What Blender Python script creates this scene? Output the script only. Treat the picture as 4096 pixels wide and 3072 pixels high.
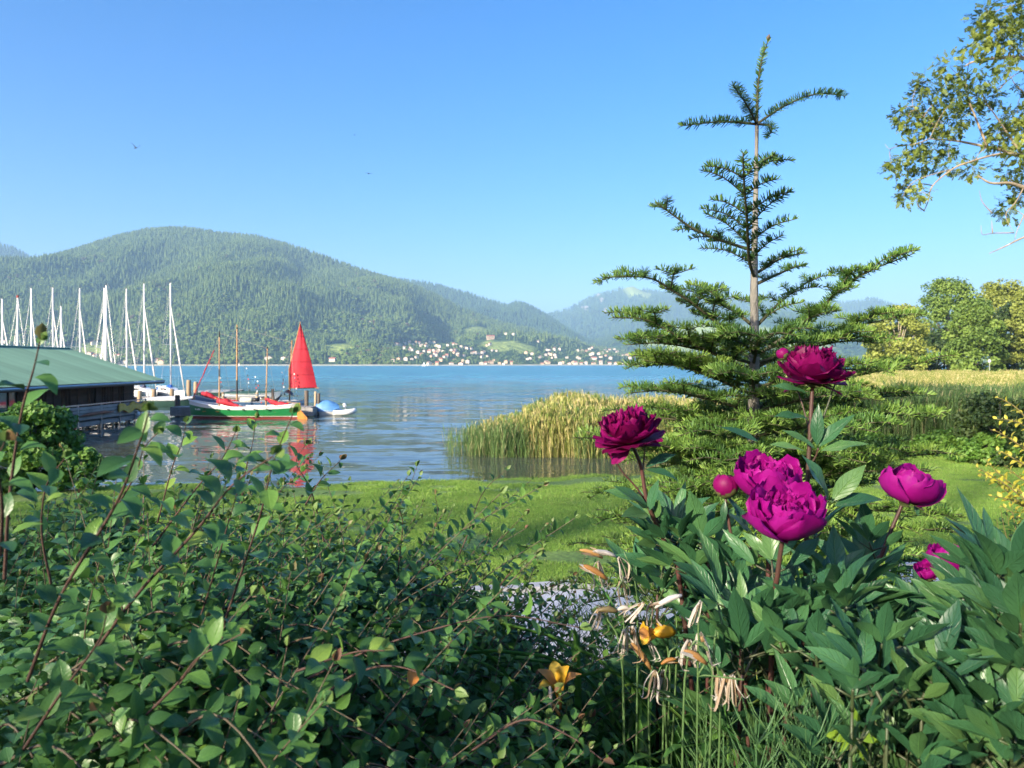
import bpy, math, random
import numpy as np
from mathutils import Vector, Matrix, Quaternion, noise as mnoise

for _o in list(bpy.data.objects):
    bpy.data.objects.remove(_o)
SC = bpy.context.scene
COL = SC.collection

# ------------------------------------------------------------------ camera
CAM_Z = 3.5
FPX = 2950.0            # focal length in pixels of the 4096 px wide photograph
HOR = 1456.0            # row of the horizon
cam_d = bpy.data.cameras.new('camera')
cam_d.sensor_width = 36.0
cam_d.lens = 36.0 * FPX / 4096.0
cam_d.shift_y = -(1536.0 - HOR) / 4096.0
cam_d.clip_start = 0.05
cam_d.clip_end = 40000.0
cam_d.dof.use_dof = True
cam_d.dof.focus_distance = 2.1
cam_d.dof.aperture_fstop = 9.0
cam = bpy.data.objects.new('camera', cam_d)
cam.location = (0, 0, CAM_Z)
cam.rotation_euler = (math.radians(90), 0, 0)
COL.objects.link(cam)
SC.camera = cam

# ------------------------------------------------------------------ sky and sun
SUN_EL = math.radians(21.0)
SUN_AZ = math.radians(222.0)          # clockwise from +Y (the view direction)
SUN_TO = Vector((math.sin(SUN_AZ) * math.cos(SUN_EL), math.cos(SUN_AZ) * math.cos(SUN_EL), math.sin(SUN_EL)))
world = bpy.data.worlds.new('World')
SC.world = world
world.use_nodes = True
_nt = world.node_tree
_nt.nodes.clear()
_sky = _nt.nodes.new('ShaderNodeTexSky')
_sky.sky_type = 'NISHITA'
_sky.sun_disc = False
_sky.sun_elevation = SUN_EL
_sky.sun_rotation = SUN_AZ
_sky.altitude = 700.0
_sky.air_density = 1.0
_sky.dust_density = 5.0
_sky.ozone_density = 4.0
_bg = _nt.nodes.new('ShaderNodeBackground')
_bg.inputs['Strength'].default_value = 0.115
_out = _nt.nodes.new('ShaderNodeOutputWorld')
_hs = _nt.nodes.new('ShaderNodeHueSaturation')
_hs.inputs['Saturation'].default_value = 1.33
_nt.links.new(_sky.outputs[0], _hs.inputs['Color'])
_ml = _nt.nodes.new('ShaderNodeMix'); _ml.data_type = 'RGBA'; _ml.blend_type = 'MULTIPLY'; _ml.inputs[0].default_value = 1.0
_ml.inputs[7].default_value = (0.99, 0.92, 1.0, 1)
_nt.links.new(_hs.outputs[0], _ml.inputs[6])
_nt.links.new(_ml.outputs[2], _bg.inputs[0])
_nt.links.new(_bg.outputs[0], _out.inputs[0])

sun_d = bpy.data.lights.new('sun', 'SUN')
sun_d.energy = 5.0
sun_d.angle = math.radians(0.9)
sun_d.color = (1.0, 0.87, 0.68)
sun = bpy.data.objects.new('sun', sun_d)
sun.rotation_euler = SUN_TO.to_track_quat('Z', 'Y').to_euler()
sun.location = (-60, -60, 60)
COL.objects.link(sun)

SC.view_settings.view_transform = 'Standard'
SC.view_settings.look = 'None'
SC.view_settings.gamma = 1.0
SC.view_settings.use_curve_mapping = False
SC.view_settings.exposure = 1.38
SC.cycles.use_denoising = True
SC.cycles.use_adaptive_sampling = True
SC.cycles.adaptive_threshold = 0.02
SC.cycles.max_bounces = 6
SC.cycles.diffuse_bounces = 3
SC.cycles.glossy_bounces = 3
SC.cycles.transmission_bounces = 3
SC.cycles.volume_bounces = 1
SC.cycles.transparent_max_bounces = 6
SC.cycles.caustics_reflective = False
SC.cycles.caustics_refractive = False

# ------------------------------------------------------------------ helpers
R = random.Random(7)
RN = np.random.default_rng(7)

def W(px, py, d):
    """a pixel of the photograph seen at depth d (metres along the view)"""
    return Vector(((px - 2048.0) / FPX * d, d, CAM_Z + (HOR - py) / FPX * d))

def V2(x, y, d):
    """the same for coordinates read off a 2212 px wide copy"""
    return W(x * 1.8517, y * 1.8517, d)

ORIG = {}
def thing(name, label, cat, loc=(0, 0, 0), group=None, kind=None):
    o = bpy.data.objects.new(name, None)
    o.empty_display_size = 0.2
    o.location = loc
    COL.objects.link(o)
    ORIG[o.name] = Vector(loc)
    tag(o, label, cat, group, kind)
    return o

def tag(o, label=None, cat=None, group=None, kind=None):
    if label: o['label'] = label
    if cat: o['category'] = cat
    if group: o['group'] = group
    if kind: o['kind'] = kind
    return o

def root_of(o):
    while o.parent is not None:
        o = o.parent
    return o

def link(name, me, parent=None, loc=None):
    o = bpy.data.objects.new(name, me)
    COL.objects.link(o)
    if parent is not None:
        o.parent = parent
    if loc is not None:
        o.location = loc
    return o

def copy_tree(o, parent=None):
    c = o.copy()
    COL.objects.link(c)
    c.parent = parent
    for ch in list(o.children):
        copy_tree(ch, c)
    return c

def np_mesh(name, verts, faces, mats, tint=None, uv=None, smooth=True, midx=None):
    """verts (n,3), faces: (m,k) array of k-gons or list of such arrays"""
    me = bpy.data.meshes.new(name)
    verts = np.asarray(verts, dtype=np.float32)
    if not isinstance(faces, list):
        faces = [faces]
    faces = [np.asarray(f, dtype=np.int32) for f in faces if len(f)]
    me.vertices.add(len(verts))
    me.vertices.foreach_set('co', verts.ravel())
    nl = sum(f.size for f in faces)
    nf = sum(len(f) for f in faces)
    me.loops.add(nl)
    me.polygons.add(nf)
    lv = np.concatenate([f.ravel() for f in faces])
    tot = np.concatenate([np.full(len(f), f.shape[1], dtype=np.int32) for f in faces])
    st = np.concatenate([[0], np.cumsum(tot)[:-1]]).astype(np.int32)
    me.loops.foreach_set('vertex_index', lv)
    me.polygons.foreach_set('loop_start', st)
    try:
        me.polygons.foreach_set('loop_total', tot)
    except Exception:
        pass
    if midx is not None:
        me.polygons.foreach_set('material_index', np.asarray(midx, dtype=np.int32))
    me.update(calc_edges=True)
    me.polygons.foreach_set('use_smooth', np.full(nf, smooth, dtype=bool))
    if tint is not None:
        a = me.attributes.new('tint', 'FLOAT', 'POINT')
        a.data.foreach_set('value', np.asarray(tint, dtype=np.float32))
    if uv is not None:
        l = me.uv_layers.new(name='UVMap')
        l.data.foreach_set('uv', np.asarray(uv, dtype=np.float32)[lv].ravel())
    for m in (mats if isinstance(mats, (list, tuple)) else [mats]):
        me.materials.append(m)
    return me

class MB:
    """collects boxes, tubes and sheets and links them as one mesh object"""
    def __init__(self):
        self.v = []; self.f = []; self.m = []; self.cur = 0
    def add(self, vs, fs):
        o = len(self.v)
        self.v += [Vector(p) for p in vs]
        for f in fs:
            self.f.append([i + o for i in f]); self.m.append(self.cur)
        return self
    def box(self, c, s, rot=None):
        c = Vector(c); hx, hy, hz = s[0] / 2, s[1] / 2, s[2] / 2
        vs = [Vector((x, y, z)) for x in (-hx, hx) for y in (-hy, hy) for z in (-hz, hz)]
        if rot is not None:
            vs = [rot @ p for p in vs]
        return self.add([p + c for p in vs], [(0, 1, 3, 2), (4, 6, 7, 5), (0, 4, 5, 1), (2, 3, 7, 6), (0, 2, 6, 4), (1, 5, 7, 3)])
    def beam(self, a, b, w, h, up=(0, 0, 1)):
        a = Vector(a); b = Vector(b); d = (b - a); L = d.length
        d.normalize(); s = d.cross(Vector(up))
        if s.length < 1e-4: s = Vector((1, 0, 0))
        s.normalize(); u = s.cross(d)
        M = Matrix((s, d, u)).transposed()
        return self.box((a + b) / 2, (w, L, h), M)
    def tube(self, pts, rad, seg=6, cap=True, flat=1.0):
        pts = [Vector(p) for p in pts]; n = len(pts)
        if not hasattr(rad, '__len__'): rad = [rad] * n
        vs = []; fs = []
        up = None
        for i, p in enumerate(pts):
            d = (pts[min(i + 1, n - 1)] - pts[max(i - 1, 0)])
            if d.length < 1e-9: d = Vector((0, 0, 1))
            d.normalize()
            if up is None:
                up = Vector((0, 0, 1)) if abs(d.z) < 0.9 else Vector((1, 0, 0))
            s = d.cross(up)
            if s.length < 1e-5: s = d.orthogonal()
            s.normalize(); u = s.cross(d); up = u
            for k in range(seg):
                a = 2 * math.pi * k / seg
                vs.append(p + s * (math.cos(a) * rad[i]) + u * (math.sin(a) * rad[i] * flat))
        for i in range(n - 1):
            for k in range(seg):
                k2 = (k + 1) % seg
                fs.append((i * seg + k, i * seg + k2, (i + 1) * seg + k2, (i + 1) * seg + k))
        if cap:
            fs.append(tuple(range(seg))[::-1]); fs.append(tuple((n - 1) * seg + k for k in range(seg)))
        return self.add(vs, fs)
    def grid(self, rows, close=False):
        """rows: list of equal length point lists"""
        n = len(rows[0]); vs = [p for r in rows for p in r]; fs = []
        for i in range(len(rows) - 1):
            for k in range(n if close else n - 1):
                k2 = (k + 1) % n
                fs.append((i * n + k, i * n + k2, (i + 1) * n + k2, (i + 1) * n + k))
        return self.add(vs, fs)
    def build(self, name, mat, parent=None, smooth=False, world=True, angle=None):
        off = Vector((0, 0, 0))
        if parent is not None and world:
            off = ORIG.get(root_of(parent).name, Vector((0, 0, 0)))
        me = bpy.data.meshes.new(name)
        me.from_pydata([tuple(p - off) for p in self.v], [], self.f)
        ms = mat if isinstance(mat, (list, tuple)) else [mat]
        for m in ms: me.materials.append(m)
        me.polygons.foreach_set('material_index', self.m)
        me.polygons.foreach_set('use_smooth', [smooth] * len(me.polygons))
        me.update()
        return link(name, me, parent)

def catmull(pts, n=6):
    pts = [Vector(p) for p in pts]
    if len(pts) < 3:
        return [pts[0].lerp(pts[-1], i / (n)) for i in range(n + 1)]
    P = [pts[0] * 2 - pts[1]] + pts + [pts[-1] * 2 - pts[-2]]
    out = []
    for i in range(1, len(P) - 2):
        a, b, c, d = P[i - 1], P[i], P[i + 1], P[i + 2]
        for k in range(n):
            t = k / n
            out.append(0.5 * ((2 * b) + (c - a) * t + (2 * a - 5 * b + 4 * c - d) * t * t + (3 * b - a - 3 * c + d) * t ** 3))
    out.append(pts[-1].copy())
    return out

def frames(dirs, ups):
    """rotation matrices (n,3,3) with columns: side, dir, normal"""
    d = dirs / np.maximum(np.linalg.norm(dirs, axis=1, keepdims=True), 1e-9)
    s = np.cross(d, ups)
    ln = np.linalg.norm(s, axis=1, keepdims=True)
    bad = ln[:, 0] < 1e-4
    s[bad] = np.array([1.0, 0, 0]); ln[bad] = 1
    s = s / ln
    n = np.cross(s, d)
    return np.stack([s, d, n], axis=2)

def scatter(tv, tf, rot, loc, scl, tint=None, tuv=None):
    """merged copies of a template: returns verts, faces, tint, uv"""
    tv = np.asarray(tv, float); n = len(loc); k = len(tv)
    scl = np.asarray(scl, float)
    if scl.ndim == 1: scl = scl[:, None]
    v = np.einsum('nij,nkj->nki', rot, tv[None] * scl[:, None, :] if scl.shape[1] == 3 else tv[None] * scl[:, None, :])
    v = v + np.asarray(loc)[:, None, :]
    fs = []
    for f in (tf if isinstance(tf, list) else [tf]):
        f = np.asarray(f)
        fs.append((f[None] + (np.arange(n) * k)[:, None, None]).reshape(-1, f.shape[1]))
    t = None if tint is None else np.repeat(np.asarray(tint), k)
    u = None if tuv is None else np.tile(np.asarray(tuv), (n, 1))
    return v.reshape(-1, 3), fs, t, u

# ------------------------------------------------------------------ materials
MATS = {}
def newmat(name):
    m = bpy.data.materials.new(name); m.use_nodes = True
    nt = m.node_tree; b = nt.nodes['Principled BSDF']
    MATS[name] = m
    return m, nt, b

def N(nt, t, **kw):
    n = nt.nodes.new(t)
    for k, v in kw.items():
        if k in n.inputs: n.inputs[k].default_value = v
        else: setattr(n, k, v)
    return n

def ramp(nt, fac, stops):
    r = nt.nodes.new('ShaderNodeValToRGB')
    e = r.color_ramp.elements
    while len(e) < len(stops): e.new(0.5)
    for i, (p, c) in enumerate(stops):
        e[i].position = p; e[i].color = (c[0], c[1], c[2], 1)
    nt.links.new(fac, r.inputs[0])
    return r.outputs[0]

def simple(name, c1, c2=None, scale=8.0, rough=0.6, bump=0.0, bscale=None, metallic=0.0, spec=0.5, stretch=(1, 1, 1), rand=0.0, coat=0.0, detail=5.0):
    m, nt, b = newmat(name)
    b.inputs['Roughness'].default_value = rough
    b.inputs['Metallic'].default_value = metallic
    b.inputs['Specular IOR Level'].default_value = spec
    b.inputs['Coat Weight'].default_value = coat
    c2 = c2 or tuple(x * 0.7 for x in c1)
    tc = N(nt, 'ShaderNodeTexCoord'); mp = N(nt, 'ShaderNodeMapping')
    mp.inputs['Scale'].default_value = stretch
    nt.links.new(tc.outputs['Object'], mp.inputs[0])
    n = N(nt, 'ShaderNodeTexNoise', Scale=scale, Detail=detail, Roughness=0.6)
    nt.links.new(mp.outputs[0], n.inputs['Vector'])
    col = ramp(nt, n.outputs[0], [(0.3, c2), (0.7, c1)])
    if rand > 0:
        oi = N(nt, 'ShaderNodeObjectInfo')
        hs = N(nt, 'ShaderNodeHueSaturation')
        mr = N(nt, 'ShaderNodeMapRange')
        mr.inputs['To Min'].default_value = 1 - rand; mr.inputs['To Max'].default_value = 1 + rand
        nt.links.new(oi.outputs['Random'], mr.inputs[0])
        nt.links.new(mr.outputs[0], hs.inputs['Value'])
        nt.links.new(col, hs.inputs['Color'])
        col = hs.outputs[0]
    nt.links.new(col, b.inputs['Base Color'])
    if bump > 0:
        bn = N(nt, 'ShaderNodeTexNoise', Scale=bscale or scale * 3, Detail=6.0)
        nt.links.new(mp.outputs[0], bn.inputs['Vector'])
        bp = N(nt, 'ShaderNodeBump', Strength=bump)
        bp.inputs['Distance'].default_value = 0.02
        nt.links.new(bn.outputs[0], bp.inputs['Height'])
        nt.links.new(bp.outputs[0], b.inputs['Normal'])
    return m

def leafmat(name, stops, rough=0.45, trans=0.3, tcol=None, veins=0.0, spec=0.4, vein_n=7.0, edge=None, objrand=True):
    """stops: colour ramp over a per leaf random value (attribute tint + object random)"""
    m, nt, b = newmat(name)
    at = N(nt, 'ShaderNodeAttribute', attribute_name='tint')
    oi = N(nt, 'ShaderNodeObjectInfo')
    ad = N(nt, 'ShaderNodeMath', operation='ADD')
    nt.links.new(at.outputs['Fac'], ad.inputs[0])
    ad.inputs[1].default_value = 0.0
    if objrand: nt.links.new(oi.outputs['Random'], ad.inputs[1])
    fr = N(nt, 'ShaderNodeMath', operation='FRACT')
    nt.links.new(ad.outputs[0], fr.inputs[0])
    col = ramp(nt, fr.outputs[0], stops)
    b.inputs['Roughness'].default_value = rough
    b.inputs['Specular IOR Level'].default_value = spec
    if veins > 0:
        uv = N(nt, 'ShaderNodeUVMap')
        sx = N(nt, 'ShaderNodeSeparateXYZ'); nt.links.new(uv.outputs[0], sx.inputs[0])
        s1 = N(nt, 'ShaderNodeMath', operation='SUBTRACT'); s1.inputs[1].default_value = 0.5
        nt.links.new(sx.outputs[0], s1.inputs[0])
        ab = N(nt, 'ShaderNodeMath', operation='ABSOLUTE'); nt.links.new(s1.outputs[0], ab.inputs[0])
        # side veins run forward from the midrib
        ma = N(nt, 'ShaderNodeMath', operation='MULTIPLY_ADD'); ma.inputs[1].default_value = -0.55
        nt.links.new(ab.outputs[0], ma.inputs[0]); nt.links.new(sx.outputs[1], ma.inputs[2])
        mu = N(nt, 'ShaderNodeMath', operation='MULTIPLY'); mu.inputs[1].default_value = vein_n
        nt.links.new(ma.outputs[0], mu.inputs[0])
        f2 = N(nt, 'ShaderNodeMath', operation='PINGPONG'); f2.inputs[1].default_value = 0.5
        nt.links.new(mu.outputs[0], f2.inputs[0])
        lt = N(nt, 'ShaderNodeMapRange'); lt.inputs[1].default_value = 0.0; lt.inputs[2].default_value = 0.10
        nt.links.new(f2.outputs[0], lt.inputs[0])
        md = N(nt, 'ShaderNodeMapRange'); md.inputs[1].default_value = 0.0; md.inputs[2].default_value = 0.05
        nt.links.new(ab.outputs[0], md.inputs[0])
        mn = N(nt, 'ShaderNodeMath', operation='MULTIPLY')
        nt.links.new(lt.outputs[0], mn.inputs[0]); nt.links.new(md.outputs[0], mn.inputs[1])
        bp = N(nt, 'ShaderNodeBump', Strength=veins); bp.inputs['Distance'].default_value = 0.003
        nt.links.new(mn.outputs[0], bp.inputs['Height'])
        nt.links.new(bp.outputs[0], b.inputs['Normal'])
        mx = N(nt, 'ShaderNodeMix', data_type='RGBA'); mx.blend_type = 'MULTIPLY'
        iv = N(nt, 'ShaderNodeMath', operation='SUBTRACT'); iv.inputs[0].default_value = 1.0
        nt.links.new(mn.outputs[0], iv.inputs[1])
        sc = N(nt, 'ShaderNodeMath', operation='MULTIPLY'); sc.inputs[1].default_value = 0.35
        nt.links.new(iv.outputs[0], sc.inputs[0])
        nt.links.new(sc.outputs[0], mx.inputs[0]); nt.links.new(col, mx.inputs[6])
        mx.inputs[7].default_value = (1.5, 1.45, 1.0, 1)
        col = mx.outputs[2]
    # faint mottling
    tc = N(nt, 'ShaderNodeTexCoord')
    nz = N(nt, 'ShaderNodeTexNoise', Scale=60.0, Detail=3.0)
    nt.links.new(tc.outputs['Object'], nz.inputs['Vector'])
    mo = N(nt, 'ShaderNodeMapRange'); mo.inputs[3].default_value = 0.75; mo.inputs[4].default_value = 1.25
    nt.links.new(nz.outputs[0], mo.inputs[0])
    mm = N(nt, 'ShaderNodeMix', data_type='RGBA'); mm.blend_type = 'MULTIPLY'; mm.inputs[0].default_value = 1.0
    nt.links.new(col, mm.inputs[6]); nt.links.new(mo.outputs[0], mm.inputs[7])
    col = mm.outputs[2]
    nt.links.new(col, b.inputs['Base Color'])
    if trans > 0:
        tr = N(nt, 'ShaderNodeBsdfTranslucent')
        if tcol:
            mt = N(nt, 'ShaderNodeMix', data_type='RGBA'); mt.blend_type = 'MULTIPLY'; mt.inputs[0].default_value = 1.0
            nt.links.new(col, mt.inputs[6]); mt.inputs[7].default_value = (*tcol, 1)
            nt.links.new(mt.outputs[2], tr.inputs[0])
        else:
            nt.links.new(col, tr.inputs[0])
        ms = N(nt, 'ShaderNodeMixShader'); ms.inputs[0].default_value = trans
        nt.links.new(b.outputs[0], ms.inputs[1]); nt.links.new(tr.outputs[0], ms.inputs[2])
        nt.links.new(ms.outputs[0], nt.nodes['Material Output'].inputs[0])
    return m

# leaf templates: x across, y along, z normal
def leaf_template(length=1.0, width=0.5, nv=5, fold=0.18, arch=0.25, peak=0.42, sharp=1.0, petiole=0.0, wave=0.0, twist=0.0, seed=0):
    vs = []; uv = []; rr = random.Random(seed)
    for i in range(nv + 1):
        t = i / nv
        a = min(t / peak, 1.0) if t < peak else 1.0
        if t < peak: w = math.sin(t / peak * math.pi / 2) ** 0.8
        else: w = math.cos((t - peak) / (1 - peak) * math.pi / 2) ** sharp
        w = max(w, 0.02) * width / 2
        y = petiole + t * length
        z = -arch * t * t * length
        y2 = petiole + length * (t - arch * 0.35 * t * t * t)
        wz = wave * math.sin(t * 9 + seed)
        tw = twist * t
        for s in (-1, 0, 1):
            x = s * w
            zz = z + abs(s) * fold * w * 2 + (wz * w * s)
            vs.append((x * math.cos(tw) - (zz - z) * math.sin(tw), y2, z + x * math.sin(tw) + (zz - z) * math.cos(tw)))
            uv.append((0.5 + 0.5 * s, t))
    fs = []
    for i in range(nv):
        for k in range(2):
            a = i * 3 + k
            fs.append((a, a + 1, a + 4, a + 3))
    return np.array(vs), np.array(fs), np.array(uv)

def gn_scatter(name, pts, protos, rotz, scl, tilt=None, idx=None, kind='stuff', parent=None):
    """one object that instances the prototype meshes on its points"""
    n = len(pts)
    me = bpy.data.meshes.new(name)
    me.vertices.add(n)
    me.vertices.foreach_set('co', np.asarray(pts, dtype=np.float32).ravel())
    rot = np.zeros((n, 3), dtype=np.float32); rot[:, 2] = rotz
    if tilt is not None: rot[:, :2] = tilt
    a = me.attributes.new('rot', 'FLOAT_VECTOR', 'POINT'); a.data.foreach_set('vector', rot.ravel())
    s = np.asarray(scl, dtype=np.float32)
    if s.ndim == 1: s = np.repeat(s[:, None], 3, axis=1)
    a = me.attributes.new('scl', 'FLOAT_VECTOR', 'POINT'); a.data.foreach_set('vector', np.ascontiguousarray(s, dtype=np.float32).ravel())
    if idx is None: idx = RN.integers(0, len(protos), n)
    a = me.attributes.new('pick', 'INT', 'POINT'); a.data.foreach_set('value', np.asarray(idx, dtype=np.int32))
    me.update()
    o = link(name, me, parent)
    g = bpy.data.node_groups.new(name + '_nodes', 'GeometryNodeTree')
    g.interface.new_socket('Geometry', in_out='INPUT', socket_type='NodeSocketGeometry')
    g.interface.new_socket('Geometry', in_out='OUTPUT', socket_type='NodeSocketGeometry')
    gi = g.nodes.new('NodeGroupInput'); go = g.nodes.new('NodeGroupOutput')
    mp = g.nodes.new('GeometryNodeMeshToPoints')
    ip = g.nodes.new('GeometryNodeInstanceOnPoints')
    ip.inputs['Pick Instance'].default_value = True
    g2 = g.nodes.new('GeometryNodeGeometryToInstance')
    infos = []
    for pme in protos:
        po = bpy.data.objects.new(name + '_kind', pme)       # never linked to the scene
        oi = g.nodes.new('GeometryNodeObjectInfo'); oi.inputs['Object'].default_value = po
        oi.inputs['As Instance'].default_value = True
        infos.append(oi)
    jn = g.nodes.new('GeometryNodeJoinGeometry')
    for oi in reversed(infos):
        g.links.new(oi.outputs['Geometry'], jn.inputs[0])
    def attr(nm, ty):
        q = g.nodes.new('GeometryNodeInputNamedAttribute'); q.data_type = ty
        q.inputs['Name'].default_value = nm
        return [s for s in q.outputs if s.enabled and s.name == 'Attribute'][0]
    g.links.new(gi.outputs[0], mp.inputs['Mesh'])
    g.links.new(mp.outputs[0], ip.inputs['Points'])
    g.links.new(jn.outputs[0], ip.inputs['Instance'])
    g.links.new(attr('pick', 'INT'), ip.inputs['Instance Index'])
    g.links.new(attr('rot', 'FLOAT_VECTOR'), ip.inputs['Rotation'])
    g.links.new(attr('scl', 'FLOAT_VECTOR'), ip.inputs['Scale'])
    g.links.new(ip.outputs[0], go.inputs[0])
    md = o.modifiers.new('scatter', 'NODES'); md.node_group = g
    if kind: o['kind'] = kind
    return o

# ------------------------------------------------------------------ near ground
SH_X = np.array([-400, -60, -12, -5, 0, 3.5, 6, 8, 10, 25, 45, 66, 75, 120, 400, 3000.])
SH_Y = np.array([14, 16.5, 18.3, 19, 20.3, 21.5, 24, 27, 30.5, 60, 110, 150, 230, 300, 420, 1500.])
def shore_y(x):
    return np.interp(x, SH_X, SH_Y)

def path_y(x, y):
    return y - 0.2 * np.clip(x, -14, 14) * np.clip((15 - y) / 5, 0, 1)

def ground_z(x, y):
    x = np.asarray(x, float); y = np.asarray(y, float)
    yy = path_y(x, y)
    z = np.interp(yy, [-200, -12, 0, 2.3, 3.0, 3.8, 4.4, 4.8, 8.1, 20, 30, 200, 800], [6, 3.0, 2.45, 2.42, 2.15, 1.45, 1.04, 1.0, 1.0, 0.42, 0.5, 0.8, 3.0])
    z = z + 0.03 * np.sin(x * 0.9 + y * 0.5) * np.sin(y * 0.7 - x * 0.3) * np.clip((yy - 8.6) / 3, 0, 1)
    sy = shore_y(x) + 0.25 * np.sin(x * 1.3) + 0.15 * np.sin(x * 3.1 + 1)
    e = np.clip((sy - y) / 0.8, 0, 1); e = e * e * (3 - 2 * e)
    deep = -0.35 - np.clip((y - sy) * 0.12, 0, 2.0)
    return deep + (z - deep) * e

def gz(x, y):
    return float(ground_z(x, y))

def nonuni(spec):
    out = []
    for a, b, s in spec:
        out.append(np.arange(a, b, s))
    return np.concatenate(out + [np.array([spec[-1][1]])])

gx = nonuni([(-420, -60, 40), (-60, -20, 4), (-20, 24, 0.4), (24, 80, 2.5), (80, 600, 30)])
gy = nonuni([(-300, -20, 30), (-20, 0, 1.5), (0, 34, 0.3), (34, 160, 3), (160, 460, 15)])
GX, GY = np.meshgrid(gx, gy)
GZ = ground_z(GX, GY)
def grid_faces(nx, ny):
    i = np.arange((nx - 1) * (ny - 1)); r = i // (nx - 1); c = i % (nx - 1)
    a = r * nx + c
    return np.stack([a, a + 1, a + 1 + nx, a + nx], axis=1)

def ground_material():
    m, nt, b = newmat('ground')
    b.inputs['Roughness'].default_value = 0.95
    tc = N(nt, 'ShaderNodeTexCoord')
    n1 = N(nt, 'ShaderNodeTexNoise', Scale=0.6, Detail=6.0); nt.links.new(tc.outputs['Object'], n1.inputs['Vector'])
    n2 = N(nt, 'ShaderNodeTexNoise', Scale=14.0, Detail=6.0); nt.links.new(tc.outputs['Object'], n2.inputs['Vector'])
    g = ramp(nt, n1.outputs[0], [(0.3, (0.14, 0.23, 0.04)), (0.55, (0.19, 0.30, 0.05)), (0.75, (0.25, 0.31, 0.08))])
    d = ramp(nt, n2.outputs[0], [(0.3, (0.45, 0.45, 0.45)), (0.7, (1.2, 1.2, 1.2))])
    mx = N(nt, 'ShaderNodeMix', data_type='RGBA'); mx.blend_type = 'MULTIPLY'; mx.inputs[0].default_value = 1.0
    nt.links.new(g, mx.inputs[6]); nt.links.new(d, mx.inputs[7])
    s = ramp(nt, n2.outputs[0], [(0.3, (0.02, 0.015, 0.01)), (0.7, (0.06, 0.045, 0.03))])
    sx = N(nt, 'ShaderNodeSeparateXYZ'); nt.links.new(tc.outputs['Object'], sx.inputs[0])
    ma = N(nt, 'ShaderNodeMath', operation='MULTIPLY_ADD'); ma.inputs[1].default_value = -0.2
    nt.links.new(sx.outputs[0], ma.inputs[0]); nt.links.new(sx.outputs[1], ma.inputs[2])
    mr = N(nt, 'ShaderNodeMapRange'); mr.inputs[1].default_value = 4.2; mr.inputs[2].default_value = 4.7
    nt.links.new(ma.outputs[0], mr.inputs[0])
    m2 = N(nt, 'ShaderNodeMix', data_type='RGBA')
    nt.links.new(mr.outputs[0], m2.inputs[0]); nt.links.new(s, m2.inputs[6]); nt.links.new(mx.outputs[2], m2.inputs[7])
    nt.links.new(m2.outputs[2], b.inputs['Base Color'])
    bp = N(nt, 'ShaderNodeBump', Strength=0.8); bp.inputs['Distance'].default_value = 0.03
    nt.links.new(n2.outputs[0], bp.inputs['Height']); nt.links.new(bp.outputs[0], b.inputs['Normal'])
    return m
M_ground = ground_material()
me = np_mesh('ground', np.stack([GX, GY, GZ], -1).reshape(-1, 3), grid_faces(len(gx), len(gy)), M_ground)
tag(link('ground', me), 'lawn and garden ground sloping down to the lake shore', 'ground', kind='structure')

# gravel path and its kerb
def gravel_material():
    m, nt, b = newmat('gravel')
    b.inputs['Roughness'].default_value = 0.9
    tc = N(nt, 'ShaderNodeTexCoord')
    v = N(nt, 'ShaderNodeTexVoronoi', Scale=120.0); nt.links.new(tc.outputs['Object'], v.inputs['Vector'])
    n1 = N(nt, 'ShaderNodeTexNoise', Scale=1.6, Detail=5.0); nt.links.new(tc.outputs['Object'], n1.inputs['Vector'])
    c = ramp(nt, v.outputs['Color'], [(0.2, (0.46, 0.45, 0.44)), (0.5, (0.56, 0.55, 0.54)), (0.9, (0.64, 0.63, 0.62))])
    d = ramp(nt, n1.outputs[0], [(0.3, (0.8, 0.8, 0.78)), (0.7, (1.1, 1.1, 1.1))])
    mx = N(nt, 'ShaderNodeMix', data_type='RGBA'); mx.blend_type = 'MULTIPLY'; mx.inputs[0].default_value = 1.0
    nt.links.new(c, mx.inputs[6]); nt.links.new(d, mx.inputs[7]); nt.links.new(mx.outputs[2], b.inputs['Base Color'])
    bp = N(nt, 'ShaderNodeBump', Strength=0.4); bp.inputs['Distance'].default_value = 0.006
    nt.links.new(v.outputs['Distance'], bp.inputs['Height']); nt.links.new(bp.outputs[0], b.inputs['Normal'])
    return m
M_gravel = gravel_material()
b = MB(); rows = []
for x in np.arange(-30, 30.1, 1.0):
    y0 = 4.55 + 0.2 * float(np.clip(x, -14, 14)); r = []
    for k in range(8):
        y = y0 + k * 0.492
        r.append((x, y, gz(x, y) + 0.012))
    rows.append(r)
b.grid(rows)
tag(b.build('path', M_gravel), 'pale grey gravel path between garden bed and lawn', 'path', kind='structure')
M_kerb = simple('kerb_concrete', (0.5, 0.5, 0.5), (0.36, 0.36, 0.36), scale=9, rough=0.85, bump=0.4, rand=0.08)
kerb = thing('kerb', 'light concrete kerb edging the lawn along gravel path', 'kerb', (0, 8.1, 1.0), kind='structure')
kb = MB().box((0, 0, 0), (0.985, 0.16, 0.26)).build('kerbstone', M_kerb, kerb, world=False)
for i, x in enumerate(np.arange(-14, 14, 1.0)):
    k = kb if i == 0 else kb.copy()
    if i: COL.objects.link(k)
    y = 8.11 + 0.2 * x
    k.location = (x, y - 8.1, gz(x, y) - 1.0 - 0.07 + 0.012 * R.random())
    k.rotation_euler.z = math.atan(0.2) + R.uniform(-.006, .006)

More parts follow.
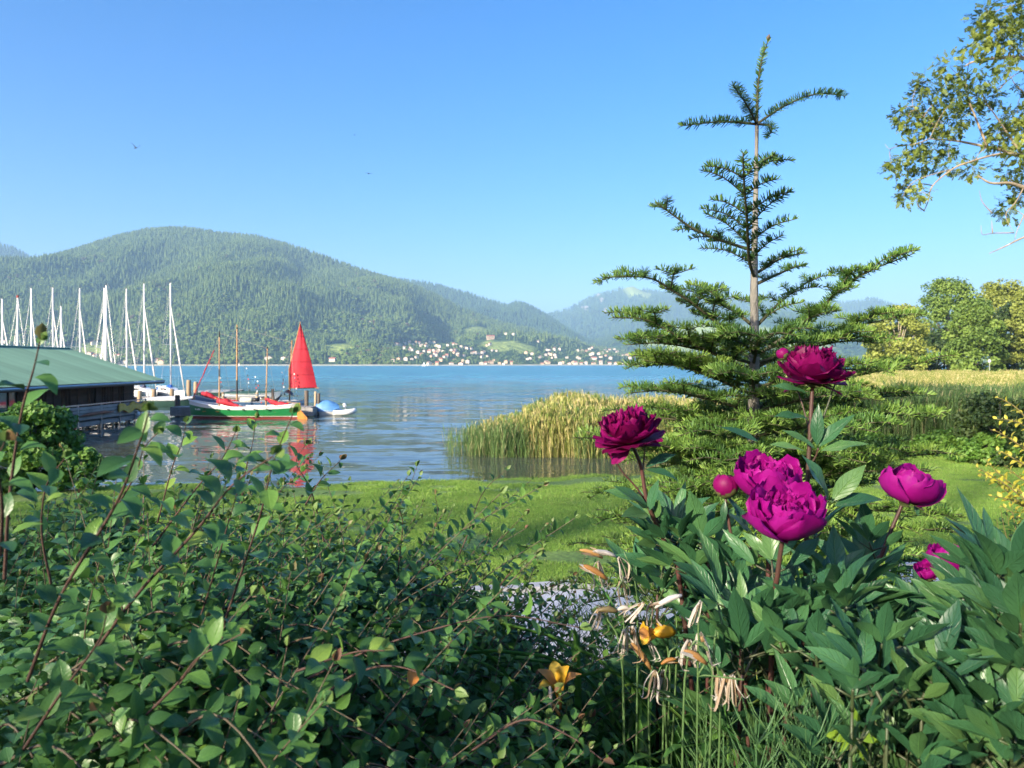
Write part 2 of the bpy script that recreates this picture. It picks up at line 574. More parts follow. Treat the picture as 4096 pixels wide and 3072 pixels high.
# ------------------------------------------------------------------ lake
def water_material():
    m, nt, b = newmat('water')
    b.inputs['Base Color'].default_value = (0.02, 0.105, 0.16, 1)
    b.inputs['Roughness'].default_value = 0.04
    b.inputs['IOR'].default_value = 1.33
    tc = N(nt, 'ShaderNodeTexCoord')
    sx = N(nt, 'ShaderNodeSeparateXYZ'); nt.links.new(tc.outputs['Object'], sx.inputs[0])
    dp = N(nt, 'ShaderNodeMapRange'); dp.inputs[1].default_value = 30.0; dp.inputs[2].default_value = 160.0
    nt.links.new(sx.outputs[1], dp.inputs[0])
    wc = N(nt, 'ShaderNodeMix', data_type='RGBA'); nt.links.new(dp.outputs[0], wc.inputs[0])
    wc.inputs[6].default_value = (0.06, 0.075, 0.055, 1); wc.inputs[7].default_value = (0.075, 0.24, 0.32, 1)   # shallow green-brown, deep blue
    nt.links.new(wc.outputs[2], b.inputs['Base Color'])
    def layer(scale, stretch, off):
        mp = N(nt, 'ShaderNodeMapping'); mp.inputs['Scale'].default_value = stretch
        mp.inputs['Location'].default_value = off
        mp.inputs['Rotation'].default_value = (0, 0, 0.25)
        nt.links.new(tc.outputs['Object'], mp.inputs[0])
        n = N(nt, 'ShaderNodeTexNoise', Scale=scale, Detail=3.0, Roughness=0.5)
        nt.links.new(mp.outputs[0], n.inputs['Vector'])
        s = N(nt, 'ShaderNodeVectorMath', operation='SUBTRACT'); s.inputs[1].default_value = (0.5, 0.5, 0.5)
        nt.links.new(n.outputs['Color'], s.inputs[0])
        return s.outputs[0]
    a = layer(3.0, (0.28, 1.0, 1), (0, 0, 0)); c = layer(0.45, (0.3, 1.0, 1), (5, 9, 2)); 
    # wind patches and distance from the sheltered harbour set the wave height
    wn = N(nt, 'ShaderNodeTexNoise', Scale=0.02, Detail=3.0)
    mpw = N(nt, 'ShaderNodeMapping'); mpw.inputs['Scale'].default_value = (0.5, 1.6, 1); nt.links.new(tc.outputs['Object'], mpw.inputs[0])
    nt.links.new(mpw.outputs[0], wn.inputs['Vector'])
    open_ = N(nt, 'ShaderNodeMapRange'); open_.interpolation_type = 'SMOOTHSTEP'
    for i, v in ((1, 30.0), (2, 130.0), (3, 0.19), (4, 2.4)): open_.inputs[i].default_value = v
    nt.links.new(sx.outputs[1], open_.inputs[0])
    wr = N(nt, 'ShaderNodeMapRange')
    for i, v in ((1, 0.3), (2, 0.7), (3, 0.7), (4, 1.3)): wr.inputs[i].default_value = v
    nt.links.new(wn.outputs[0], wr.inputs[0])
    amp = N(nt, 'ShaderNodeMath', operation='MULTIPLY'); nt.links.new(open_.outputs[0], amp.inputs[0]); nt.links.new(wr.outputs[0], amp.inputs[1])
    ad = N(nt, 'ShaderNodeVectorMath', operation='ADD'); nt.links.new(a, ad.inputs[0]); nt.links.new(c, ad.inputs[1])
    sc = N(nt, 'ShaderNodeVectorMath', operation='SCALE'); nt.links.new(ad.outputs[0], sc.inputs[0]); nt.links.new(amp.outputs[0], sc.inputs['Scale'])
    fl = N(nt, 'ShaderNodeVectorMath', operation='MULTIPLY'); fl.inputs[1].default_value = (0.6, 1.0, 0.0); nt.links.new(sc.outputs[0], fl.inputs[0])
    up = N(nt, 'ShaderNodeVectorMath', operation='ADD'); up.inputs[1].default_value = (0, 0, 1); nt.links.new(fl.outputs[0], up.inputs[0])
    nm = N(nt, 'ShaderNodeVectorMath', operation='NORMALIZE'); nt.links.new(up.outputs[0], nm.inputs[0])
    nt.links.new(nm.outputs[0], b.inputs['Normal'])
    rg = N(nt, 'ShaderNodeMapRange')
    for i, v in ((1, 40.0), (2, 260.0), (3, 0.03), (4, 0.34)): rg.inputs[i].default_value = v
    nt.links.new(sx.outputs[1], rg.inputs[0]); nt.links.new(rg.outputs[0], b.inputs['Roughness'])
    return m
M_water = water_material()
b = MB(); b.add([(-4500, 8, 0), (4500, 8, 0), (4500, 2600, 0), (-4500, 2600, 0)], [(0, 1, 2, 3)])
tag(b.build('lake_water', M_water), 'calm blue lake water with small ripples', 'lake', kind='structure')

# ------------------------------------------------------------------ mountains
def crest(pts, Yc):
    pts = [(p[0] * 1.8517, p[1] * 1.8517) for p in pts]
    xs = np.array([(p[0] - 2048) / FPX * Yc for p in pts]); hs = np.array([CAM_Z + (HOR - p[1]) / FPX * Yc for p in pts])
    return xs, np.maximum(hs, 2)

def vnoise(x, y, s, seed=0.0):
    x = np.asarray(x, float); out = np.empty(x.size)
    for i, (a, c) in enumerate(zip(x.ravel(), np.asarray(y, float).ravel())):
        out[i] = mnoise.noise((a * s + seed, c * s - seed, seed * 1.7))
    return out.reshape(x.shape)

SHX = np.array([-4000, -400, -150, 300, 900, 4000.]); SHY = np.array([1440, 1470, 1500, 1850, 1950, 2100.])
def far_shore(x): return np.interp(x, SHX, SHY)

class Ridge:
    def __init__(s, pts, Yc, Yf, rough, seed, prof=0.85, shore=False):
        s.xs, s.hs = crest(pts, Yc); s.Yc = Yc; s.Yf = Yf; s.rough = rough; s.seed = seed; s.prof = prof; s.shore = shore
    def z(s, x, y):
        x = np.asarray(x, float); y = np.asarray(y, float)
        yf = far_shore(x) if s.shore else np.full(x.shape, float(s.Yf))
        t = (y - yf) / (s.Yc - yf)
        # gullies: slide sideways
        tt = np.clip(t, 0, 1)
        mid = np.sin(tt * math.pi)
        h = np.interp(x + 60 * s.rough * mid * vnoise(x, y, 0.0011, s.seed), s.xs, s.hs)
        # the first stretch by the water is nearly flat
        p = np.where(tt < 0.06, tt * 0.25, 0.015 + 0.985 * np.power(np.clip((tt - 0.06) / 0.94, 0, 1), s.prof))
        z = h * p
        g = vnoise(x, y * 0.45, 0.0032, s.seed + 3) + 0.5 * vnoise(x, y * 0.6, 0.008, s.seed + 5)
        z = z + g * 100 * s.rough * mid * np.clip(h / 300, 0.1, 1)
        z = np.where(t > 1, h * np.clip(1 - (t - 1) * 1.2, 0, 1), z)
        return np.where(t < 0, -3 + t * 20, z + 0.6)

HILL = [(-420, 640), (-150, 610), (0, 590), (90, 568), (150, 552), (200, 540), (260, 518), (320, 500), (370, 495), (430, 498), (500, 508), (560, 515), (620, 530), (680, 550), (750, 575), (820, 597), (900, 622), (950, 645), (1000, 672), (1050, 690), (1100, 705), (1200, 728), (1300, 750), (1400, 768), (1600, 775), (1900, 778), (2400, 778)]
R_hill = Ridge(HILL, 3200, 1500, 1.0, 1.3, 0.9, shore=True)
R_left = Ridge([(-500, 500), (-200, 505), (-60, 515), (0, 529), (40, 543), (88, 578), (150, 640), (300, 760)], 4600, 3000, 0.8, 7.7)
R_mid = Ridge([(500, 760), (700, 680), (845, 606), (900, 610), (960, 622), (1020, 640), (1060, 652), (1095, 664), (1115, 657), (1135, 660), (1160, 672), (1190, 690), (1260, 740), (1320, 770)], 4700, 3200, 0.9, 2.9)
R_far = Ridge([(900, 760), (1050, 720), (1185, 680), (1230, 668), (1270, 645), (1300, 635), (1330, 630), (1350, 619), (1365, 616), (1385, 627), (1440, 634), (1470, 630), (1500, 624), (1540, 636), (1600, 642), (1680, 652), (1750, 658), (1830, 655), (1880, 646), (1905, 655), (1950, 682), (2010, 705), (2212, 730), (2500, 740)], 7000, 4400, 0.9, 5.1)
R_foot = Ridge([(1050, 772), (1250, 742), (1330, 725), (1400, 708), (1480, 690), (1560, 676), (1650, 672), (1750, 684), (1850, 706), (1950, 730), (2050, 745), (2212, 752), (2500, 755)], 4600, 2300, 0.8, 9.4)

def forest_floor(name, c1, c2, meadow=None, rock=None, scale=0.02):
    m, nt, b = newmat(name)
    b.inputs['Roughness'].default_value = 1.0; b.inputs['Specular IOR Level'].default_value = 0.0
    tc = N(nt, 'ShaderNodeTexCoord')
    n1 = N(nt, 'ShaderNodeTexNoise', Scale=scale, Detail=8.0, Roughness=0.7); nt.links.new(tc.outputs['Object'], n1.inputs['Vector'])
    col = ramp(nt, n1.outputs[0], [(0.35, c2), (0.65, c1)])
    at = N(nt, 'ShaderNodeAttribute', attribute_name='tint')
    if meadow:
        mx = N(nt, 'ShaderNodeMix', data_type='RGBA'); nt.links.new(at.outputs['Fac'], mx.inputs[0])
        nt.links.new(col, mx.inputs[6]); mx.inputs[7].default_value = (*meadow, 1); col = mx.outputs[2]
    nt.links.new(col, b.inputs['Base Color'])
    bp = N(nt, 'ShaderNodeBump', Strength=1.0); bp.inputs['Distance'].default_value = 14.0
    n2 = N(nt, 'ShaderNodeTexNoise', Scale=0.05, Detail=6.0); nt.links.new(tc.outputs['Object'], n2.inputs['Vector'])
    nt.links.new(n2.outputs[0], bp.inputs['Height']); nt.links.new(bp.outputs[0], b.inputs['Normal'])
    return m

def meadow_mask(rg, spots):
    def f(x, y, z):
        px = 2048 + x / y * FPX; py = HOR - (z - CAM_Z) / y * FPX
        m = np.zeros(np.shape(x))
        wob = 8 * np.sin(px * 0.05) + 6 * np.sin(px * 0.021 + py * 0.1)
        for (cx, cy, rx, ry) in spots:
            d = ((px - cx) / rx) ** 2 + ((py - cy + wob * 0.4) / ry) ** 2
            m = np.maximum(m, (d < 1).astype(float))
        return m
    return f

# open meadows: where each one lies on its slope (read from the photograph)
MEAD_HILL = meadow_mask(None, [(345, 1395, 95, 26), (1900, 1322, 55, 14), (2040, 1385, 75, 18), (1965, 1375, 50, 12), (1360, 1393, 60, 22), (2100, 1395, 50, 16), (120, 1440, 120, 10)])
MEAD_FOOT = meadow_mask(None, [(2390, 1300, 62, 17), (2640, 1372, 80, 18), (2810, 1330, 170, 34), (2780, 1395, 150, 22), (3000, 1340, 120, 30), (3200, 1390, 130, 22), (2690, 1330, 60, 16)])
MEAD_FAR = meadow_mask(None, [(2530, 1160, 42, 26), (2560, 1180, 50, 12)])
MEAD_NONE = meadow_mask(None, [])

def ridge_object(name, rg, x0, x1, dx, y0, y1, dy, mat, label, mead):
    xs = np.arange(x0, x1 + 1, dx); ys = np.arange(y0, y1 + 1, dy)
    X, Y = np.meshgrid(xs, ys); Z = rg.z(X, Y)
    t = mead(X, Y, Z).ravel()
    me = np_mesh(name, np.stack([X, Y, Z], -1).reshape(-1, 3), grid_faces(len(xs), len(ys)), mat, tint=t)
    return tag(link(name, me), label, 'mountain', kind='structure')

M_f1 = forest_floor('forest_floor', (0.05, 0.09, 0.03), (0.03, 0.055, 0.02), (0.24, 0.30, 0.08))
M_f2 = forest_floor('forest_far', (0.045, 0.085, 0.035), (0.018, 0.035, 0.016), (0.24, 0.30, 0.08))
M_f3 = forest_floor('foothill', (0.05, 0.10, 0.04), (0.022, 0.045, 0.02), (0.26, 0.32, 0.09))
ridge_object('mountain_hill', R_hill, -3400, 2600, 25, 1400, 3900, 25, M_f1, 'broad forested mountain rising across the lake', MEAD_HILL)
ridge_object('mountain_left', R_left, -5200, -1800, 60, 2900, 5200, 60, M_f2, 'darker forested shoulder behind the big mountain', MEAD_NONE)
ridge_object('mountain_middle', R_mid, -3000, 1400, 40, 3100, 5600, 50, M_f2, 'forested ridge behind the slope above the village', MEAD_NONE)
ridge_object('mountain_far', R_far, -3600, 5200, 60, 4300, 8600, 70, M_f2, 'hazy distant mountain with grassy dome and rock faces', MEAD_FAR)
ridge_object('foothill', R_foot, -1600, 3600, 40, 2200, 5400, 45, M_f3, 'hazy wooded foothill with pale meadows beyond the village', MEAD_FOOT)

def far_hit(px, py, layers=(R_hill,), y0=1450.0, y1=4600.0):
    """depth at which the view ray of a pixel first meets the far slopes"""
    ys = np.arange(y0, y1, 6.0)
    xs = (px - 2048) / FPX * ys; zr = CAM_Z + (HOR - py) / FPX * ys
    z = np.max([l.z(xs, ys) for l in layers], axis=0)
    k = np.where(z >= zr)[0]
    if len(k) == 0: return None
    return Vector((float(xs[k[0]]), float(ys[k[0]]), float(z[k[0]])))

# pale rock faces on the far mountain
M_rock = simple('pale_rock', (0.24, 0.23, 0.21), (0.16, 0.155, 0.145), scale=0.05, rough=0.95, bump=0.5)
for i, (px, py, s) in enumerate([(2395, 1190, 34), (2405, 1205, 26), (2345, 1240, 30), (2330, 1238, 22), (2420, 1245, 20), (2385, 1236, 14), (2312, 1205, 16)]):
    p = far_hit(px, py, (R_far,), 4400, 7300)
    if p is None: continue
    b = MB(); rows = []
    for a in range(5):
        t = a / 4 - 0.5
        rows.append([p + Vector((s * (u - 2) * 0.36 * (1 - abs(t) * 0.9) + R.uniform(-6, 6), -22 + 16 * t + R.uniform(-9, 4), s * 1.7 * t + R.uniform(-5, 5) + 8)) for u in range(5)])
    b.grid(rows)
    tag(b.build('rock_face', M_rock), 'pale limestone face on the wooded flank of distant mountain', 'rock', 'rock faces on the distant mountain')

# ------------------------------------------------------------------ haze
m_h = bpy.data.materials.new('haze'); m_h.use_nodes = True
nt = m_h.node_tree; nt.nodes.clear()
hv = nt.nodes.new('ShaderNodeVolumePrincipled'); ho = nt.nodes.new('ShaderNodeOutputMaterial')
hv.inputs['Color'].default_value = (0.44, 0.70, 1.0, 1); hv.inputs["Density"].default_value = 0.00011
hv.inputs['Anisotropy'].default_value = 0.0
nt.links.new(hv.outputs[0], ho.inputs['Volume'])
b = MB().box((0, 4200, 390), (13000, 10400, 920)) 
hz = b.build('haze', m_h); tag(hz, 'thin blue summer haze over the lake and mountains', 'haze', kind='stuff')

# ------------------------------------------------------------------ far forest
def conifer_proto(seed, h=1.0, r=0.17, tiers=6, seg=7, mat=None):
    rr = random.Random(seed); b = MB()
    for t in range(tiers):
        z0 = 0.05 + t / tiers * 0.85; z1 = min(z0 + 0.30, 1.0) if t < tiers - 1 else 1.0
        rad = r * (1 - t / tiers) ** 0.8 * rr.uniform(0.85, 1.15)
        ph = rr.random() * 6
        ring = [(rad * rr.uniform(0.7, 1.25) * math.cos(ph + 2 * math.pi * k / seg), rad * rr.uniform(0.7, 1.25) * math.sin(ph + 2 * math.pi * k / seg), (z0 + rr.uniform(-0.03, 0.02)) * h) for k in range(seg)]
        b.add(ring + [(rr.uniform(-.01, .01), rr.uniform(-.01, .01), z1 * h)], [(k, (k + 1) % seg, seg) for k in range(seg)] )
    me = bpy.data.meshes.new('conifer'); me.from_pydata([tuple(v) for v in b.v], [], b.f); me.materials.append(mat)
    return me

def round_proto(seed, mat, lumps=7, flat=0.85):
    """a round broadleaf crown of uneven clumps, about 1 m tall"""
    rr = random.Random(seed); b = MB()
    for l in range(lumps):
        a = rr.random() * 6.28; q = 0.28 * math.sqrt(rr.random()); c = Vector((q * math.cos(a), q * math.sin(a), rr.uniform(0.3, 0.78)))
        s = rr.uniform(0.16, 0.27)
        rows = []
        for i in range(5):
            th = math.pi * i / 4; row = []
            for k in range(7):
                ph = 2 * math.pi * k / 7
                q2 = s * rr.uniform(0.75, 1.2)
                row.append(c + Vector((q2 * math.sin(th) * math.cos(ph), q2 * math.sin(th) * math.sin(ph), -q2 * flat * math.cos(th))))
            rows.append(row)
        b.grid(rows, close=True)
    b.tube([(0, 0, 0), (0, 0, 0.4)], [0.03, 0.02], 5)
    me = bpy.data.meshes.new('broadleaf'); me.from_pydata([tuple(v) for v in b.v], [], b.f); me.materials.append(mat)
    return me

M_con = leafmat('conifer_far', [(0.0, (0.05, 0.085, 0.03)), (0.35, (0.075, 0.115, 0.036)), (0.7, (0.095, 0.14, 0.042)), (1.0, (0.12, 0.165, 0.05))], rough=0.9, trans=0.0, spec=0.0)
M_bro = leafmat('broadleaf_far', [(0.0, (0.06, 0.10, 0.025)), (0.5, (0.095, 0.145, 0.035)), (0.93, (0.13, 0.18, 0.05)), (1.0, (0.09, 0.05, 0.04))], rough=0.9, trans=0.0, spec=0.0)
CON = [conifer_proto(i, mat=M_con, r=rr_) for i, rr_ in enumerate((0.16, 0.19, 0.14, 0.22))]
BRO = [round_proto(20 + i, M_bro) for i in range(4)]

M_con2 = leafmat('conifer_far_ridge', [(0.0, (0.03, 0.06, 0.025)), (0.5, (0.05, 0.09, 0.034)), (1.0, (0.07, 0.115, 0.04))], rough=0.9, trans=0.0, spec=0.0)
CON_FAR = [conifer_proto(i, mat=M_con2, r=rr_) for i, rr_ in enumerate((0.16, 0.19, 0.14, 0.22))]
BRO_FAR = [round_proto(20 + i, M_con2) for i in range(4)]
VILLAGE = []      # (x, y) of houses, filled below, kept clear of trees
def village_list():
    # (px, py, size in px, kind) read from the photograph; kind 0 white chalet, 1 red roof, 2 long white, 3 cream
    L = []
    def z4(x, y): return 1400 + x / 1.58, 1050 + y / 1.58
    for (x, y, s, k) in [(150, 520, 14, 1), (290, 522, 16, 1), (315, 518, 18, 1), (345, 512, 18, 1), (375, 508, 20, 1), (400, 520, 18, 0), (435, 508, 16, 1), (450, 528, 20, 0), (480, 512, 20, 0), (530, 505, 26, 0), (545, 528, 22, 0), (470, 560, 20, 0), (500, 565, 24, 1), (430, 570, 20, 0), (380, 540, 18, 1), (395, 555, 18, 0), (560, 560, 20, 0), (590, 560, 22, 0), (520, 590, 28, 0), (545, 588, 22, 0), (455, 585, 28, 3), (600, 595, 26, 1), (575, 618, 26, 3), (640, 552, 24, 0), (665, 555, 22, 0), (700, 535, 20, 0), (740, 540, 24, 0), (765, 545, 22, 0), (790, 572, 22, 1), (815, 575, 20, 0), (845, 566, 22, 0), (835, 598, 24, 0), (770, 572, 18, 1), (310, 612, 30, 3), (270, 626, 18, 1), (390, 612, 20, 0), (420, 600, 24, 0), (550, 642, 30, 3), (640, 640, 28, 1), (705, 645, 34, 1), (745, 628, 30, 0), (830, 636, 34, 0), (890, 630, 34, 3), (500, 648, 18, 0), (985, 448, 22, 0), (1035, 452, 22, 1), (885, 520, 16, 1), (1190, 492, 12, 0), (1410, 492, 14, 0), (1150, 580, 20, 1), (1140, 606, 26, 0), (1245, 552, 22, 0), (1270, 582, 26, 3), (1300, 598, 20, 0), (1235, 582, 24, 0), (1290, 552, 18, 1), (1215, 640, 24, 3), (1250, 632, 30, 3), (1330, 640, 28, 0), (1370, 600, 22, 0), (1385, 640, 24, 1), (1410, 634, 24, 3), (1450, 606, 22, 0), (1460, 640, 22, 1), (1490, 636, 24, 0), (1500, 560, 26, 1), (1515, 546, 22, 0), (1530, 575, 28, 1), (1540, 606, 34, 1), (1585, 595, 24, 0), (1590, 570, 22, 1), (1610, 552, 20, 0), (1640, 550, 18, 1), (1645, 605, 26, 1), (1670, 548, 20, 0), (1690, 560, 18, 0), (1540, 640, 30, 3), (1585, 640, 26, 0), (1640, 636, 24, 1), (1680, 640, 28, 1), (1720, 640, 26, 0), (1750, 582, 26, 3), (1770, 604, 22, 1), (1760, 645, 26, 3), (1800, 640, 24, 0), (1830, 585, 18, 0), (1850, 612, 20, 1), (1320, 548, 16, 0), (1440, 560, 16, 0), (1200, 600, 18, 0), (970, 648, 14, 0), (1020, 640, 14, 3), (900, 556, 14, 0), (620, 525, 14, 0), (680, 585, 18, 1), (720, 590, 18, 0), (660, 620, 18, 0)]:
        px, py = z4(x, y); L.append((px, py, s / 1.58, k))
    for (px, py, s, k) in [(378, 1374, 30, 0), (360, 1418, 26, 1), (385, 1422, 28, 1), (405, 1425, 24, 0), (472, 1424, 22, 1), (478, 1440, 20, 0), (530, 1420, 18, 0), (545, 1440, 26, 0), (632, 1442, 26, 1), (645, 1448, 28, 3), (430, 1436, 20, 0), (500, 1448, 22, 0), (1075, 1436, 34, 0), (1140, 1434, 26, 0), (1330, 1437, 26, 1), (15, 1370, 20, 1), (1890, 1282, 14, 3), (1900, 1284, 14, 3), (60, 1440, 22, 0), (150, 1446, 20, 1), (1480, 1290, 10, 0)]:
        L.append((px, py, s, k))
    return L
VL = village_list()
for (px, py, s, k) in list(VL):
    if 1550 < px < 2700 and R.random() < .75: VL.append((px + R.uniform(-26, 26), py + R.uniform(-7, 7), s * R.uniform(.6, .85), R.choice([0, 1, 3])))
for (px, py, s, k) in VL:
    p = far_hit(px, py + s * 0.3)
    if p: VILLAGE.append((p, px, py, s * p.y / FPX, k))

def forest(name, rg, n, x0, x1, y0, y1, mead, label, hmin, hmax, con_frac, lim=1.06, clear=True, protos=None, zmin=2.0):
    x = RN.uniform(x0, x1, n); y = RN.uniform(y0, y1, n)
    keep = np.abs(x) < 2048 / FPX * y * lim
    x, y = x[keep], y[keep]
    z = rg.z(x, y)
    m = mead(x, y, z)
    keep = (m < 0.5) & (z > zmin)
    if clear:
        for (p, px, py, s, k) in VILLAGE:
            dx = x - p.x; dy = y - p.y
            keep &= ~((np.abs(dx) < s * 0.62) & (dy < s * 0.6) & (dy > -s * 1.6 - 16))
        px = 2048 + x / y * FPX; py = HOR - (z - CAM_Z) / y * FPX
        town = (px > 1600) & (px < 3400) & (py > 1350 + 25 * np.sin(px * 0.008) + np.clip((px - 2000) * 0.02, 0, 40))
        keep &= ~(town & (RN.random(len(x)) > 0.14))
        for (cx, cy, rx, ry) in ((1075, 1436, 60, 30), (1330, 1437, 40, 22), (1140, 1436, 30, 20), (380, 1420, 70, 36), (3260, 1450, 170, 30), (1962, 1365, 60, 28)):
            keep &= ~((np.abs(px - cx) < rx) & (np.abs(py - cy) < ry) & (RN.random(len(x)) > 0.2))
    x, y, z = x[keep], y[keep], z[keep]
    alt = np.clip(z / 160, 0, 1)
    patch = vnoise(x, y, 0.006, 4.2)
    iscon = (RN.random(len(x)) < con_frac + 0.55 * (alt - 0.35) + 0.75 * patch)
    idx = np.where(iscon, RN.integers(0, 4, len(x)), 4 + RN.integers(0, 4, len(x)))
    h = RN.uniform(hmin, hmax, len(x)) * (0.75 + 0.25 * np.clip(patch + 0.8, 0, 1.4))
    sc = np.stack([h, h, h], 1)
    if clear:
        px = 2048 + x / y * FPX; py = HOR - (z - CAM_Z) / y * FPX
        sc[(px > 1500) & (px < 3400) & (py > 1370)] *= 0.62
    b = ~iscon
    sc[b] *= np.array([0.95, 0.95, 0.72]) * RN.uniform(0.7, 1.1, (int(b.sum()), 1))
    # scattered houses keep low gardens round them
    pts = np.stack([x, y, z - 1.0], 1)
    o = gn_scatter(name, pts, (CON if clear else CON_FAR) + (BRO if clear else BRO_FAR), RN.uniform(0, 6.28, len(x)), sc, idx=idx)
    tag(o, label, 'forest', kind='stuff')
    return o
forest('hillside_forest', R_hill, 90000, -2500, 1500, 1475, 3240, MEAD_HILL, 'mixed conifer and broadleaf forest covering the big mountain', 15, 26, 0.62)
forest('shore_woods', R_hill, 7000, -1500, 1500, 1490, 2000, MEAD_HILL, 'round broadleaf trees along the far shore', 9, 17, -0.2)
forest('shoulder_forest', R_left, 7000, -3400, -2000, 3800, 4650, MEAD_NONE, 'dark conifers on the shoulder behind the mountain', 22, 34, 0.8, clear=False)
forest('ridge_forest', R_mid, 24000, -1900, 900, 3300, 4740, MEAD_NONE, 'conifer forest on the ridge behind the village slope', 22, 36, 0.8, clear=False)
forest('foothill_woods', R_foot, 16000, -1400, 3000, 2350, 4620, MEAD_FOOT, 'scattered woods on the hazy foothill', 16, 30, 0.3, clear=False)
forest('far_mountain_forest', R_far, 22000, -2200, 4600, 4900, 7040, MEAD_FAR, 'forest on the hazy distant mountain', 26, 46, 0.7, clear=False)

# ------------------------------------------------------------------ village houses
M_white = simple('white_render', (0.62, 0.54, 0.43), (0.50, 0.43, 0.34), scale=0.3, rough=0.9, rand=0.12)
M_cream = simple('cream_render', (0.58, 0.42, 0.27), (0.46, 0.34, 0.22), scale=0.3, rough=0.9, rand=0.15)
M_redroof = simple('red_roof', (0.42, 0.13, 0.07), (0.28, 0.09, 0.06), scale=0.5, rough=0.85, rand=0.2)
M_brownroof = simple('brown_roof', (0.22, 0.13, 0.09), (0.14, 0.09, 0.07), scale=0.5, rough=0.85, rand=0.25)
M_dark = simple('dark_window', (0.03, 0.035, 0.04), (0.02, 0.02, 0.025), scale=3, rough=0.15)
def house_meshes(w, d, h, roofm, wallm, over=0.09, pitch=0.36):
    a = MB()
    hw, hd = w / 2, d / 2; rz = h + hw * pitch
    a.add([(-hw, -hd, -6), (hw, -hd, -6), (hw, hd, -6), (-hw, hd, -6), (-hw, -hd, h), (hw, -hd, h), (hw, hd, h), (-hw, hd, h), (0, -hd, rz), (0, hd, rz)],
          [(0, 1, 5, 8, 4), (2, 3, 7, 9, 6), (1, 2, 6, 5), (3, 0, 4, 7)])
    me1 = bpy.data.meshes.new('wall'); me1.from_pydata([tuple(v) for v in a.v], [], a.f); me1.materials.append(wallm)
    r = MB(); o = over * w; t = 0.35; ew = hw + o; ez = h - o * pitch
    for s in (-1, 1):
        r.add([(0, -hd - o, rz + .05), (s * ew, -hd - o, ez + .05), (s * ew, hd + o, ez + .05), (0, hd + o, rz + .05),
               (0, -hd - o, rz + .05 + t), (s * ew, -hd - o, ez + .05 + t), (s * ew, hd + o, ez + .05 + t), (0, hd + o, rz + .05 + t)],
              [(0, 1, 2, 3), (4, 5, 6, 7), (0, 1, 5, 4), (1, 2, 6, 5), (2, 3, 7, 6)])
    me2 = bpy.data.meshes.new('roof'); me2.from_pydata([tuple(v) for v in r.v], [], r.f); me2.materials.append(roofm)
    wn = MB()
    nx = max(2, int(w / 3.2)); nz = 2 if h > 4.5 else 1
    for i in range(nx):
        for j in range(nz):
            wn.box((-hw + w * (i + 0.5) / nx, -hd - 0.03, 1.4 + j * 2.7), (1.1, 0.12, 1.3))
    me3 = bpy.data.meshes.new('windows'); me3.from_pydata([tuple(v) for v in wn.v], [], wn.f); me3.materials.append(M_dark)
    return me1, me2, me3
HM = {}
for k, (wm, rm) in enumerate([(M_white, M_brownroof), (M_white, M_redroof), (M_white, M_brownroof), (M_cream, M_redroof)]):
    HM[k] = [house_meshes(11, 12, 5.6, rm, wm), house_meshes(14, 10, 7.6, rm, wm), house_meshes(9, 10, 4.6, rm, wm)]
KIND_LABEL = {0: ('small white brown-roofed house in the far lakeside village', 'white brown-roofed village houses'),
              1: ('small white red-roofed house in the far lakeside village', 'white red-roofed village houses'),
              3: ('small cream red-roofed house in the far lakeside village', 'cream village houses')}
for i, (p, px, py, s, k) in enumerate(VILLAGE):
    j = i % 3; w = (11, 14, 9)[j]
    lab, grp = KIND_LABEL[k]
    row = 'on the waterfront' if py > 1444 else 'up the slope'
    side = 'left half' if px < 2080 else 'right half'
    lab = lab.replace('in the far lakeside village', row + ' in ' + side + ' of far village'); grp = grp + ' ' + row + ', ' + side
    if px < 700: lab, grp = ('small chalet on the far shore seen between the yacht masts' if k == 0 else 'small reddish chalet on the far shore behind the yacht masts'), ('white' if k == 0 else 'reddish') + ' chalets behind the masts'
    if abs(px - 1075) < 3: lab, grp = 'white gabled house on the far shore right of the shorter bare mast', None
    if abs(px - 1140) < 3: lab, grp = 'white house half hidden in trees just left of red sail', None
    if abs(px - 1330) < 3: lab, grp = 'lone red-roofed house in shore trees right of red sail', None
    t = thing('village_house', lab, 'house', (p.x, p.y, p.z), grp)
    f = max(0.6, .82 * s / w)
    t.scale = (f, f, max(0.8, min(f, 1.3))); t.rotation_euler.z = R.choice([0, 0, 0.35, -0.35, 1.57, 0.8])
    for nm, me in zip(('wall', 'roof'), HM[k][j]):
        o = link(nm, me, t)

def big_house(name, lab, px, py, wpx, hpx, wallm, roofm, rot=0.1, nwin=5, storeys=3):
    p = far_hit(px, py) or W(px, py, 1900)
    w = wpx * p.y / FPX; h = hpx * p.y / FPX * 0.7; d = w * 0.5
    t = thing(name, lab, 'building', (p.x, p.y, p.z - 1))
    t.rotation_euler.z = rot
    m1 = house_meshes(d, w, h, roofm, wallm, over=0.06, pitch=0.42)
    for nm, me in zip(('wall', 'roof'), m1[:2]):
        o = link(nm, me, t); o.rotation_euler.z = math.pi / 2
    wb = None
    for i in range(nwin):
        for j in range(storeys):
            if wb is None:
                wb = MB().box((0, 0, 0), (w / nwin * 0.42, 0.3, h / storeys * 0.5)).build('window', M_dark, t, world=False); o = wb
            else:
                o = wb.copy(); COL.objects.link(o)
            o.location = (-w / 2 + w * (i + 0.5) / nwin, -d / 2 - 0.1, h * (j + 0.55) / storeys)
big_house('hillside_hotel', 'large red-roofed hotel on the slope above the village', 1962, 1358, 30, 20, M_cream, M_redroof, 0.2)
big_house('shore_hotel', 'long white hotel with red roof by water left of dark trees', 3260, 1452, 110, 34, M_white, M_redroof, 0.05, 12, 3)
big_house('long_hall', 'long pale hall above the shore right of the village', 2655, 1418, 60, 16, M_white, M_brownroof, 0.1, 8, 1)
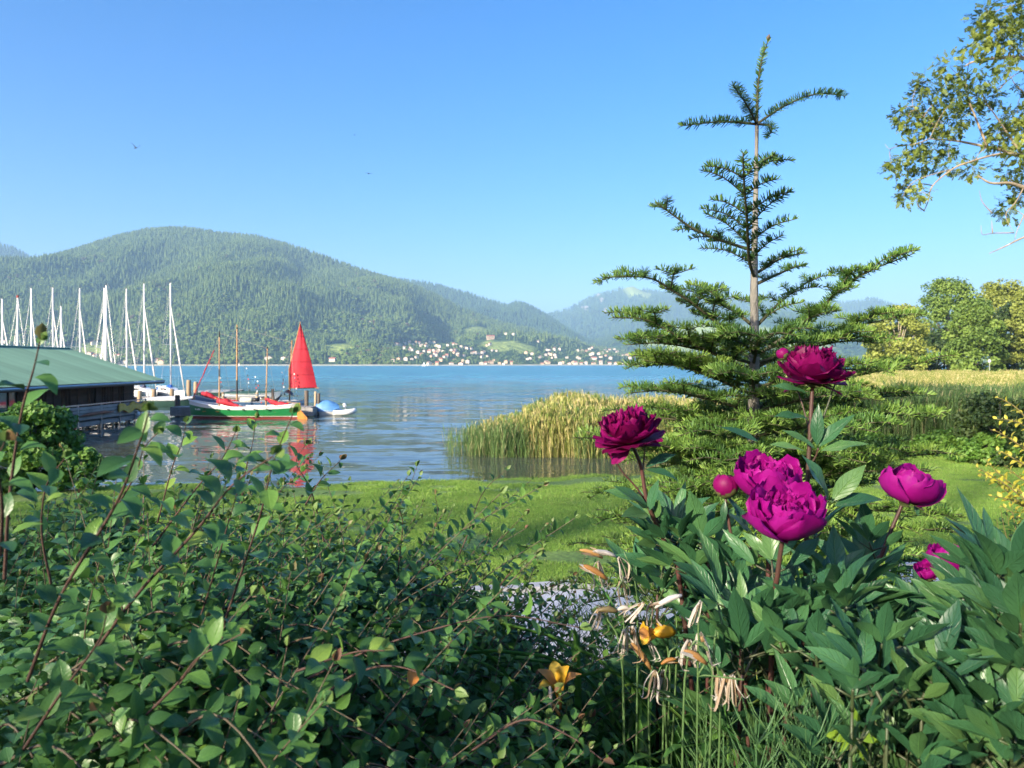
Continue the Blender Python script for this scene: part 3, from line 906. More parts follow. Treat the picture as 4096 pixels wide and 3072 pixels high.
for i in range(16):
    px = 2700 + i * 52 + R.uniform(-20, 20); py = 1450 - R.random() * 10
    p = far_hit(px, py)
    if p is None: continue
    j = i % 3; k = R.choice([0, 1, 3])
    t = thing('village_house', 'tiny pale shore house glimpsed behind the fir branches', 'house', (p.x, p.y, p.z), 'shore houses behind the fir')
    t.rotation_euler.z = R.choice([0, .4, 1.57])
    for nm, me in zip(('wall', 'roof'), HM[k][j]): link(nm, me, t)

# narrow pale beach along the far shore
M_beach = simple('beach', (0.5, 0.46, 0.34), (0.3, 0.32, 0.2), scale=0.02, rough=1.0)
b = MB(); rows = []
for x in np.arange(-1800, 2200, 20.0):
    y = float(far_shore(x)); rows.append([(x, y - 9 + R.uniform(-2, 2), -0.1), (x, y - 2, 1.4), (x, y + 12, 2.6)])
b.grid(rows)
tag(b.build('beach', M_beach), 'thin pale strip of beach along the far shore', 'beach', kind='structure')

# ------------------------------------------------------------------ leafy trees on the right bank
def leaf_cards(n, size, rr, flat=0.35):
    """template quads for leaf clumps"""
    pass

QUAD = (np.array([(-0.5, 0, 0), (0.5, 0, 0), (0.62, 0.55, 0.10), (0, 1.05, -0.05), (-0.62, 0.55, 0.10)]), np.array([(0, 1, 2, 3, 4)]))
def rand_rot(n):
    d = RN.normal(size=(n, 3)); u = RN.normal(size=(n, 3))
    return frames(d, u)

def foliage_tree(name, label, base, h, w, mat, barkm, group, seed, nlump=70, per=185, leaf=0.38, trunk_h=0.25, lean=0, shape=1.0, cat='tree', dens=1.0, limbs=9, loose=1.0):
    rr = random.Random(seed); rn = np.random.default_rng(seed)
    t = thing(name, label, cat, base, group)
    cents = []
    for i in range(nlump):
        u = rr.random(); zz = trunk_h + (1 - trunk_h) * u
        prof = math.sin(math.pi * min(1, (0.16 + 0.80 * u)) ** 0.9) ** 0.6
        a = rr.random() * 6.283; q = w / 2 * prof * math.sqrt(rr.uniform(0.15, 1.0)) * shape
        cents.append(Vector((base[0] + q * math.cos(a) + lean * u * h, base[1] + q * math.sin(a), base[2] + h * (zz * 0.94))))
    b = MB()
    top = Vector((base[0] + lean * h * .7, base[1], base[2] + h * 0.8))
    tr = catmull([Vector(base) - Vector((0, 0, .3)), Vector(base).lerp(top, 0.3) + Vector((rr.uniform(-.3, .3), 0, 0)), top], 5)
    b.tube(tr, [h * 0.022 * (1 - 0.85 * i / (len(tr) - 1)) for i in range(len(tr))], 8)
    b.build('trunk', barkm, t, smooth=True)
    for c in rr.sample(cents, min(limbs, len(cents))):
        k = tr[min(len(tr) - 2, max(1, int((c.z - base[2]) / h * len(tr) * 0.7)))]
        mid = k.lerp(c, 0.5) + Vector((0, 0, h * 0.03))
        bb = MB().tube(catmull([k, mid, c], 4), [h * .009 * (1 - .09 * i) for i in range(9)], 5)
        bb.build('limb', barkm, t, smooth=True)
    locs = []; tint = []; nr = []
    for ci, c in enumerate(cents):
        s = w * rr.uniform(0.09, 0.16) * loose
        n = int(per * dens * rr.uniform(.7, 1.3))
        d = rn.normal(size=(n, 3)); d /= np.linalg.norm(d, axis=1, keepdims=True)
        q = s * np.power(rn.random(n), 0.38)
        p = np.array(c)[None] + d * q[:, None] * np.array([1.15, 1.15, 0.8])
        locs.append(p); tint.append(np.clip(rr.uniform(0.1, 0.8) + rn.uniform(-.18, .18, n), 0.02, 0.98)); nr.append(d)
    locs = np.concatenate(locs); tint = np.concatenate(tint); nr = np.concatenate(nr)
    n = len(locs)
    dirs = rn.normal(size=(n, 3)) + np.array([0, 0, -0.3])
    ups = nr + rn.normal(size=(n, 3)) * 0.5 + np.array([0, 0, 0.7])
    rot = frames(dirs, ups)
    v, f, ti, _ = scatter(QUAD[0], QUAD[1], rot, locs - np.array(base), leaf * rn.uniform(0.6, 1.3, n), tint)
    me = np_mesh('crown', v, f, mat, tint=ti, smooth=False)
    cr = link('crown', me, t); cr['kind'] = 'stuff'
    return t

M_bark = simple('bark', (0.16, 0.13, 0.10), (0.07, 0.06, 0.05), scale=6, rough=0.95, bump=0.8, stretch=(1, 1, 0.25))
M_barkpale = simple('bark_pale', (0.42, 0.36, 0.26), (0.25, 0.21, 0.15), scale=4, rough=0.95, bump=0.5, stretch=(1, 1, 0.3))
M_tree1 = leafmat('park_leaves', [(0.0, (0.0697, 0.1318, 0.0232)), (0.5, (0.1395, 0.2247, 0.0388)), (1.0, (0.217, 0.31, 0.0543))], rough=0.6, trans=0.25, objrand=False)
M_tree2 = leafmat('park_leaves_yellow', [(0.0, (0.145, 0.1885, 0.0362)), (0.5, (0.232, 0.2755, 0.0508)), (1.0, (0.319, 0.3625, 0.0725))], rough=0.6, trans=0.25, objrand=False)
M_tree3 = leafmat('park_leaves_olive', [(0.0, (0.112, 0.119, 0.035)), (0.5, (0.182, 0.182, 0.056)), (1.0, (0.252, 0.238, 0.07))], rough=0.6, trans=0.25, objrand=False)
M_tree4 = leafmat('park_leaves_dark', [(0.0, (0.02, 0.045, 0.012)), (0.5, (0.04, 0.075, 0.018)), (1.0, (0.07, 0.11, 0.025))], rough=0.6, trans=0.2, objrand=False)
def park(px0, px1, ptop, d, mat, lab, seed, bark=None, pbase=1500, **kw):
    c = W((px0 + px1) / 2, pbase, d); z = gz(c.x, c.y)
    h = CAM_Z + (HOR - ptop) / FPX * d - z; w = (px1 - px0) / FPX * d
    return foliage_tree('park_tree', lab, (c.x, c.y, z), h, w, mat, bark or M_bark, 'tall trees on the right bank', seed, **kw)
park(3470, 3720, 1222, 150, M_tree2, 'yellow green tree at water edge with pale forked branches showing', 101, bark=M_barkpale, limbs=16, trunk_h=0.12, dens=0.75)
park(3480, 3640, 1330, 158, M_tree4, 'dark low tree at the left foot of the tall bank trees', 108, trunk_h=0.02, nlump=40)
park(3660, 3930, 1105, 185, M_tree1, 'tallest rounded tree rising behind the yellow green one', 102, trunk_h=0.3)
park(3790, 4010, 1190, 148, M_tree1, 'bright green full-skirted tree behind the lamp post', 103, trunk_h=0.1, nlump=80)
park(3880, 4130, 1108, 178, M_tree2, 'tall pale tree behind the bright green tree', 104, trunk_h=0.2)
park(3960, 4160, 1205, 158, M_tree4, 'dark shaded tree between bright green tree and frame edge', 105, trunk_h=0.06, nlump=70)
park(4040, 4300, 1120, 150, M_tree2, 'sunlit yellow tree cut by the right frame edge', 106, trunk_h=0.15)
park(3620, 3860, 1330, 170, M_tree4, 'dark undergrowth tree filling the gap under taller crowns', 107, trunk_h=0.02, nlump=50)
park(4220, 4500, 1090, 160, M_tree1, 'big tree mostly beyond the right edge of the bank', 109, trunk_h=0.1)

# ------------------------------------------------------------------ reeds
M_reed = leafmat('reed', [(0.0, (0.156, 0.234, 0.039)), (0.35, (0.247, 0.299, 0.065)), (0.6, (0.39, 0.377, 0.117)), (0.8, (0.572, 0.494, 0.208)), (1.0, (0.715, 0.598, 0.312))], rough=0.7, trans=0.35)
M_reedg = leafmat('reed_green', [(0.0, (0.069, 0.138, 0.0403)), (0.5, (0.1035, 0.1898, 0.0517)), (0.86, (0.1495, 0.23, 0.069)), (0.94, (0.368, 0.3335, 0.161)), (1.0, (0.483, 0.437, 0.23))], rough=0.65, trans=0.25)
def reed_proto(seed, mat, n=20, spread=0.24, plume=0.3, leafy=1.0):
    rr = random.Random(seed); V = []; F = []; T = []
    def strip(pts, ws, side, t):
        o = len(V)
        for p, w_ in zip(pts, ws):
            V.append(p - side * w_); V.append(p + side * w_); T.append(t); T.append(t)
        for i in range(len(pts) - 1):
            F.append((o + 2 * i, o + 2 * i + 1, o + 2 * i + 3, o + 2 * i + 2))
    for i in range(n):
        a = rr.random() * 6.283; q = spread * math.sqrt(rr.random())
        b0 = Vector((q * math.cos(a), q * math.sin(a), -0.05)); h = rr.uniform(0.72, 1.0)
        ln = Vector((rr.uniform(-.12, .12), rr.uniform(-.12, .12), 0))
        side = Vector((math.cos(a * 3), math.sin(a * 3), 0)); t = rr.random()
        pts = [b0 + Vector((0, 0, h * u)) + ln * u * u for u in (0, 0.35, 0.7, 1.0)]
        strip(pts, [0.0045, 0.004, 0.0035, 0.002], side, t)
        for k in range(int(rr.uniform(2, 5) * leafy)):
            u = rr.uniform(0.25, 0.92); p = b0 + Vector((0, 0, h * u)) + ln * u * u
            aa = rr.random() * 6.283; dr = Vector((math.cos(aa), math.sin(aa), 0)); L = rr.uniform(0.12, 0.26)
            lp = [p, p + dr * L * 0.2 + Vector((0, 0, L * .7)), p + dr * L * 0.42 + Vector((0, 0, L * 1.15)), p + dr * L * 0.75 + Vector((0, 0, L * 1.2))]
            strip(lp, [0.003, 0.0065, 0.005, 0.001], Vector((-dr.y, dr.x, 0.2)), (t + rr.uniform(-.1, .1)) % 1)
        if rr.random() < plume:
            tp = pts[-1]
            for k in range(4):
                aa = rr.random() * 6.28
                strip([tp + Vector((0, 0, -.02)), tp + Vector((.02 * math.cos(aa), .02 * math.sin(aa), .04)), tp + Vector((.03 * math.cos(aa), .03 * math.sin(aa), .09))], [0.004, 0.012, 0.002], Vector((math.sin(aa), math.cos(aa), 0)), 0.93)
    return np_mesh('reed_clump', np.array([tuple(v) for v in V]), np.array(F), mat, tint=np.array(T), smooth=False)
REED = [reed_proto(300 + i, M_reed, plume=0.5) for i in range(5)]
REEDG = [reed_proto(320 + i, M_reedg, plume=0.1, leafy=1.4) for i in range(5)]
def reeds(name, label, polys, n, hmin, hmax, protos, edge=0.0, hscale=None, fade=None):
    xs = []; ys = []
    poly = np.array(polys); mn = poly.min(0); mx = poly.max(0)
    x = RN.uniform(mn[0], mx[0], n); y = RN.uniform(mn[1], mx[1], n)
    ins = np.zeros(n, bool); j = len(poly) - 1
    for i in range(len(poly)):
        xi, yi = poly[i]; xj, yj = poly[j]
        c = ((yi > y) != (yj > y)) & (x < (xj - xi) * (y - yi) / (yj - yi + 1e-12) + xi)
        ins ^= c; j = i
    x, y = x[ins], y[ins]
    pt = vnoise(x, y, 0.35, 3.1)
    k = RN.random(len(x)) < 0.75 + pt
    if fade is not None: k &= RN.random(len(x)) < fade(x, y)
    x, y, pt = x[k], y[k], pt[k]
    z = np.maximum(ground_z(x, y), -0.35)
    h = RN.uniform(hmin, hmax, len(x)) * (1 + 0.25 * pt)
    if hscale is not None: h = h * hscale(x, y)
    s = np.stack([np.full(len(x), 1.0) * h * 0.8, np.full(len(x), 1.0) * h * 0.8, h], 1)
    o = gn_scatter(name, np.stack([x, y, z], 1), protos, RN.uniform(0, 6.28, len(x)), s, tilt=RN.normal(0, 0.05, (len(x), 2)))
    tag(o, label, 'reeds', kind='stuff')
    return o
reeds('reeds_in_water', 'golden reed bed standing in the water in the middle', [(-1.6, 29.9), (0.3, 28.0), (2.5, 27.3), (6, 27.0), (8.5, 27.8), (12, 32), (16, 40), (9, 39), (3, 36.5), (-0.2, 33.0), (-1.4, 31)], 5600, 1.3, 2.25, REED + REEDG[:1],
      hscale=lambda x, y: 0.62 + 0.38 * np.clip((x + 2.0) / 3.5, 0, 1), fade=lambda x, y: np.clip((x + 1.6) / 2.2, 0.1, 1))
reeds('reeds_shaded_edge', 'reeds thinning out into the water at left, shade put into green colour', [(-3.0, 29.8), (-1.8, 28.2), (-0.2, 27.3), (0.9, 27.6), (0.6, 30), (-0.8, 32.5), (-2.4, 31.2)], 900, 0.9, 1.9, [reed_proto(340 + i, M_reedg, n=7, plume=.1, leafy=1.3, spread=.34) for i in range(3)],
      hscale=lambda x, y: 0.6 + 0.4 * np.clip((x + 3.0) / 3.0, 0, 1), fade=lambda x, y: np.clip((x + 3.1) / 2.6, 0.12, 1) ** 1.3)  # shade on the left reeds done with the greener reed colour
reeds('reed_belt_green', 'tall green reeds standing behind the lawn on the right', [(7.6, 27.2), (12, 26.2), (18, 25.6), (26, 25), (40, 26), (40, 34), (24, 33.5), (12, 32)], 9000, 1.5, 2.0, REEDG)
reeds('reed_meadow_gold', 'pale golden reed meadow reaching to the trees on the right', [(12, 32), (24, 33.5), (50, 33), (120, 120), (118, 141), (66, 141), (55, 128), (42, 98), (24, 57)], 16000, 1.2, 1.7, REED)

# ------------------------------------------------------------------ lawn grass
M_grass = leafmat('grass', [(0.0, (0.18, 0.32, 0.05)), (0.5, (0.26, 0.43, 0.07)), (0.85, (0.32, 0.48, 0.085)), (1.0, (0.32, 0.33, 0.12))], rough=0.6, trans=0.35)
def grass_proto(seed, mat, n=30, spread=0.11, h0=0.018, h1=0.042, w=0.0032, curl=0.5, tvar=.3):
    rr = random.Random(seed); V = []; F = []; T = []
    for i in range(n):
        a = rr.random() * 6.283; q = spread * math.sqrt(rr.random()); h = rr.uniform(h0, h1); aa = rr.random() * 6.283
        d = Vector((math.cos(aa), math.sin(aa), 0)); s = Vector((-d.y, d.x, 0)); b0 = Vector((q * math.cos(a), q * math.sin(a), -0.005))
        o = len(V); t = rr.random() * tvar; c = curl * rr.uniform(.3, 1.2)
        for u in (0, 0.5, 1.0):
            p = b0 + Vector((0, 0, h * (u - 0.25 * c * u * u))) + d * h * c * u * u
            ww = w * (1 - 0.85 * u)
            V.append(p - s * ww); V.append(p + s * ww); T += [t, t]
        for k in range(2): F.append((o + 2 * k, o + 2 * k + 1, o + 2 * k + 3, o + 2 * k + 2))
    return np_mesh('grass_tuft', np.array([tuple(v) for v in V]), np.array(F), mat, tint=np.array(T), smooth=False)
GRASS = [grass_proto(400 + i, M_grass) for i in range(6)]
def lawn():
    n = 60000
    y = 8.2 + 19 * np.power(RN.random(n), 1.15); x = RN.uniform(-1, 1, n) * (0.72 * y + 0.5)
    yy = path_y(x, y); sy = shore_y(x)
    bare = vnoise(x, y, 0.9, 8.0)
    shore_bare = (sy - y < 3.2) & (sy - y > 0.9) & (bare > 0.02) & (x < 6)
    k = (yy > 8.32) & (y < sy - 0.1) & (bare > -0.42) & ~shore_bare & ~((x > 7.6) & (y > 26.6))
    x, y = x[k], y[k]
    z = ground_z(x, y)
    ln = vnoise(x, y, 0.5, 2.0)
    s = RN.uniform(0.75, 1.3, len(x)) * (1 + 0.18 * ln) * (1 + 0.02 * y)
    tag(gn_scatter('lawn_grass', np.stack([x, y, z], 1), GRASS, RN.uniform(0, 6.28, len(x)), s), 'short green lawn grass between the path and the lake', 'grass', kind='stuff')
lawn()
# longer grass along the water edge and at the foot of the reeds
LONG = [grass_proto(420 + i, M_grass, n=16, spread=0.12, h0=0.08, h1=0.24, w=0.005, curl=0.6) for i in range(4)]
x = RN.uniform(-14, 8, 1500); y = shore_y(x) + 0.25 * np.sin(x * 1.3) + 0.15 * np.sin(x * 3.1 + 1) - RN.uniform(0.15, 0.7, len(x))
x2 = RN.uniform(7.5, 30, 2600); y2 = RN.uniform(24.6, 27.2, 2600)
x = np.concatenate([x, x2]); y = np.concatenate([y, y2])
s = np.concatenate([RN.uniform(0.3, 0.8, 1500), RN.uniform(0.8, 2.0, 2600)])
tag(gn_scatter('long_grass', np.stack([x, y, ground_z(x, y)], 1), LONG, RN.uniform(0, 6.28, len(x)), s), 'longer uncut grass along the shore and under the reeds', 'grass', kind='stuff')

# ------------------------------------------------------------------ boathouse
M_plankdark = simple('dark_stained_boards', (0.075, 0.042, 0.028), (0.035, 0.022, 0.016), scale=5, rough=0.75, bump=0.4, stretch=(1, 0.15, 1), rand=0.3)
M_roofgreen = simple('green_corrugated', (0.19, 0.33, 0.23), (0.115, 0.22, 0.155), scale=1.6, rough=0.55, bump=0.05, rand=0.13, stretch=(0.12, 1, .3))
M_fascia = simple('weathered_fascia', (0.20, 0.17, 0.15), (0.12, 0.10, 0.09), scale=3, rough=0.85, bump=0.3, stretch=(1, .2, 1))
M_grey = simple('weathered_grey_wood', (0.34, 0.33, 0.32), (0.20, 0.19, 0.18), scale=4, rough=0.9, bump=0.4, stretch=(1, .3, .3), rand=0.15)
M_pile = simple('pile_wood', (0.42, 0.31, 0.19), (0.24, 0.17, 0.11), scale=5, rough=0.9, bump=0.5, stretch=(1, 1, .2), rand=0.2)
M_piledark = simple('pile_wood_dark', (0.16, 0.13, 0.10), (0.08, 0.065, 0.05), scale=5, rough=0.9, bump=0.5, stretch=(1, 1, .2), rand=0.2)
M_glass = simple('window_glass', (0.10, 0.14, 0.17), (0.07, 0.10, 0.12), scale=2, rough=0.05, spec=1.0)
M_whitepaint = simple('white_paint', (0.78, 0.78, 0.76), (0.7, 0.7, 0.68), scale=5, rough=0.4, rand=0.05)
M_metal = simple('galvanised', (0.45, 0.46, 0.47), (0.35, 0.36, 0.37), scale=8, rough=0.4, metallic=0.7)

BX, BW = -28.3, 6.1
bh = thing('boathouse', 'long dark timber boathouse with green corrugated roof on piles', 'boathouse', (-28.3, 36, 0))
WX = -23.6; Y0, Y1 = 25.0, 46.0
wins = [(34.4, 1.5), (37.0, .6), (39.0, .7), (41.4, .75), (42.45, .55), (43.3, .55), (44.5, .5)]
def plank(name, ya, yb, z, hh=0.195, x=WX):
    MB().box((x + R.uniform(-.008, .008), (ya + yb) / 2, z), (0.05, yb - ya - 0.008, hh)).build('plank', M_plankdark, bh)
for r_ in range(11):
    z = 0.45 + r_ * 0.2
    cuts = [Y0]
    if 1.0 <= z <= 2.15:
        for (c, w_) in wins: cuts += [c - w_ / 2, c + w_ / 2]
    else:
        cuts += [31 + R.uniform(-1, 1), 31.001 + R.uniform(-1, 1), 38.2, 38.2]
        cuts = sorted(cuts)[:1] + [32.0 + 0.7 * (r_ % 3), 32.0 + 0.7 * (r_ % 3), 39.5 + 0.5 * (r_ % 2), 39.5 + 0.5 * (r_ % 2)]
    cuts.append(Y1)
    for a_, b_ in zip(cuts[::2], cuts[1::2]):
        if b_ - a_ > 0.05: plank('plank', a_, b_, z)
for (c, w_) in wins:
    f = MB()
    for s in (-1, 1): f.box((WX + .01, c + s * (w_ / 2 + .02), 1.58), (.09, .07, 1.28))
    f.box((WX + .012, c, 2.2), (.08, w_ - .04, .07)); f.box((WX + .02, c, 0.97), (.12, w_ + .1, .06))
    f.box((WX + .005, c + .1 * w_, 1.58), (.05, .05, 1.16))
    wf = f.build('window', M_plankdark, bh)
    if w_ > 1: MB().box((WX - .03, c, 1.58), (.012, w_, 1.2)).build('pane', M_glass, wf)
    else: MB().box((WX - .02, c + .14 * w_, 1.58), (.03, w_ * .7, 1.2)).build('shutter', M_plankdark, wf)
sh = MB(); sh.box((WX + .06, 35.9, 1.55), (.05, .9, 1.2)); 
for y_ in (38.1, 40.2, 41.95): MB().box((WX + .05, y_, 1.55), (.04, .5, 1.2)).build('shutter', M_plankdark, bh)
# end walls, far side wall, inner floor
for y_ in (Y0, Y1):
    g = MB(); g.add([(WX, y_, .35), (-33, y_, .35), (-33, y_, 2.62), (BX, y_, 4.3), (WX, y_, 2.62)], [(0, 1, 2, 3, 4)])
    g.add([(WX, y_ + .06, .35), (-33, y_ + .06, .35), (-33, y_ + .06, 2.62), (BX, y_ + .06, 4.3), (WX, y_ + .06, 2.62)], [(4, 3, 2, 1, 0)])
    g.build('end_wall', M_plankdark, bh)
for y_ in (25.3, 30, 35.5, 41, 45.7): MB().box((-33, y_, 1.4), (.22, .22, 2.9)).build('rear_post', M_plankdark, bh)
# roof: corrugated sheets, one by one
rs = math.hypot(BW, 2.0)
def roof_panel_mesh(wd=1.02, side=1):
    b = MB(); rows = []
    for k in range(15):
        y_ = -wd / 2 + wd * k / 14; dz = 0.028 * (k % 2)
        rows.append([(0, y_, 4.47 + dz), (side * BW * 0.33, y_, 4.47 - 2.0 * .33 + dz), (side * BW * .66, y_, 4.47 - 2 * .66 + dz), (side * BW, y_, 2.47 + dz)])
    b.grid(rows)
    me = bpy.data.meshes.new('roof_panel'); me.from_pydata([tuple(v) for v in b.v], [], b.f); me.materials.append(M_roofgreen)
    return me
for side in (1, -1):
    pm = roof_panel_mesh(side=side)
    for i in range(23):
        o = link('roof_panel', pm, bh); o.location = (0, 24.6 + i * 1.0 - 36, 0.006 * (i % 2) + R.uniform(-.004, .004))
MB().tube([(BX, 24.2, 4.50), (BX, 47.1, 4.50)], .1, 8, flat=.5).build('ridge_cap', M_roofgreen, bh)
MB().box((BX + BW - .02, 35.6, 2.36), (.05, 23, .2)).build('fascia', M_fascia, bh)
for s in (1, -1):
    MB().beam((BX, 47.12, 4.38), (BX + s * BW, 47.12, 2.38), .05, .18).build('bargeboard', M_fascia, bh)
MB().tube([(BX + BW + .07, 24.1, 2.36), (BX + BW + .07, 46.9, 2.40)], .07, 6).build('gutter', M_metal, bh)
for y_ in np.arange(25.2, 47, 2.3):
    MB().beam((WX - .2, y_, 2.62), (BX + BW - .05, y_, 2.36), .09, .12).build('rafter', M_fascia, bh)

# walkway along the boathouse
wk = thing('boathouse_walkway', 'grey timber walkway with railing along the dark boathouse', 'walkway', (-23.1, 36, 0.4))
for k in range(5):
    for j in range(4):
        ya = 26 + j * 4.9 + (k % 2) * .3
        MB().box((-23.5 + k * .19, ya + 2.4, .4), (.175, 4.85, .05)).build('deck_board', M_grey, wk)
MB().box((-22.62, 36, .3), (.06, 19.6, .22)).build('edge_beam', M_grey, wk)
posts = [26.5, 28.7, 30.9, 33.1, 35.5, 38.3, 40.5, 42.4, 44.1, 45.4]
for y_ in posts:
    MB().box((-22.55, y_, .6), (.075, .075, 1.55)).build('railing_post', M_metal, wk)
for zz, hh in ((1.34, .06),):
    for a_, b_ in zip(posts, posts[1:]): MB().beam((-22.55, a_ + .04, zz), (-22.55, b_ - .04, zz), .07, hh).build('handrail', M_metal, wk)
for zz in (.62, .80, .98, 1.16):
    for a_, b_ in zip(posts, posts[1:]): MB().beam((-22.51, a_ + .04, zz), (-22.51, b_ - .04, zz + R.uniform(-.01, .01)), .025, .155).build('railing_board', M_grey, wk)
for i, y_ in enumerate(np.arange(26, 46, 1.45)):
    MB().tube([(-22.7 - .0 * (i % 2), y_, -1.2), (-22.7, y_ + R.uniform(-.04, .04), .3)], .07, 7).build('pile', M_pile, wk)
    MB().tube([(-23.45, y_ + .3, -1.2), (-23.45, y_ + .3, .3)], .08, 7).build('pile', M_piledark, wk)
for i in range(8): MB().tube([(-22.75, 27 + 2.3 * i, -.1), (-22.75, 28.9 + 2.3 * i, .3)], .035, 5).build('brace', M_piledark, wk)

# yellow tarpaulin over the railing, a bundle of boards and a buoy
M_yellow = simple('yellow_tarp', (0.62, 0.42, 0.05), (0.4, 0.27, 0.03), scale=6, rough=0.6, bump=.5)
tb = MB(); rows = []
for i in range(15):
    y_ = 42.0 + 3.4 * i / 14; row = []
    for k in range(6):
        q = k / 5
        row.append((-22.42 + .12 * q + R.uniform(-.03, .03), y_ + R.uniform(-.05, .05), 1.18 - .42 * q + .10 * math.sin(i * 1.1) + R.uniform(-.04, .04)))
    rows.append(row)
tb.grid(rows); rows = [[Vector(p) + Vector((-.06, 0, -.02)) for p in r] for r in rows]; tb.grid(rows)
tag(tb.build('yellow_tarp', M_yellow, smooth=True), 'crumpled yellow tarpaulin hung on the walkway railing', 'tarp')
cn = MB(); cn.tube([(-22.4, 38.2, .78), (-22.38, 39.2, .84), (-22.38, 40.6, .86), (-22.4, 41.5, .80)], [.02, .09, .09, .02], 8)
tag(cn.build('rolled_cover', simple('brown_cover', (.3, .13, .08), scale=5, rough=.8), smooth=True), 'rolled reddish brown cover tied to the walkway railing', 'cover')
bo = MB(); rows = []
for i in range(7):
    th = math.pi * i / 6; rows.append([(-22.35 + .11 * math.sin(th) * math.cos(p), 44.1 + .11 * math.sin(th) * math.sin(p), .52 + .14 * math.cos(th)) for p in np.arange(0, 6.28, .785)])
bo.grid(rows, close=True); bo.tube([(-22.35, 44.1, .64), (-22.45, 44.1, 1.3)], .012, 4)
tag(bo.build('fender_buoy', M_whitepaint, smooth=True), 'small white fender hanging from the last walkway posts', 'fender')

# ------------------------------------------------------------------ boats
def hull_rows(L, B, depth, sheer_bow, sheer_mid, sheer_stern, zs_rel, nsec=15, stern_w=0.35, bow_full=0.9, rake=0.35):
    """rows from keel to sheer; x runs stern (-L/2) to bow (+L/2)"""
    secs = []
    for i in range(nsec):
        t = i / (nsec - 1)                      # 0 stern .. 1 bow
        x = -L / 2 + L * t
        wv = (1 - abs(2 * t - 1) ** 2.3)
        if t < 0.5: wv = stern_w + (1 - stern_w) * (1 - (1 - 2 * t) ** 2.2)
        else: wv = (1 - (2 * t - 1) ** 2.4) ** bow_full
        hb = max(B / 2 * wv, 0.012)
        sh = sheer_mid + (sheer_bow - sheer_mid) * max(0, 2 * t - 1) ** 2 + (sheer_stern - sheer_mid) * max(0, 1 - 2 * t) ** 2
        secs.append((x, hb, sh, t))
    return secs

def hull_part(secs, lo, hi, steps, side_fn, rake=0.3, L=1.0):
    pass

def make_hull(parent, L, B, bands, sheer, stern_w=.35, rake=.35, keel=-.35, inner=None, smooth=True, names=None):
    """bands: list of (material, fraction or absolute z spec) from the keel to the sheer; each band is one part"""
    secs = hull_rows(L, B, .4, sheer[0], sheer[1], sheer[2], None, stern_w=stern_w)
    def pt(x, hb, sh, t, z, s):
        f = (z - keel) / (sh - keel); f = max(0, min(1, f))
        w = hb * (f ** 0.42) * (0.92 + .08 * f)
        xr = x + rake * max(0, 2 * t - 1) ** 3 * (f - .6) - 0.15 * max(0, 1 - 2 * t) ** 3 * (f - .5)
        return Vector((xr, s * w, z))
    for bi, (nm, mat, zl, zh) in enumerate(bands):
        b = MB()
        for s in (-1, 1):
            rows = []
            for (x, hb, sh, t) in secs:
                a_ = zl(sh); c_ = zh(sh); row = []
                for k in range(4):
                    row.append(pt(x, hb, sh, t, a_ + (c_ - a_) * k / 3, s))
                rows.append(row)
            b.grid(rows)
        # stern closing
        x, hb, sh, t = secs[0]; a_ = zl(sh); c_ = zh(sh)
        b.add([pt(x, hb, sh, t, a_, -1), pt(x, hb, sh, t, a_, 1), pt(x, hb, sh, t, c_, 1), pt(x, hb, sh, t, c_, -1)], [(0, 1, 2, 3)])
        b.build(nm, mat, parent, smooth=smooth, world=False)
    return secs

M_green = simple('hull_green', (0.02, 0.22, 0.06), (0.015, 0.17, 0.05), scale=2, rough=0.3, coat=.3)
M_red = simple('boot_red', (0.30, 0.05, 0.035), (0.2, 0.04, 0.03), scale=3, rough=0.5)
M_navy = simple('hull_navy', (0.035, 0.08, 0.17), (0.025, 0.06, 0.13), scale=2, rough=0.35, coat=.3)
M_sail = simple('sail_red', (0.40, 0.010, 0.028), (0.32, 0.008, 0.02), scale=1.4, rough=0.75, bump=.15, bscale=3)
M_spar = simple('spar_wood', (0.42, 0.24, 0.09), (0.28, 0.15, 0.06), scale=4, rough=0.5, stretch=(1, 1, .15))
M_varn = simple('varnished_wood', (0.45, 0.2, 0.045), (0.3, 0.12, 0.03), scale=4, rough=0.35, stretch=(.3, 1, 1))
M_black = simple('black_paint', (0.02, 0.022, 0.025), (0.015, 0.015, 0.017), scale=4, rough=0.5)
M_rope = simple('rope', (0.35, 0.33, 0.28), (0.25, 0.23, 0.2), scale=20, rough=0.9)
M_bluecov = simple('blue_cover', (0.02, 0.13, 0.50), (0.015, 0.09, 0.36), scale=4, rough=0.6, bump=.3)
M_tarp = simple('light_blue_tarp', (0.10, 0.27, 0.52), (0.07, 0.2, 0.42), scale=4, rough=0.55, bump=.4)
M_gel = simple('gelcoat', (0.72, 0.72, 0.70), (0.62, 0.62, 0.60), scale=2, rough=0.25, coat=.3)

def furled(b, pts, rads, seg=9, seed=0):
    rr = random.Random(seed); pts = catmull(pts, 5); n = len(pts)
    rad = np.interp(np.linspace(0, 1, n), np.linspace(0, 1, len(rads)), rads)
    b.tube([p + Vector((rr.uniform(-.02, .02), rr.uniform(-.02, .02), rr.uniform(-.025, .025))) for p in pts], [r_ * rr.uniform(.75, 1.25) for r_ in rad], seg)
    # gaskets and loose folds
    for k in range(1, n - 1, 2):
        p = pts[k]; a = rr.random() * 6.28
        q = p + Vector((rr.uniform(-.2, .2), math.cos(a) * rad[k] * .8, math.sin(a) * rad[k] * .8 - .03))
        b.tube([p, q], [rad[k] * .7, rad[k] * .25], 6)

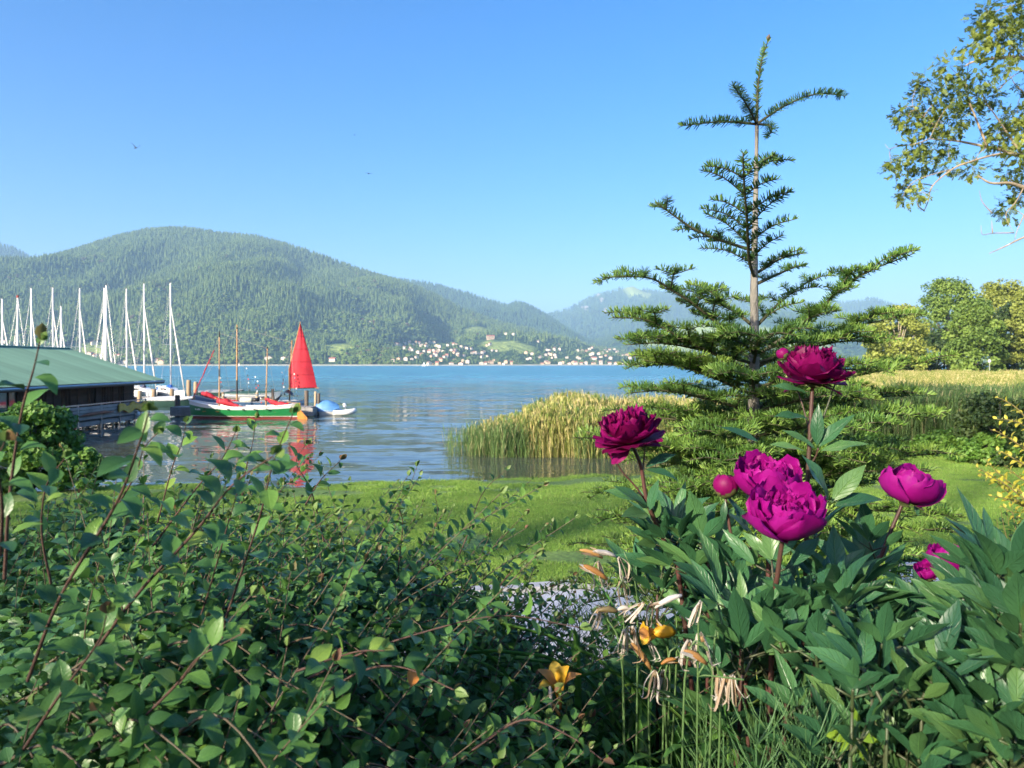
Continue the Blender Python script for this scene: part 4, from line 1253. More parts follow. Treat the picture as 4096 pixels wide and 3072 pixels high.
# --- green open sailing boat
GB = thing('green_sailing_boat', 'green and white open sailing boat with bare wooden masts and furled red sails', 'sailboat', (-17.3, 47.6, 0))
GB.rotation_euler.z = math.pi - 0.10
sheer = (1.16, .74, .94)
make_hull(GB, 7.3, 1.9, [('hull_bottom', M_red, lambda s: -.35, lambda s: .13), ('waterline_stripe', M_whitepaint, lambda s: .13, lambda s: .18), ('hull_side', M_green, lambda s: .18, lambda s: .18 + (s - .18) * .72), ('top_strake', M_whitepaint, lambda s: .18 + (s - .18) * .72, lambda s: s)], sheer, stern_w=.16, rake=.2)
secs = hull_rows(7.3, 1.9, .4, *sheer, None, stern_w=.16)
for s in (-1, 1):
    MB().tube([Vector((x + .12 * max(0, 2 * t - 1) ** 3 - .07 * max(0, 1 - 2 * t) ** 3, s * hb * 1.0, sh + .015)) for x, hb, sh, t in secs], .035, 6).build('gunwale', M_whitepaint, GB, world=False, smooth=True)
fl = MB(); fl.grid([[(x, -hb * .8, .16), (x, hb * .8, .16)] for x, hb, sh, t in secs[1:-1]]); fl.build('floor', M_varn, GB, world=False)
for x in (-2.2, -1.0, .2, 1.4, 2.4): MB().box((x, 0, .46), (.24, 1.5 if abs(x) < 2 else 1.1, .04)).build('thwart', M_varn, GB, world=False)
for x in (-1.9, -1.15, -.4, .6, 1.35, 2.2):
    for s in (-1, 1): MB().box((x, s * (.93 if abs(x) < 1.5 else .83), .6 + .02 * abs(x)), (.11, .07, .08)).build('oar_port', M_black, GB, world=False)
for k, dx in enumerate((0, .13, .24, .33)): MB().box((3.02 - dx, .47 + dx * .28, .60 - .02 * (k % 2)), (.07, .012, .09), Matrix.Rotation(-.38, 3, 'Z')).build('bow_mark', M_whitepaint, GB, world=False)
def mast(parent, x, z0, z1, r0, r1, y=0, rake=0.0, dark=None, name='mast'):
    b = MB(); n = 8
    b.tube([(x + rake * (i / n), y, z0 + (z1 - z0) * i / n) for i in range(n + 1)], [r0 + (r1 - r0) * i / n for i in range(n + 1)], 8)
    o = b.build(name, M_spar, parent, world=False, smooth=True)
    if dark:
        for (a_, c_) in dark:
            MB().tube([(x + rake * a_, y, z0 + (z1 - z0) * a_), (x + rake * c_, y, z0 + (z1 - z0) * c_)], (r0 + (r1 - r0) * a_) + .006, 8).build('mast_band', M_black, o, world=False)
    return o
# local x = -(world x offset): fore mast at px 867, aft mast at px 1058
mast(GB, 1.66, .2, 5.62, .06, .035, dark=[(.46, .55), (.93, 1.0)])
mast(GB, -1.46, .2, 4.62, .055, .035, rake=-.12, dark=[(.97, 1.0)])
b = MB(); furled(b, [(1.75, .05, 1.12), (1.1, .1, 1.02), (.4, .12, .78), (-.1, .12, .62)], [.16, .2, .13, .05], seed=1); b.build('furled_sail', M_sail, GB, world=False, smooth=True)
MB().tube([(1.9, .12, 1.28), (-.35, .16, .62)], .028, 6).build('boom', M_spar, GB, world=False)
b = MB(); furled(b, [(-1.5, .05, 1.25), (-2.2, .08, .98), (-2.9, .1, .86), (-3.3, .1, .78)], [.11, .15, .17, .05], seed=2); b.build('furled_sail', M_sail, GB, world=False, smooth=True)
MB().tube([(-1.4, .1, 1.36), (-3.4, .12, .74)], .026, 6).build('boom', M_spar, GB, world=False)
b = MB(); furled(b, [(3.55, 0, 1.15), (3.05, 0, 2.2), (2.5, 0, 3.35), (2.02, 0, 4.4)], [.02, .028, .034, .02], seed=3, seg=7); b.build('furled_jib', M_sail, GB, world=False, smooth=True)
for (a_, c_) in (((1.66, 0, 5.4), (1.2, .9, .7)), ((1.66, 0, 5.4), (1.2, -.9, .7)), ((-1.55, 0, 4.5), (-1.9, .8, .75)), ((-1.55, 0, 4.5), (-1.9, -.8, .75)), ((2.02, 0, 4.4), (1.66, 0, 5.4)), ((1.66, 0, 5.5), (-1.55, 0, 4.5))):
    MB().tube([a_, c_], .008, 4).build('shroud', M_rope, GB, world=False)
M_blk = {c: simple('block_' + str(i), c, scale=5, rough=.6) for i, c in enumerate([(.7, .7, .68), (.5, .06, .06), (.03, .03, .035), (.05, .2, .35)])}
for (x, zt) in ((1.35, 2.6), (-1.15, 2.4)):
    for k in range(6): MB().box((x - .05 * k, .5 + R.uniform(-.05, .05), zt - .27 * k), (.06, .05, .10)).build('rigging_block', list(M_blk.values())[k % 4], GB, world=False)
# heart shaped wooden rudder, turned towards the camera
b = MB(); out = []
for (u, v) in ((-.02, .95), (.12, .98), (.14, .55), (.30, .36), (.52, .12), (.58, -.12), (.44, -.34), (.1, -.40), (-.04, -.2)):
    out.append(Vector((-3.70 - u * 1.5, .15 + u * .9, v * 1.05)))
nn = len(out); b.add(out + [p + Vector((.02, .045, 0)) for p in out], [tuple(range(nn)), tuple(range(2 * nn - 1, nn - 1, -1))] + [(i, (i + 1) % nn, nn + (i + 1) % nn, nn + i) for i in range(nn)])
rd = b.build('rudder', M_varn, GB, world=False)
MB().tube([(-3.7, .1, .98), (-2.9, .05, 1.05)], .025, 6).build('tiller', M_spar, rd, world=False)

# --- blue boat behind with the hoisted red sail
BB = thing('blue_sailing_boat', 'dark blue open sailing boat with a tall red sail hoisted aft', 'sailboat', (-18.2, 51.6, 0))
BB.rotation_euler.z = math.pi + 0.06
sheer2 = (1.30, .86, .95)
make_hull(BB, 7.6, 2.0, [('hull_bottom', M_black, lambda s: -.35, lambda s: .12), ('hull_side', M_navy, lambda s: .12, lambda s: s - .16), ('top_strake', simple('strake_blue', (.07, .16, .30), scale=3, rough=.4), lambda s: s - .16, lambda s: s)], sheer2, stern_w=.2, rake=.25)
secs = hull_rows(7.6, 2.0, .4, *sheer2, None, stern_w=.2)
for s in (-1, 1):
    MB().tube([Vector((x + .12 * max(0, 2 * t - 1) ** 3, s * hb, sh + .015)) for x, hb, sh, t in secs], .035, 6).build('gunwale', simple('rail_grey', (.3, .33, .38), scale=4) if s < 0 else MATS['rail_grey'], BB, world=False, smooth=True)
fl = MB(); fl.grid([[(x, -hb * .8, .2), (x, hb * .8, .2)] for x, hb, sh, t in secs[1:-1]]); fl.build('floor', M_varn, BB, world=False)
for x in (-2.0, -.6, .8, 2.0): MB().box((x, 0, .62), (.24, 1.5, .04)).build('thwart', M_varn, BB, world=False)
mx1 = -( (947 - 2048) / FPX * 51.5 + 18.2)
mast(BB, mx1, .2, 6.25, .07, .04, dark=[(.20, .36), (.95, .97)])
mx2 = -((1152 - 2048) / FPX * 51.5 + 18.2)
mast(BB, mx2, .2, 5.15, .06, .04, rake=.02 - .22)
b = MB(); furled(b, [(3.4, .1, 1.42), (3.0, .1, 1.38), (2.4, .1, 1.1), (1.9, .1, .95)], [.12, .2, .13, .06], seed=5); b.build('furled_sail', M_sail, BB, world=False, smooth=True)
b = MB(); furled(b, [(2.2, .3, 1.05), (1.5, .3, .95), (.8, .3, .92)], [.06, .1, .04], seed=6); b.build('furled_sail', M_sail, BB, world=False, smooth=True)
# hoisted sail: peak, throat, tack, clew in the plane of the boat
def bl(px, py): return Vector((-((px - 2048) / FPX * 51.2 + 18.2), .12, CAM_Z + (HOR - py) / FPX * 51.2))
pk, tk, cl, th = bl(1193, 1293), bl(1150, 1552), bl(1259, 1551), bl(1148, 1478)
b = MB(); rows = []
for i in range(21):
    v = i / 20
    # luff: peak - throat - tack ; leech: peak - clew
    lf = pk.lerp(th, v / .72) if v < .72 else th.lerp(tk, (v - .72) / .28)
    lc = pk.lerp(cl, v) + Vector((-.06 * math.sin(v * math.pi), 0, 0))
    row = []
    for k in range(11):
        u = k / 10; p = lf.lerp(lc, u)
        fold = .03 * math.sin(u * 14 + v * 5) * (1 - v) + .02 * math.sin(u * 5 - v * 9)
        p = p + Vector((0, .22 * math.sin(u * math.pi) * v ** .6 + fold, 0)); row.append(p)
    rows.append(row)
b.grid(rows); ms_ = b.build('mizzen_sail', M_sail, BB, world=False, smooth=True)
M_seam = simple('sail_seam', (0.22, 0.006, 0.018), scale=3, rough=.8)
for i in (4, 8, 12, 16): MB().tube([p + Vector((0, .012, 0)) for p in rows[i]], .012, 4).build('seam', M_seam, ms_, world=False)
MB().tube([r[-1] for r in rows], .016, 4).build('leech_hem', M_seam, ms_, world=False)
MB().tube([pk + Vector((-.02, 0, .12)), th, tk + Vector((.0, 0, -.1))], [.025, .04, .035], 7).build('yard', M_spar, BB, world=False, smooth=True)
MB().tube([tk + Vector((.1, 0, -.03)), cl + Vector((-.15, 0, -.03))], .03, 6).build('boom', M_spar, BB, world=False)
for (a_, c_) in (((mx1, 0, 6.1), (mx1 - .6, .95, .95)), ((mx1, 0, 6.1), (mx1 - .6, -.95, .95)), ((mx1, 0, 6.1), (3.9, 0, 1.35)), ((mx2 - .2, 0, 5.0), (mx2 - .5, .8, .95)), ((mx2 - .2, 0, 5.0), (mx2 + .5, .8, .95)), ((mx1, 0, 6.1), (mx2 - .2, 0, 5.0))):
    MB().tube([a_, c_], .008, 4).build('shroud', M_rope, BB, world=False)
for (x, zt, y_) in ((mx2 + .35, 2.9, .6), (mx2 - .5, 2.8, .5), (mx1 - .8, 3.2, .5), (mx2 + 2.2, 2.6, .5)):
    for k in range(7): MB().box((x - .03 * k + R.uniform(-.04, .04), y_, zt - .25 * k), (.07, .05, .11)).build('rigging_block', list(M_blk.values())[(k * 3) % 4], BB, world=False)
b = MB().tube([(.55, .75, 1.02), (-.15, .75, 1.0), (-.3, .75, 1.0)], [.17, .2, .1], 10); fd = b.build('fender', simple('fender_pale', (.65, .66, .5), scale=3, rough=.5), BB, world=False, smooth=True)
MB().tube([(-.32, .75, 1.0), (-.7, .75, 1.0)], [.19, .15], 10).build('fender_end', M_black, fd, world=False, smooth=True)
b = MB(); b.grid([[(-2.1 + .9 * u, .55 + .3 * v, 1.28 - .35 * math.sin(u * math.pi) * (1 - .3 * v)) for v in (-1, 0, 1)] for u in np.linspace(-1, 1, 9)]); b.build('net', M_black, BB, world=False)

# --- timber jetty between the two boats
jt = thing('jetty', 'grey timber jetty between the green and the blue boats', 'jetty', (-17.6, 49.6, 0))
jx0, jx1 = W(700, 1600, 49.6).x, W(1262, 1600, 49.6).x
bm = None
n = int((jx1 - jx0) / .24)
for i in range(n):
    x = jx0 + .12 + i * .24
    if bm is None:
        bm = MB().box((0, 0, 0), (.225, 1.5, .05)).build('deck_board', M_grey, jt, world=False); o = bm
    else:
        o = bm.copy(); COL.objects.link(o)
    o.location = (x + 17.6, 0, .62 + R.uniform(-.006, .006)); o.rotation_euler.z = R.uniform(-.01, .01)
for y_ in (48.9, 50.3):
    for zz in (.5, .32, .14): MB().box(((jx0 + jx1) / 2, y_, zz), (jx1 - jx0, .06, .165)).build('side_beam', M_grey, jt)
for x_ in (jx0 + .02, jx1 - .02):
    for zz in (.5, .32, .14): MB().box((x_, 49.6, zz), (.06, 1.3, .165)).build('end_board', M_grey, jt)
M_pg = 'mooring piles in the little harbour'
def pile(px, ptop, d, r_, lab, mat, zb=-1.0, lean=0.0):
    t = W(px, ptop, d)
    o = MB().tube([(t.x + lean, d, zb), (t.x + lean * .4, d, t.z * .5), (t.x, d, t.z - .03), (t.x, d, t.z)], [r_ * 1.05, r_, r_ * .97, r_ * .85], 10).build('mooring_pile', mat, smooth=True)
    tag(o, lab, 'pile', M_pg)
pile(1090, 1556, 50.6, .10, 'dark weathered pile rising behind stern of the green boat', M_piledark, lean=.12)
pile(1226, 1562, 50.8, .14, 'thick dark pile under the foot of the red sail', M_piledark)
pile(1262, 1566, 50.4, .09, 'slim grey pile at the jetty end, left of a pair', M_pile)
pile(1275, 1573, 50.2, .10, 'grey pile at the jetty end beside the blue-covered dinghy', M_piledark)
pile(710, 1580, 50.0, .17, 'dark pile at the left end of jetty before the green bow', M_piledark)
pile(783, 1527, 52.0, .14, 'pale upright pile just behind bow of the green boat', M_pile)
pile(755, 1520, 64, .19, 'pale pile standing in open water left of green boat', M_pile)
pile(687, 1556, 63, .19, 'sunlit pile below the blue boom cover', M_pile)
pile(615, 1556, 62, .19, 'sunlit pile in front of the white yacht near roof tip', M_pile)
pile(558, 1562, 60, .18, 'sunlit pile beside the end of the boathouse wall', M_pile)
pile(775, 1590, 49.0, .10, 'short pale pile hard against the green bow', M_pile)

# --- far jetty with the yachts
fj = thing('yacht_jetty', 'low dark jetty in front of the moored white yachts', 'jetty', (-32, 66, 0))
for i in range(14):
    MB().box((-44 + i * 1.6, 66, .55), (1.57, 1.6, .06)).build('deck_panel', M_grey, fj)
for y_ in (65.2, 66.8): MB().box((-32.8, y_, .36), (22.4, .08, .3)).build('side_beam', M_piledark, fj)
for i in range(8): MB().tube([(-43.5 + i * 3, 65.1, -1), (-43.5 + i * 3, 65.1, 1.0)], .13, 8).build('pile', M_pile, fj)

def make_yacht(h=10.0, cover=None, jib=True, cov_name='boom_cover'):
    y = bpy.data.objects.new('sailing_yacht', None); COL.objects.link(y); ORIG[y.name] = Vector((0, 0, 0))
    sh = (1.05, .85, .9)
    make_hull(y, 7.0, 1.75, [('hull_bottom', M_navy, lambda s: -.35, lambda s: .1), ('hull_side', M_gel, lambda s: .1, lambda s: s)], sh, stern_w=.62, rake=.45)
    sc = hull_rows(7.0, 1.75, .4, *sh, None, stern_w=.62)
    d = MB(); d.grid([[(x, -hb * .97, s_ - .02), (x, 0, s_ + .06), (x, hb * .97, s_ - .02)] for x, hb, s_, t in sc]); d.build('deck', M_gel, y, world=False, smooth=True)
    c = MB(); c.grid([[(x, -w_, .85), (x, -w_ * .8, z_), (x, w_ * .8, z_), (x, w_, .85)] for x, w_, z_ in ((-.9, .55, 1.25), (.3, .58, 1.3), (1.3, .45, 1.15), (1.9, .25, .95))]); cb = c.build('cabin', M_gel, y, world=False)
    for s in (-1, 1): MB().box((.3, s * .56, 1.1), (1.1, .03, .14), Matrix.Rotation(s * -.2, 3, 'X')).build('cabin_window', M_dark, cb, world=False)
    mast_o = MB().tube([(.75, 0, 1.0), (.72, 0, h * .5), (.66, 0, h)], [.085, .08, .06], 8).build('mast', M_alu, y, world=False, smooth=True)
    for zz in (.48,): MB().tube([(.72, -.75, h * zz - .05), (.72, .75, h * zz - .05)], .022, 5).build('spreader', M_alu, mast_o, world=False)
    MB().tube([(.66, 0, h), (.66, 0, h + .35)], .012, 4).build('antenna', M_black, mast_o, world=False)
    MB().tube([(.66, 0, h), (.25, 0, h + .05)], .015, 4).build('wind_vane', M_black, mast_o, world=False)
    if cover:
        b = MB(); furled(b, [(.72, 0, 1.45), (.6, 0, 1.25), (-.6, 0, 1.12), (-1.8, 0, 1.05), (-2.3, 0, 1.04)], [.16, .22, .2, .15, .08], seed=9); b.build(cov_name, cover, y, world=False, smooth=True)
    MB().tube([(.7, 0, 1.38), (-2.3, 0, 1.28)], .05, 7).build('boom', M_alu, y, world=False)
    if jib: MB().tube([(3.4, 0, 1.15), (2.4, 0, 1.15 + (h * .80 - 1.15) * .38), (.74, 0, h * .80)], [.05, .075, .025], 7).build('furled_genoa', M_gen, y, world=False, smooth=True)
    for (a_, c_) in (((.66, 0, h), (-3.3, 0, 1.0)), ((.72, .75, h * .48), (.6, .8, .9)), ((.72, -.75, h * .48), (.6, -.8, .9)), ((.66, 0, h * .97), (.72, .75, h * .48 - .05)), ((.66, 0, h * .97), (.72, -.75, h * .48 - .05)), ((.66, 0, h * .7), (.1, .8, .9)), ((.66, 0, h * .7), (.1, -.8, .9)), ((.66, 0, h), (.15, 0, h + .1)), ((.15, 0, h + .1), (-.4, 0, h - .3))):
        MB().tube([a_, c_], .007, 4).build('stay', M_stay, y, world=False)
    return y
M_alu = simple('white_mast', (0.80, 0.79, 0.76), (0.72, 0.71, 0.68), scale=3, rough=0.4)
M_gen = simple('furled_white', (0.75, 0.72, 0.66), (0.6, 0.57, 0.52), scale=6, rough=0.8, stretch=(1, 1, .2))
M_stay = simple('stay_wire', (0.55, 0.55, 0.55), (0.45, 0.45, 0.45), scale=9, rough=0.4, metallic=.5)
YG = 'white yachts moored behind the boathouse'
# (mast px, top py, depth, bow turn, label, cover)
ylist = [(683, 1132, 71, -.7, 'white yacht with blue boom cover, rightmost of the tall masts', M_bluecov),
         (577, 1134, 71, -.72, 'white yacht with dark boom cover, mast second from the right', simple('dark_navy_cover', (.03, .04, .09), scale=4, rough=.6)),
         (507, 1155, 71, -.7, 'yacht whose mast stands third from the right above green roof', None),
         (418, 1152, 72, -.72, 'yacht whose mast stands just left of the thickest white mast', None),
         (424, 1142, 64, 2.3, 'yacht with the thickest white mast and sail furled leftward', None),
         (320, 1153, 72, -.7, 'yacht with wind vane mast left of the thick mast pair', None),
         (245, 1226, 64, -.75, 'yacht with the shortest mast above the green roof ridge', None),
         (212, 1151, 72, -.7, 'yacht with tall mast just left of the shortest mast', None),
         (126, 1153, 72, -.72, 'yacht with tall mast third from the left frame edge', None),
         (70, 1192, 65, 2.4, 'yacht with red tipped mast second from left frame edge', None),
         (10, 1196, 65, -.6, 'yacht with mast cut by the left frame edge', None)]
protos = {}
for (px, pt_, d, rz, lab, cov) in ylist:
    h = CAM_Z + (HOR - pt_) / FPX * d
    y = make_yacht(h, cov, True)
    y.location = (W(px, 1500, d).x, d, 0); y.rotation_euler.z = rz
    off = Vector((.72 * math.cos(rz), .72 * math.sin(rz), 0)); y.location = Vector(y.location) - off
    tag(y, lab, 'yacht', YG)
    if 'red tipped' in lab:
        MB().box((.66, 0, h + .12), (.4, .12, .2)).build('mast_top_flag', M_red, y, world=False)

# --- covered boats beyond and dinghy at the jetty end
def covered_boat(px, d, L, lab, cov, rot, hull=None):
    t = thing('covered_boat', lab, 'boat', (W(px, 1590, d).x, d, 0)); t.rotation_euler.z = rot
    make_hull(t, L, 1.9, [('hull_side', hull or M_gel, lambda s: -.2, lambda s: s)], (.85, .62, .62), stern_w=.7, rake=.4)
    sc = hull_rows(L, 1.9, .4, .85, .62, .62, None, stern_w=.7)
    b = MB(); b.grid([[(x, -hb * 1.03, s_ - .06), (x, -hb * .5, s_ + .25 * math.sin(math.pi * min(1, .15 + .8 * t))), (x, hb * .5, s_ + .25 * math.sin(math.pi * min(1, .15 + .8 * t))), (x, hb * 1.03, s_ - .06)] for x, hb, s_, t in sc]); b.build('cover', cov, t, world=False, smooth=True)
    return t
M_darkgreen = simple('dark_green_cover', (.03, .09, .07), (.02, .06, .05), scale=3, rough=.7, bump=.3)
covered_boat(1010, 72, 5.2, 'low boat under dark green cover beyond the blue boat', M_darkgreen, .05)
covered_boat(880, 76, 4.6, 'low boat under grey cover left of the green covered boat', simple('grey_cover', (.3, .32, .33), scale=3, rough=.7), .1, M_darkgreen)
covered_boat(690, 60, 4.4, 'dark green hulled boat moored below the blue boom cover', M_gel, .12, M_darkgreen)

dg = thing('motor_dinghy', 'white motor dinghy with light blue tarpaulin and raised outboard', 'dinghy', (W(1318, 1640, 50.5).x, 50.5, 0))
dg.rotation_euler.z = math.pi + .25; dg.scale = (.8, .8, .8)
make_hull(dg, 2.3, 1.3, [('hull_side', M_gel, lambda s: -.15, lambda s: s)], (.5, .42, .45), stern_w=.85, rake=.2)
b = MB(); rows = []
for i in range(9):
    t = i / 8; x = 1.15 - 1.9 * t; hb = .62 * math.sin(math.pi * (.18 + .5 * t)); hh = .42 + .52 * math.sin(math.pi * min(1, .1 + t * .85)) ** .8
    rows.append([(x + .1 * R.uniform(-.4, .4), hb * math.cos(a) * 1.05, .35 + (hh * math.sin(a)) * R.uniform(.92, 1.06)) for a in np.linspace(0, math.pi, 9)])
b.grid(rows); b.build('tarpaulin', M_tarp, dg, world=False, smooth=True)
b = MB(); b.tube([(-1.2, 0, 1.0), (-1.28, 0, .78), (-1.3, 0, .66)], [.10, .17, .12], 9); ob = b.build('outboard_cowl', M_gel, dg, world=False, smooth=True)
MB().beam((-1.26, 0, .7), (-1.5, 0, .1), .1, .08).build('outboard_leg', M_metal, ob, world=False)
MB().tube([(-1.2, 0, .9), (-.8, 0, 1.05)], .025, 6).build('tiller', M_black, ob, world=False)
dg2 = thing('rubber_dinghy', 'white and blue rubber dinghy moored outside the tarpaulin dinghy', 'dinghy', (W(1372, 1645, 50.2).x, 50.2, 0)); dg2.rotation_euler.z = .12; dg2.scale = (.8, .8, .9)
b = MB(); b.tube(catmull([(-.75, -.45, .22), (.2, -.48, .23), (.7, -.3, .28), (.95, 0, .36), (.7, .3, .28), (.2, .48, .23), (-.75, .45, .22)], 5), .2, 9); b.build('tube_hull', M_gel, dg2, world=False, smooth=True)
b = MB(); b.grid([[(x, y_, .36 + .22 * math.exp(-((x + .5) / .4) ** 2) * (1 - abs(y_)) + .02 * R.random()) for y_ in np.linspace(-.42, .42, 5)] for x in np.linspace(-.8, .7, 8)]); b.build('tarpaulin', M_tarp, dg2, world=False, smooth=True)

# tiny white sails far out on the lake
for (px, pb, pt_, lab) in ((1695, 1464, 1446, 'tiny white sailing boat far out before the village'), (955, 1463, 1452, 'tiny white sailing boat far out behind the bare masts')):
    d = 3.5 * FPX / (pb + 1 - HOR); p = W(px, pb, d); h = (pb - pt_) / FPX * d
    t = thing('distant_sailboat', lab, 'sailboat', (p.x, p.y, 0))
    make_hull(t, h * .75, h * .22, [('hull_side', M_gel, lambda s: -.3, lambda s: s)], (h * .09, h * .07, h * .07), stern_w=.6)
    b = MB(); b.add([(.1 * h, 0, .1 * h), (.06 * h, 0, h), (-.32 * h, .06 * h, .12 * h), (.14 * h, 0, .1 * h), (.08 * h, 0, .82 * h), (.4 * h, .03 * h, .1 * h)], [(0, 1, 2), (3, 4, 5)]); b.build('sail', M_whitepaint, t, world=False)
    MB().tube([(.08 * h, 0, 0), (.07 * h, 0, h * 1.02)], .008 * h, 5).build('mast', M_alu, t, world=False)

# ------------------------------------------------------------------ unseen houses and trees added behind the camera to shade the garden
def suv(u, w, z=0.0):
    """u across the sunlight, w along it"""
    dx, dy = -SUN_TO.x, -SUN_TO.y; l = math.hypot(dx, dy); dx /= l; dy /= l
    return Vector((u * dy + w * dx, -u * dx + w * dy, z))
_rz = math.atan2(-(-SUN_TO.x), -SUN_TO.y)
M_hwall = simple('house_render', (0.62, 0.58, 0.50), (0.52, 0.48, 0.42), scale=0.6, rough=0.9)
def rear_house(u, w, width, depth, eave, ridge, lab):
    p = suv(u, w); g = gz(p.x, p.y)
    t = thing('added_shade_house', lab, 'house', (p.x, p.y, g)); t.rotation_euler.z = _rz
    hw, hd = width / 2, depth / 2; e = eave - g; r_ = ridge - g
    b = MB(); b.add([(-hw, -hd, -1), (hw, -hd, -1), (hw, hd, -1), (-hw, hd, -1), (-hw, -hd, e), (hw, -hd, e), (hw, hd, e), (-hw, hd, e), (-hw, 0, r_), (hw, 0, r_)], [(0, 1, 5, 4), (2, 3, 7, 6), (1, 2, 6, 9, 5), (3, 0, 4, 8, 7)]); b.build('wall', M_hwall, t, world=False)
    for s in (-1, 1):
        o = .8; sl = (r_ - e) / hd
        b = MB(); b.add([(-hw - o, 0, r_ + .1), (hw + o, 0, r_ + .1), (hw + o, s * (hd + o), e - o * sl + .1), (-hw - o, s * (hd + o), e - o * sl + .1), (-hw - o, 0, r_ + .3), (hw + o, 0, r_ + .3), (hw + o, s * (hd + o), e - o * sl + .3), (-hw - o, s * (hd + o), e - o * sl + .3)], [(0, 1, 2, 3), (4, 5, 6, 7), (0, 1, 5, 4), (1, 2, 6, 5), (2, 3, 7, 6), (3, 0, 4, 7)]); b.build('roof', M_redroof, t, world=False)
    wb = None
    for i in range(int(width / 2.6)):
        for j in range(3):
            f = MB().box((0, 0, 0), (1.1, .1, 1.35)).build('window', M_whitepaint, t, world=False); f.location = (-hw + 1.6 + i * 2.6, hd + .03, 1.6 + j * 2.9)
            MB().box((0, .06, 0), (.95, .02, 1.2)).build('pane', M_glass, f, world=False)
    return t
rear_house(-15.5, -49, 11, 9, 11.0, 15.0, 'unseen house added far behind the viewer between the trees to block sun')
rear_house(16, -40, 16, 12, 13.0, 18.0, 'wide unseen house added behind the viewer on the right to block sun')
M_tree5 = leafmat('shade_tree_leaves', [(0.0, (0.045, 0.085, 0.015)), (0.5, (0.09, 0.145, 0.025)), (1.0, (0.14, 0.20, 0.035))], rough=0.6, trans=0.2, objrand=False)
REAR_TREES = [(-21.0, -45, 22.5, 6), (-16.5, -46, 24.5, 7), (-11.5, -45, 28.0, 7), (-7.5, -46, 38.0, 8), (-2.0, -44, 37.0, 7.5), (4.0, -46, 36.0, 7.5), (9.5, -44, 32.0, 8), (15, -46, 28, 8)]  # added sun screen: heights set the shadow edge, thin crowns leak soft sun
for i, (u, w, top, wd) in enumerate(REAR_TREES):
    p = suv(u, w); g = gz(p.x, p.y)
    foliage_tree('added_shade_tree', 'unseen leafy tree added behind the viewer to filter the sun', (p.x, p.y, g), top - g, wd, M_tree5, M_bark, 'unseen trees added behind the viewer as sun filter', 500 + i, leaf=.36, per=3, nlump=430, trunk_h=.03, limbs=4, loose=2.2)

# ------------------------------------------------------------------ young fir
M_needle = leafmat('fir_needle', [(0.0, (0.03, 0.085, 0.026)), (0.35, (0.07, 0.165, 0.036)), (0.65, (0.14, 0.26, 0.045)), (1.0, (0.25, 0.38, 0.075))], rough=0.45, trans=0.12, spec=.35, objrand=False)
M_firbark = simple('fir_bark', (0.34, 0.32, 0.27), (0.18, 0.17, 0.145), scale=22, rough=0.9, bump=0.7, stretch=(1, 1, .35))
M_firtwig = simple('fir_twig', (0.10, 0.10, 0.05), (0.055, 0.055, 0.028), scale=30, rough=0.85)
FD = 2.9
def F2(x, y, dd=0.0): return V2(x, y, FD + dd)
fbase = F2(1628, 1380); fz = gz(fbase.x, FD)
FIR = thing('young_fir', 'young fir tree with open whorled branches behind the peonies', 'fir tree', (fbase.x, FD, fz))
trunk_pts = [Vector((fbase.x, FD, fz - .1)), F2(1627, 1150), F2(1627, 960), F2(1630, 750), F2(1629, 600), F2(1633, 400), F2(1635, 268)]
tp = catmull(trunk_pts, 6); n = len(tp)
b = MB(); b.tube(tp, [max(.0075, .032 * (1 - (i / (n - 1)) * .84)) * R.uniform(.95, 1.06) for i in range(n)], 10); b.build('trunk', M_firbark, FIR, smooth=True)
# old branch scars
for (x, y) in ((1630, 738), (1622, 905), (1634, 850)):
    p = F2(x, y); MB().tube([p + Vector((.0, -.02, 0)), p + Vector((0, -.045, .008))], [.018, .013], 8).build('branch_scar', M_firtwig, FIR)

NEED = (np.array([(-.5, 0, 0), (.5, 0, 0), (.42, .75, .02), (0, 1, .0), (-.42, .75, .02)]) * np.array([1, 1, 1]), np.array([(0, 1, 2, 3, 4)]))
def needles_on(pts, rn, dens, ln, mode='comb', tip=None, tone=0.4, acc=None):
    """pts: polyline of a twig"""
    P = np.array([tuple(p) for p in pts]); seg = np.diff(P, axis=0); L = np.linalg.norm(seg, axis=1); tot = L.sum()
    n = max(6, int(tot * dens)); s = np.sort(rn.random(n)) * tot; cum = np.concatenate([[0], np.cumsum(L)])
    k = np.clip(np.searchsorted(cum, s) - 1, 0, len(L) - 1); f = (s - cum[k]) / np.maximum(L[k], 1e-9)
    pos = P[k] + seg[k] * f[:, None]; d = seg[k] / np.maximum(L[k], 1e-9)[:, None]
    up = np.tile(np.array([0, 0, 1.0]), (n, 1)); side = np.cross(d, up); sl = np.linalg.norm(side, axis=1, keepdims=True); side = np.where(sl > 1e-3, side / np.maximum(sl, 1e-9), np.array([1.0, 0, 0]))
    nrm = np.cross(side, d)
    if mode == 'comb':
        a = rn.uniform(-2.35, 2.35, n)          # angle from straight up: combed to both sides and above
    else:
        a = rn.uniform(-math.pi, math.pi, n)
    rad = side * np.sin(a)[:, None] + nrm * np.cos(a)[:, None]
    fw = rn.uniform(.12, .42, n) if mode == 'comb' else rn.uniform(.5, 1.0, n)
    endf = np.clip((s - tot + ln) / ln, 0, 1)
    dirs = rad + d * (fw + 1.2 * endf)[:, None] + nrm * .12
    ups = np.cross(d, dirs) + rn.normal(0, .25, (n, 3))
    rot = frames(dirs, ups)
    l = ln * rn.uniform(.75, 1.1, n) * (1 - .35 * endf)
    scl = np.stack([np.full(n, .0038), l, l], 1)
    t = np.clip(tone + .38 * (s / tot) ** 2 + rn.normal(0, .10, n), 0.01, .99)
    acc.append((rot, pos, scl, t))

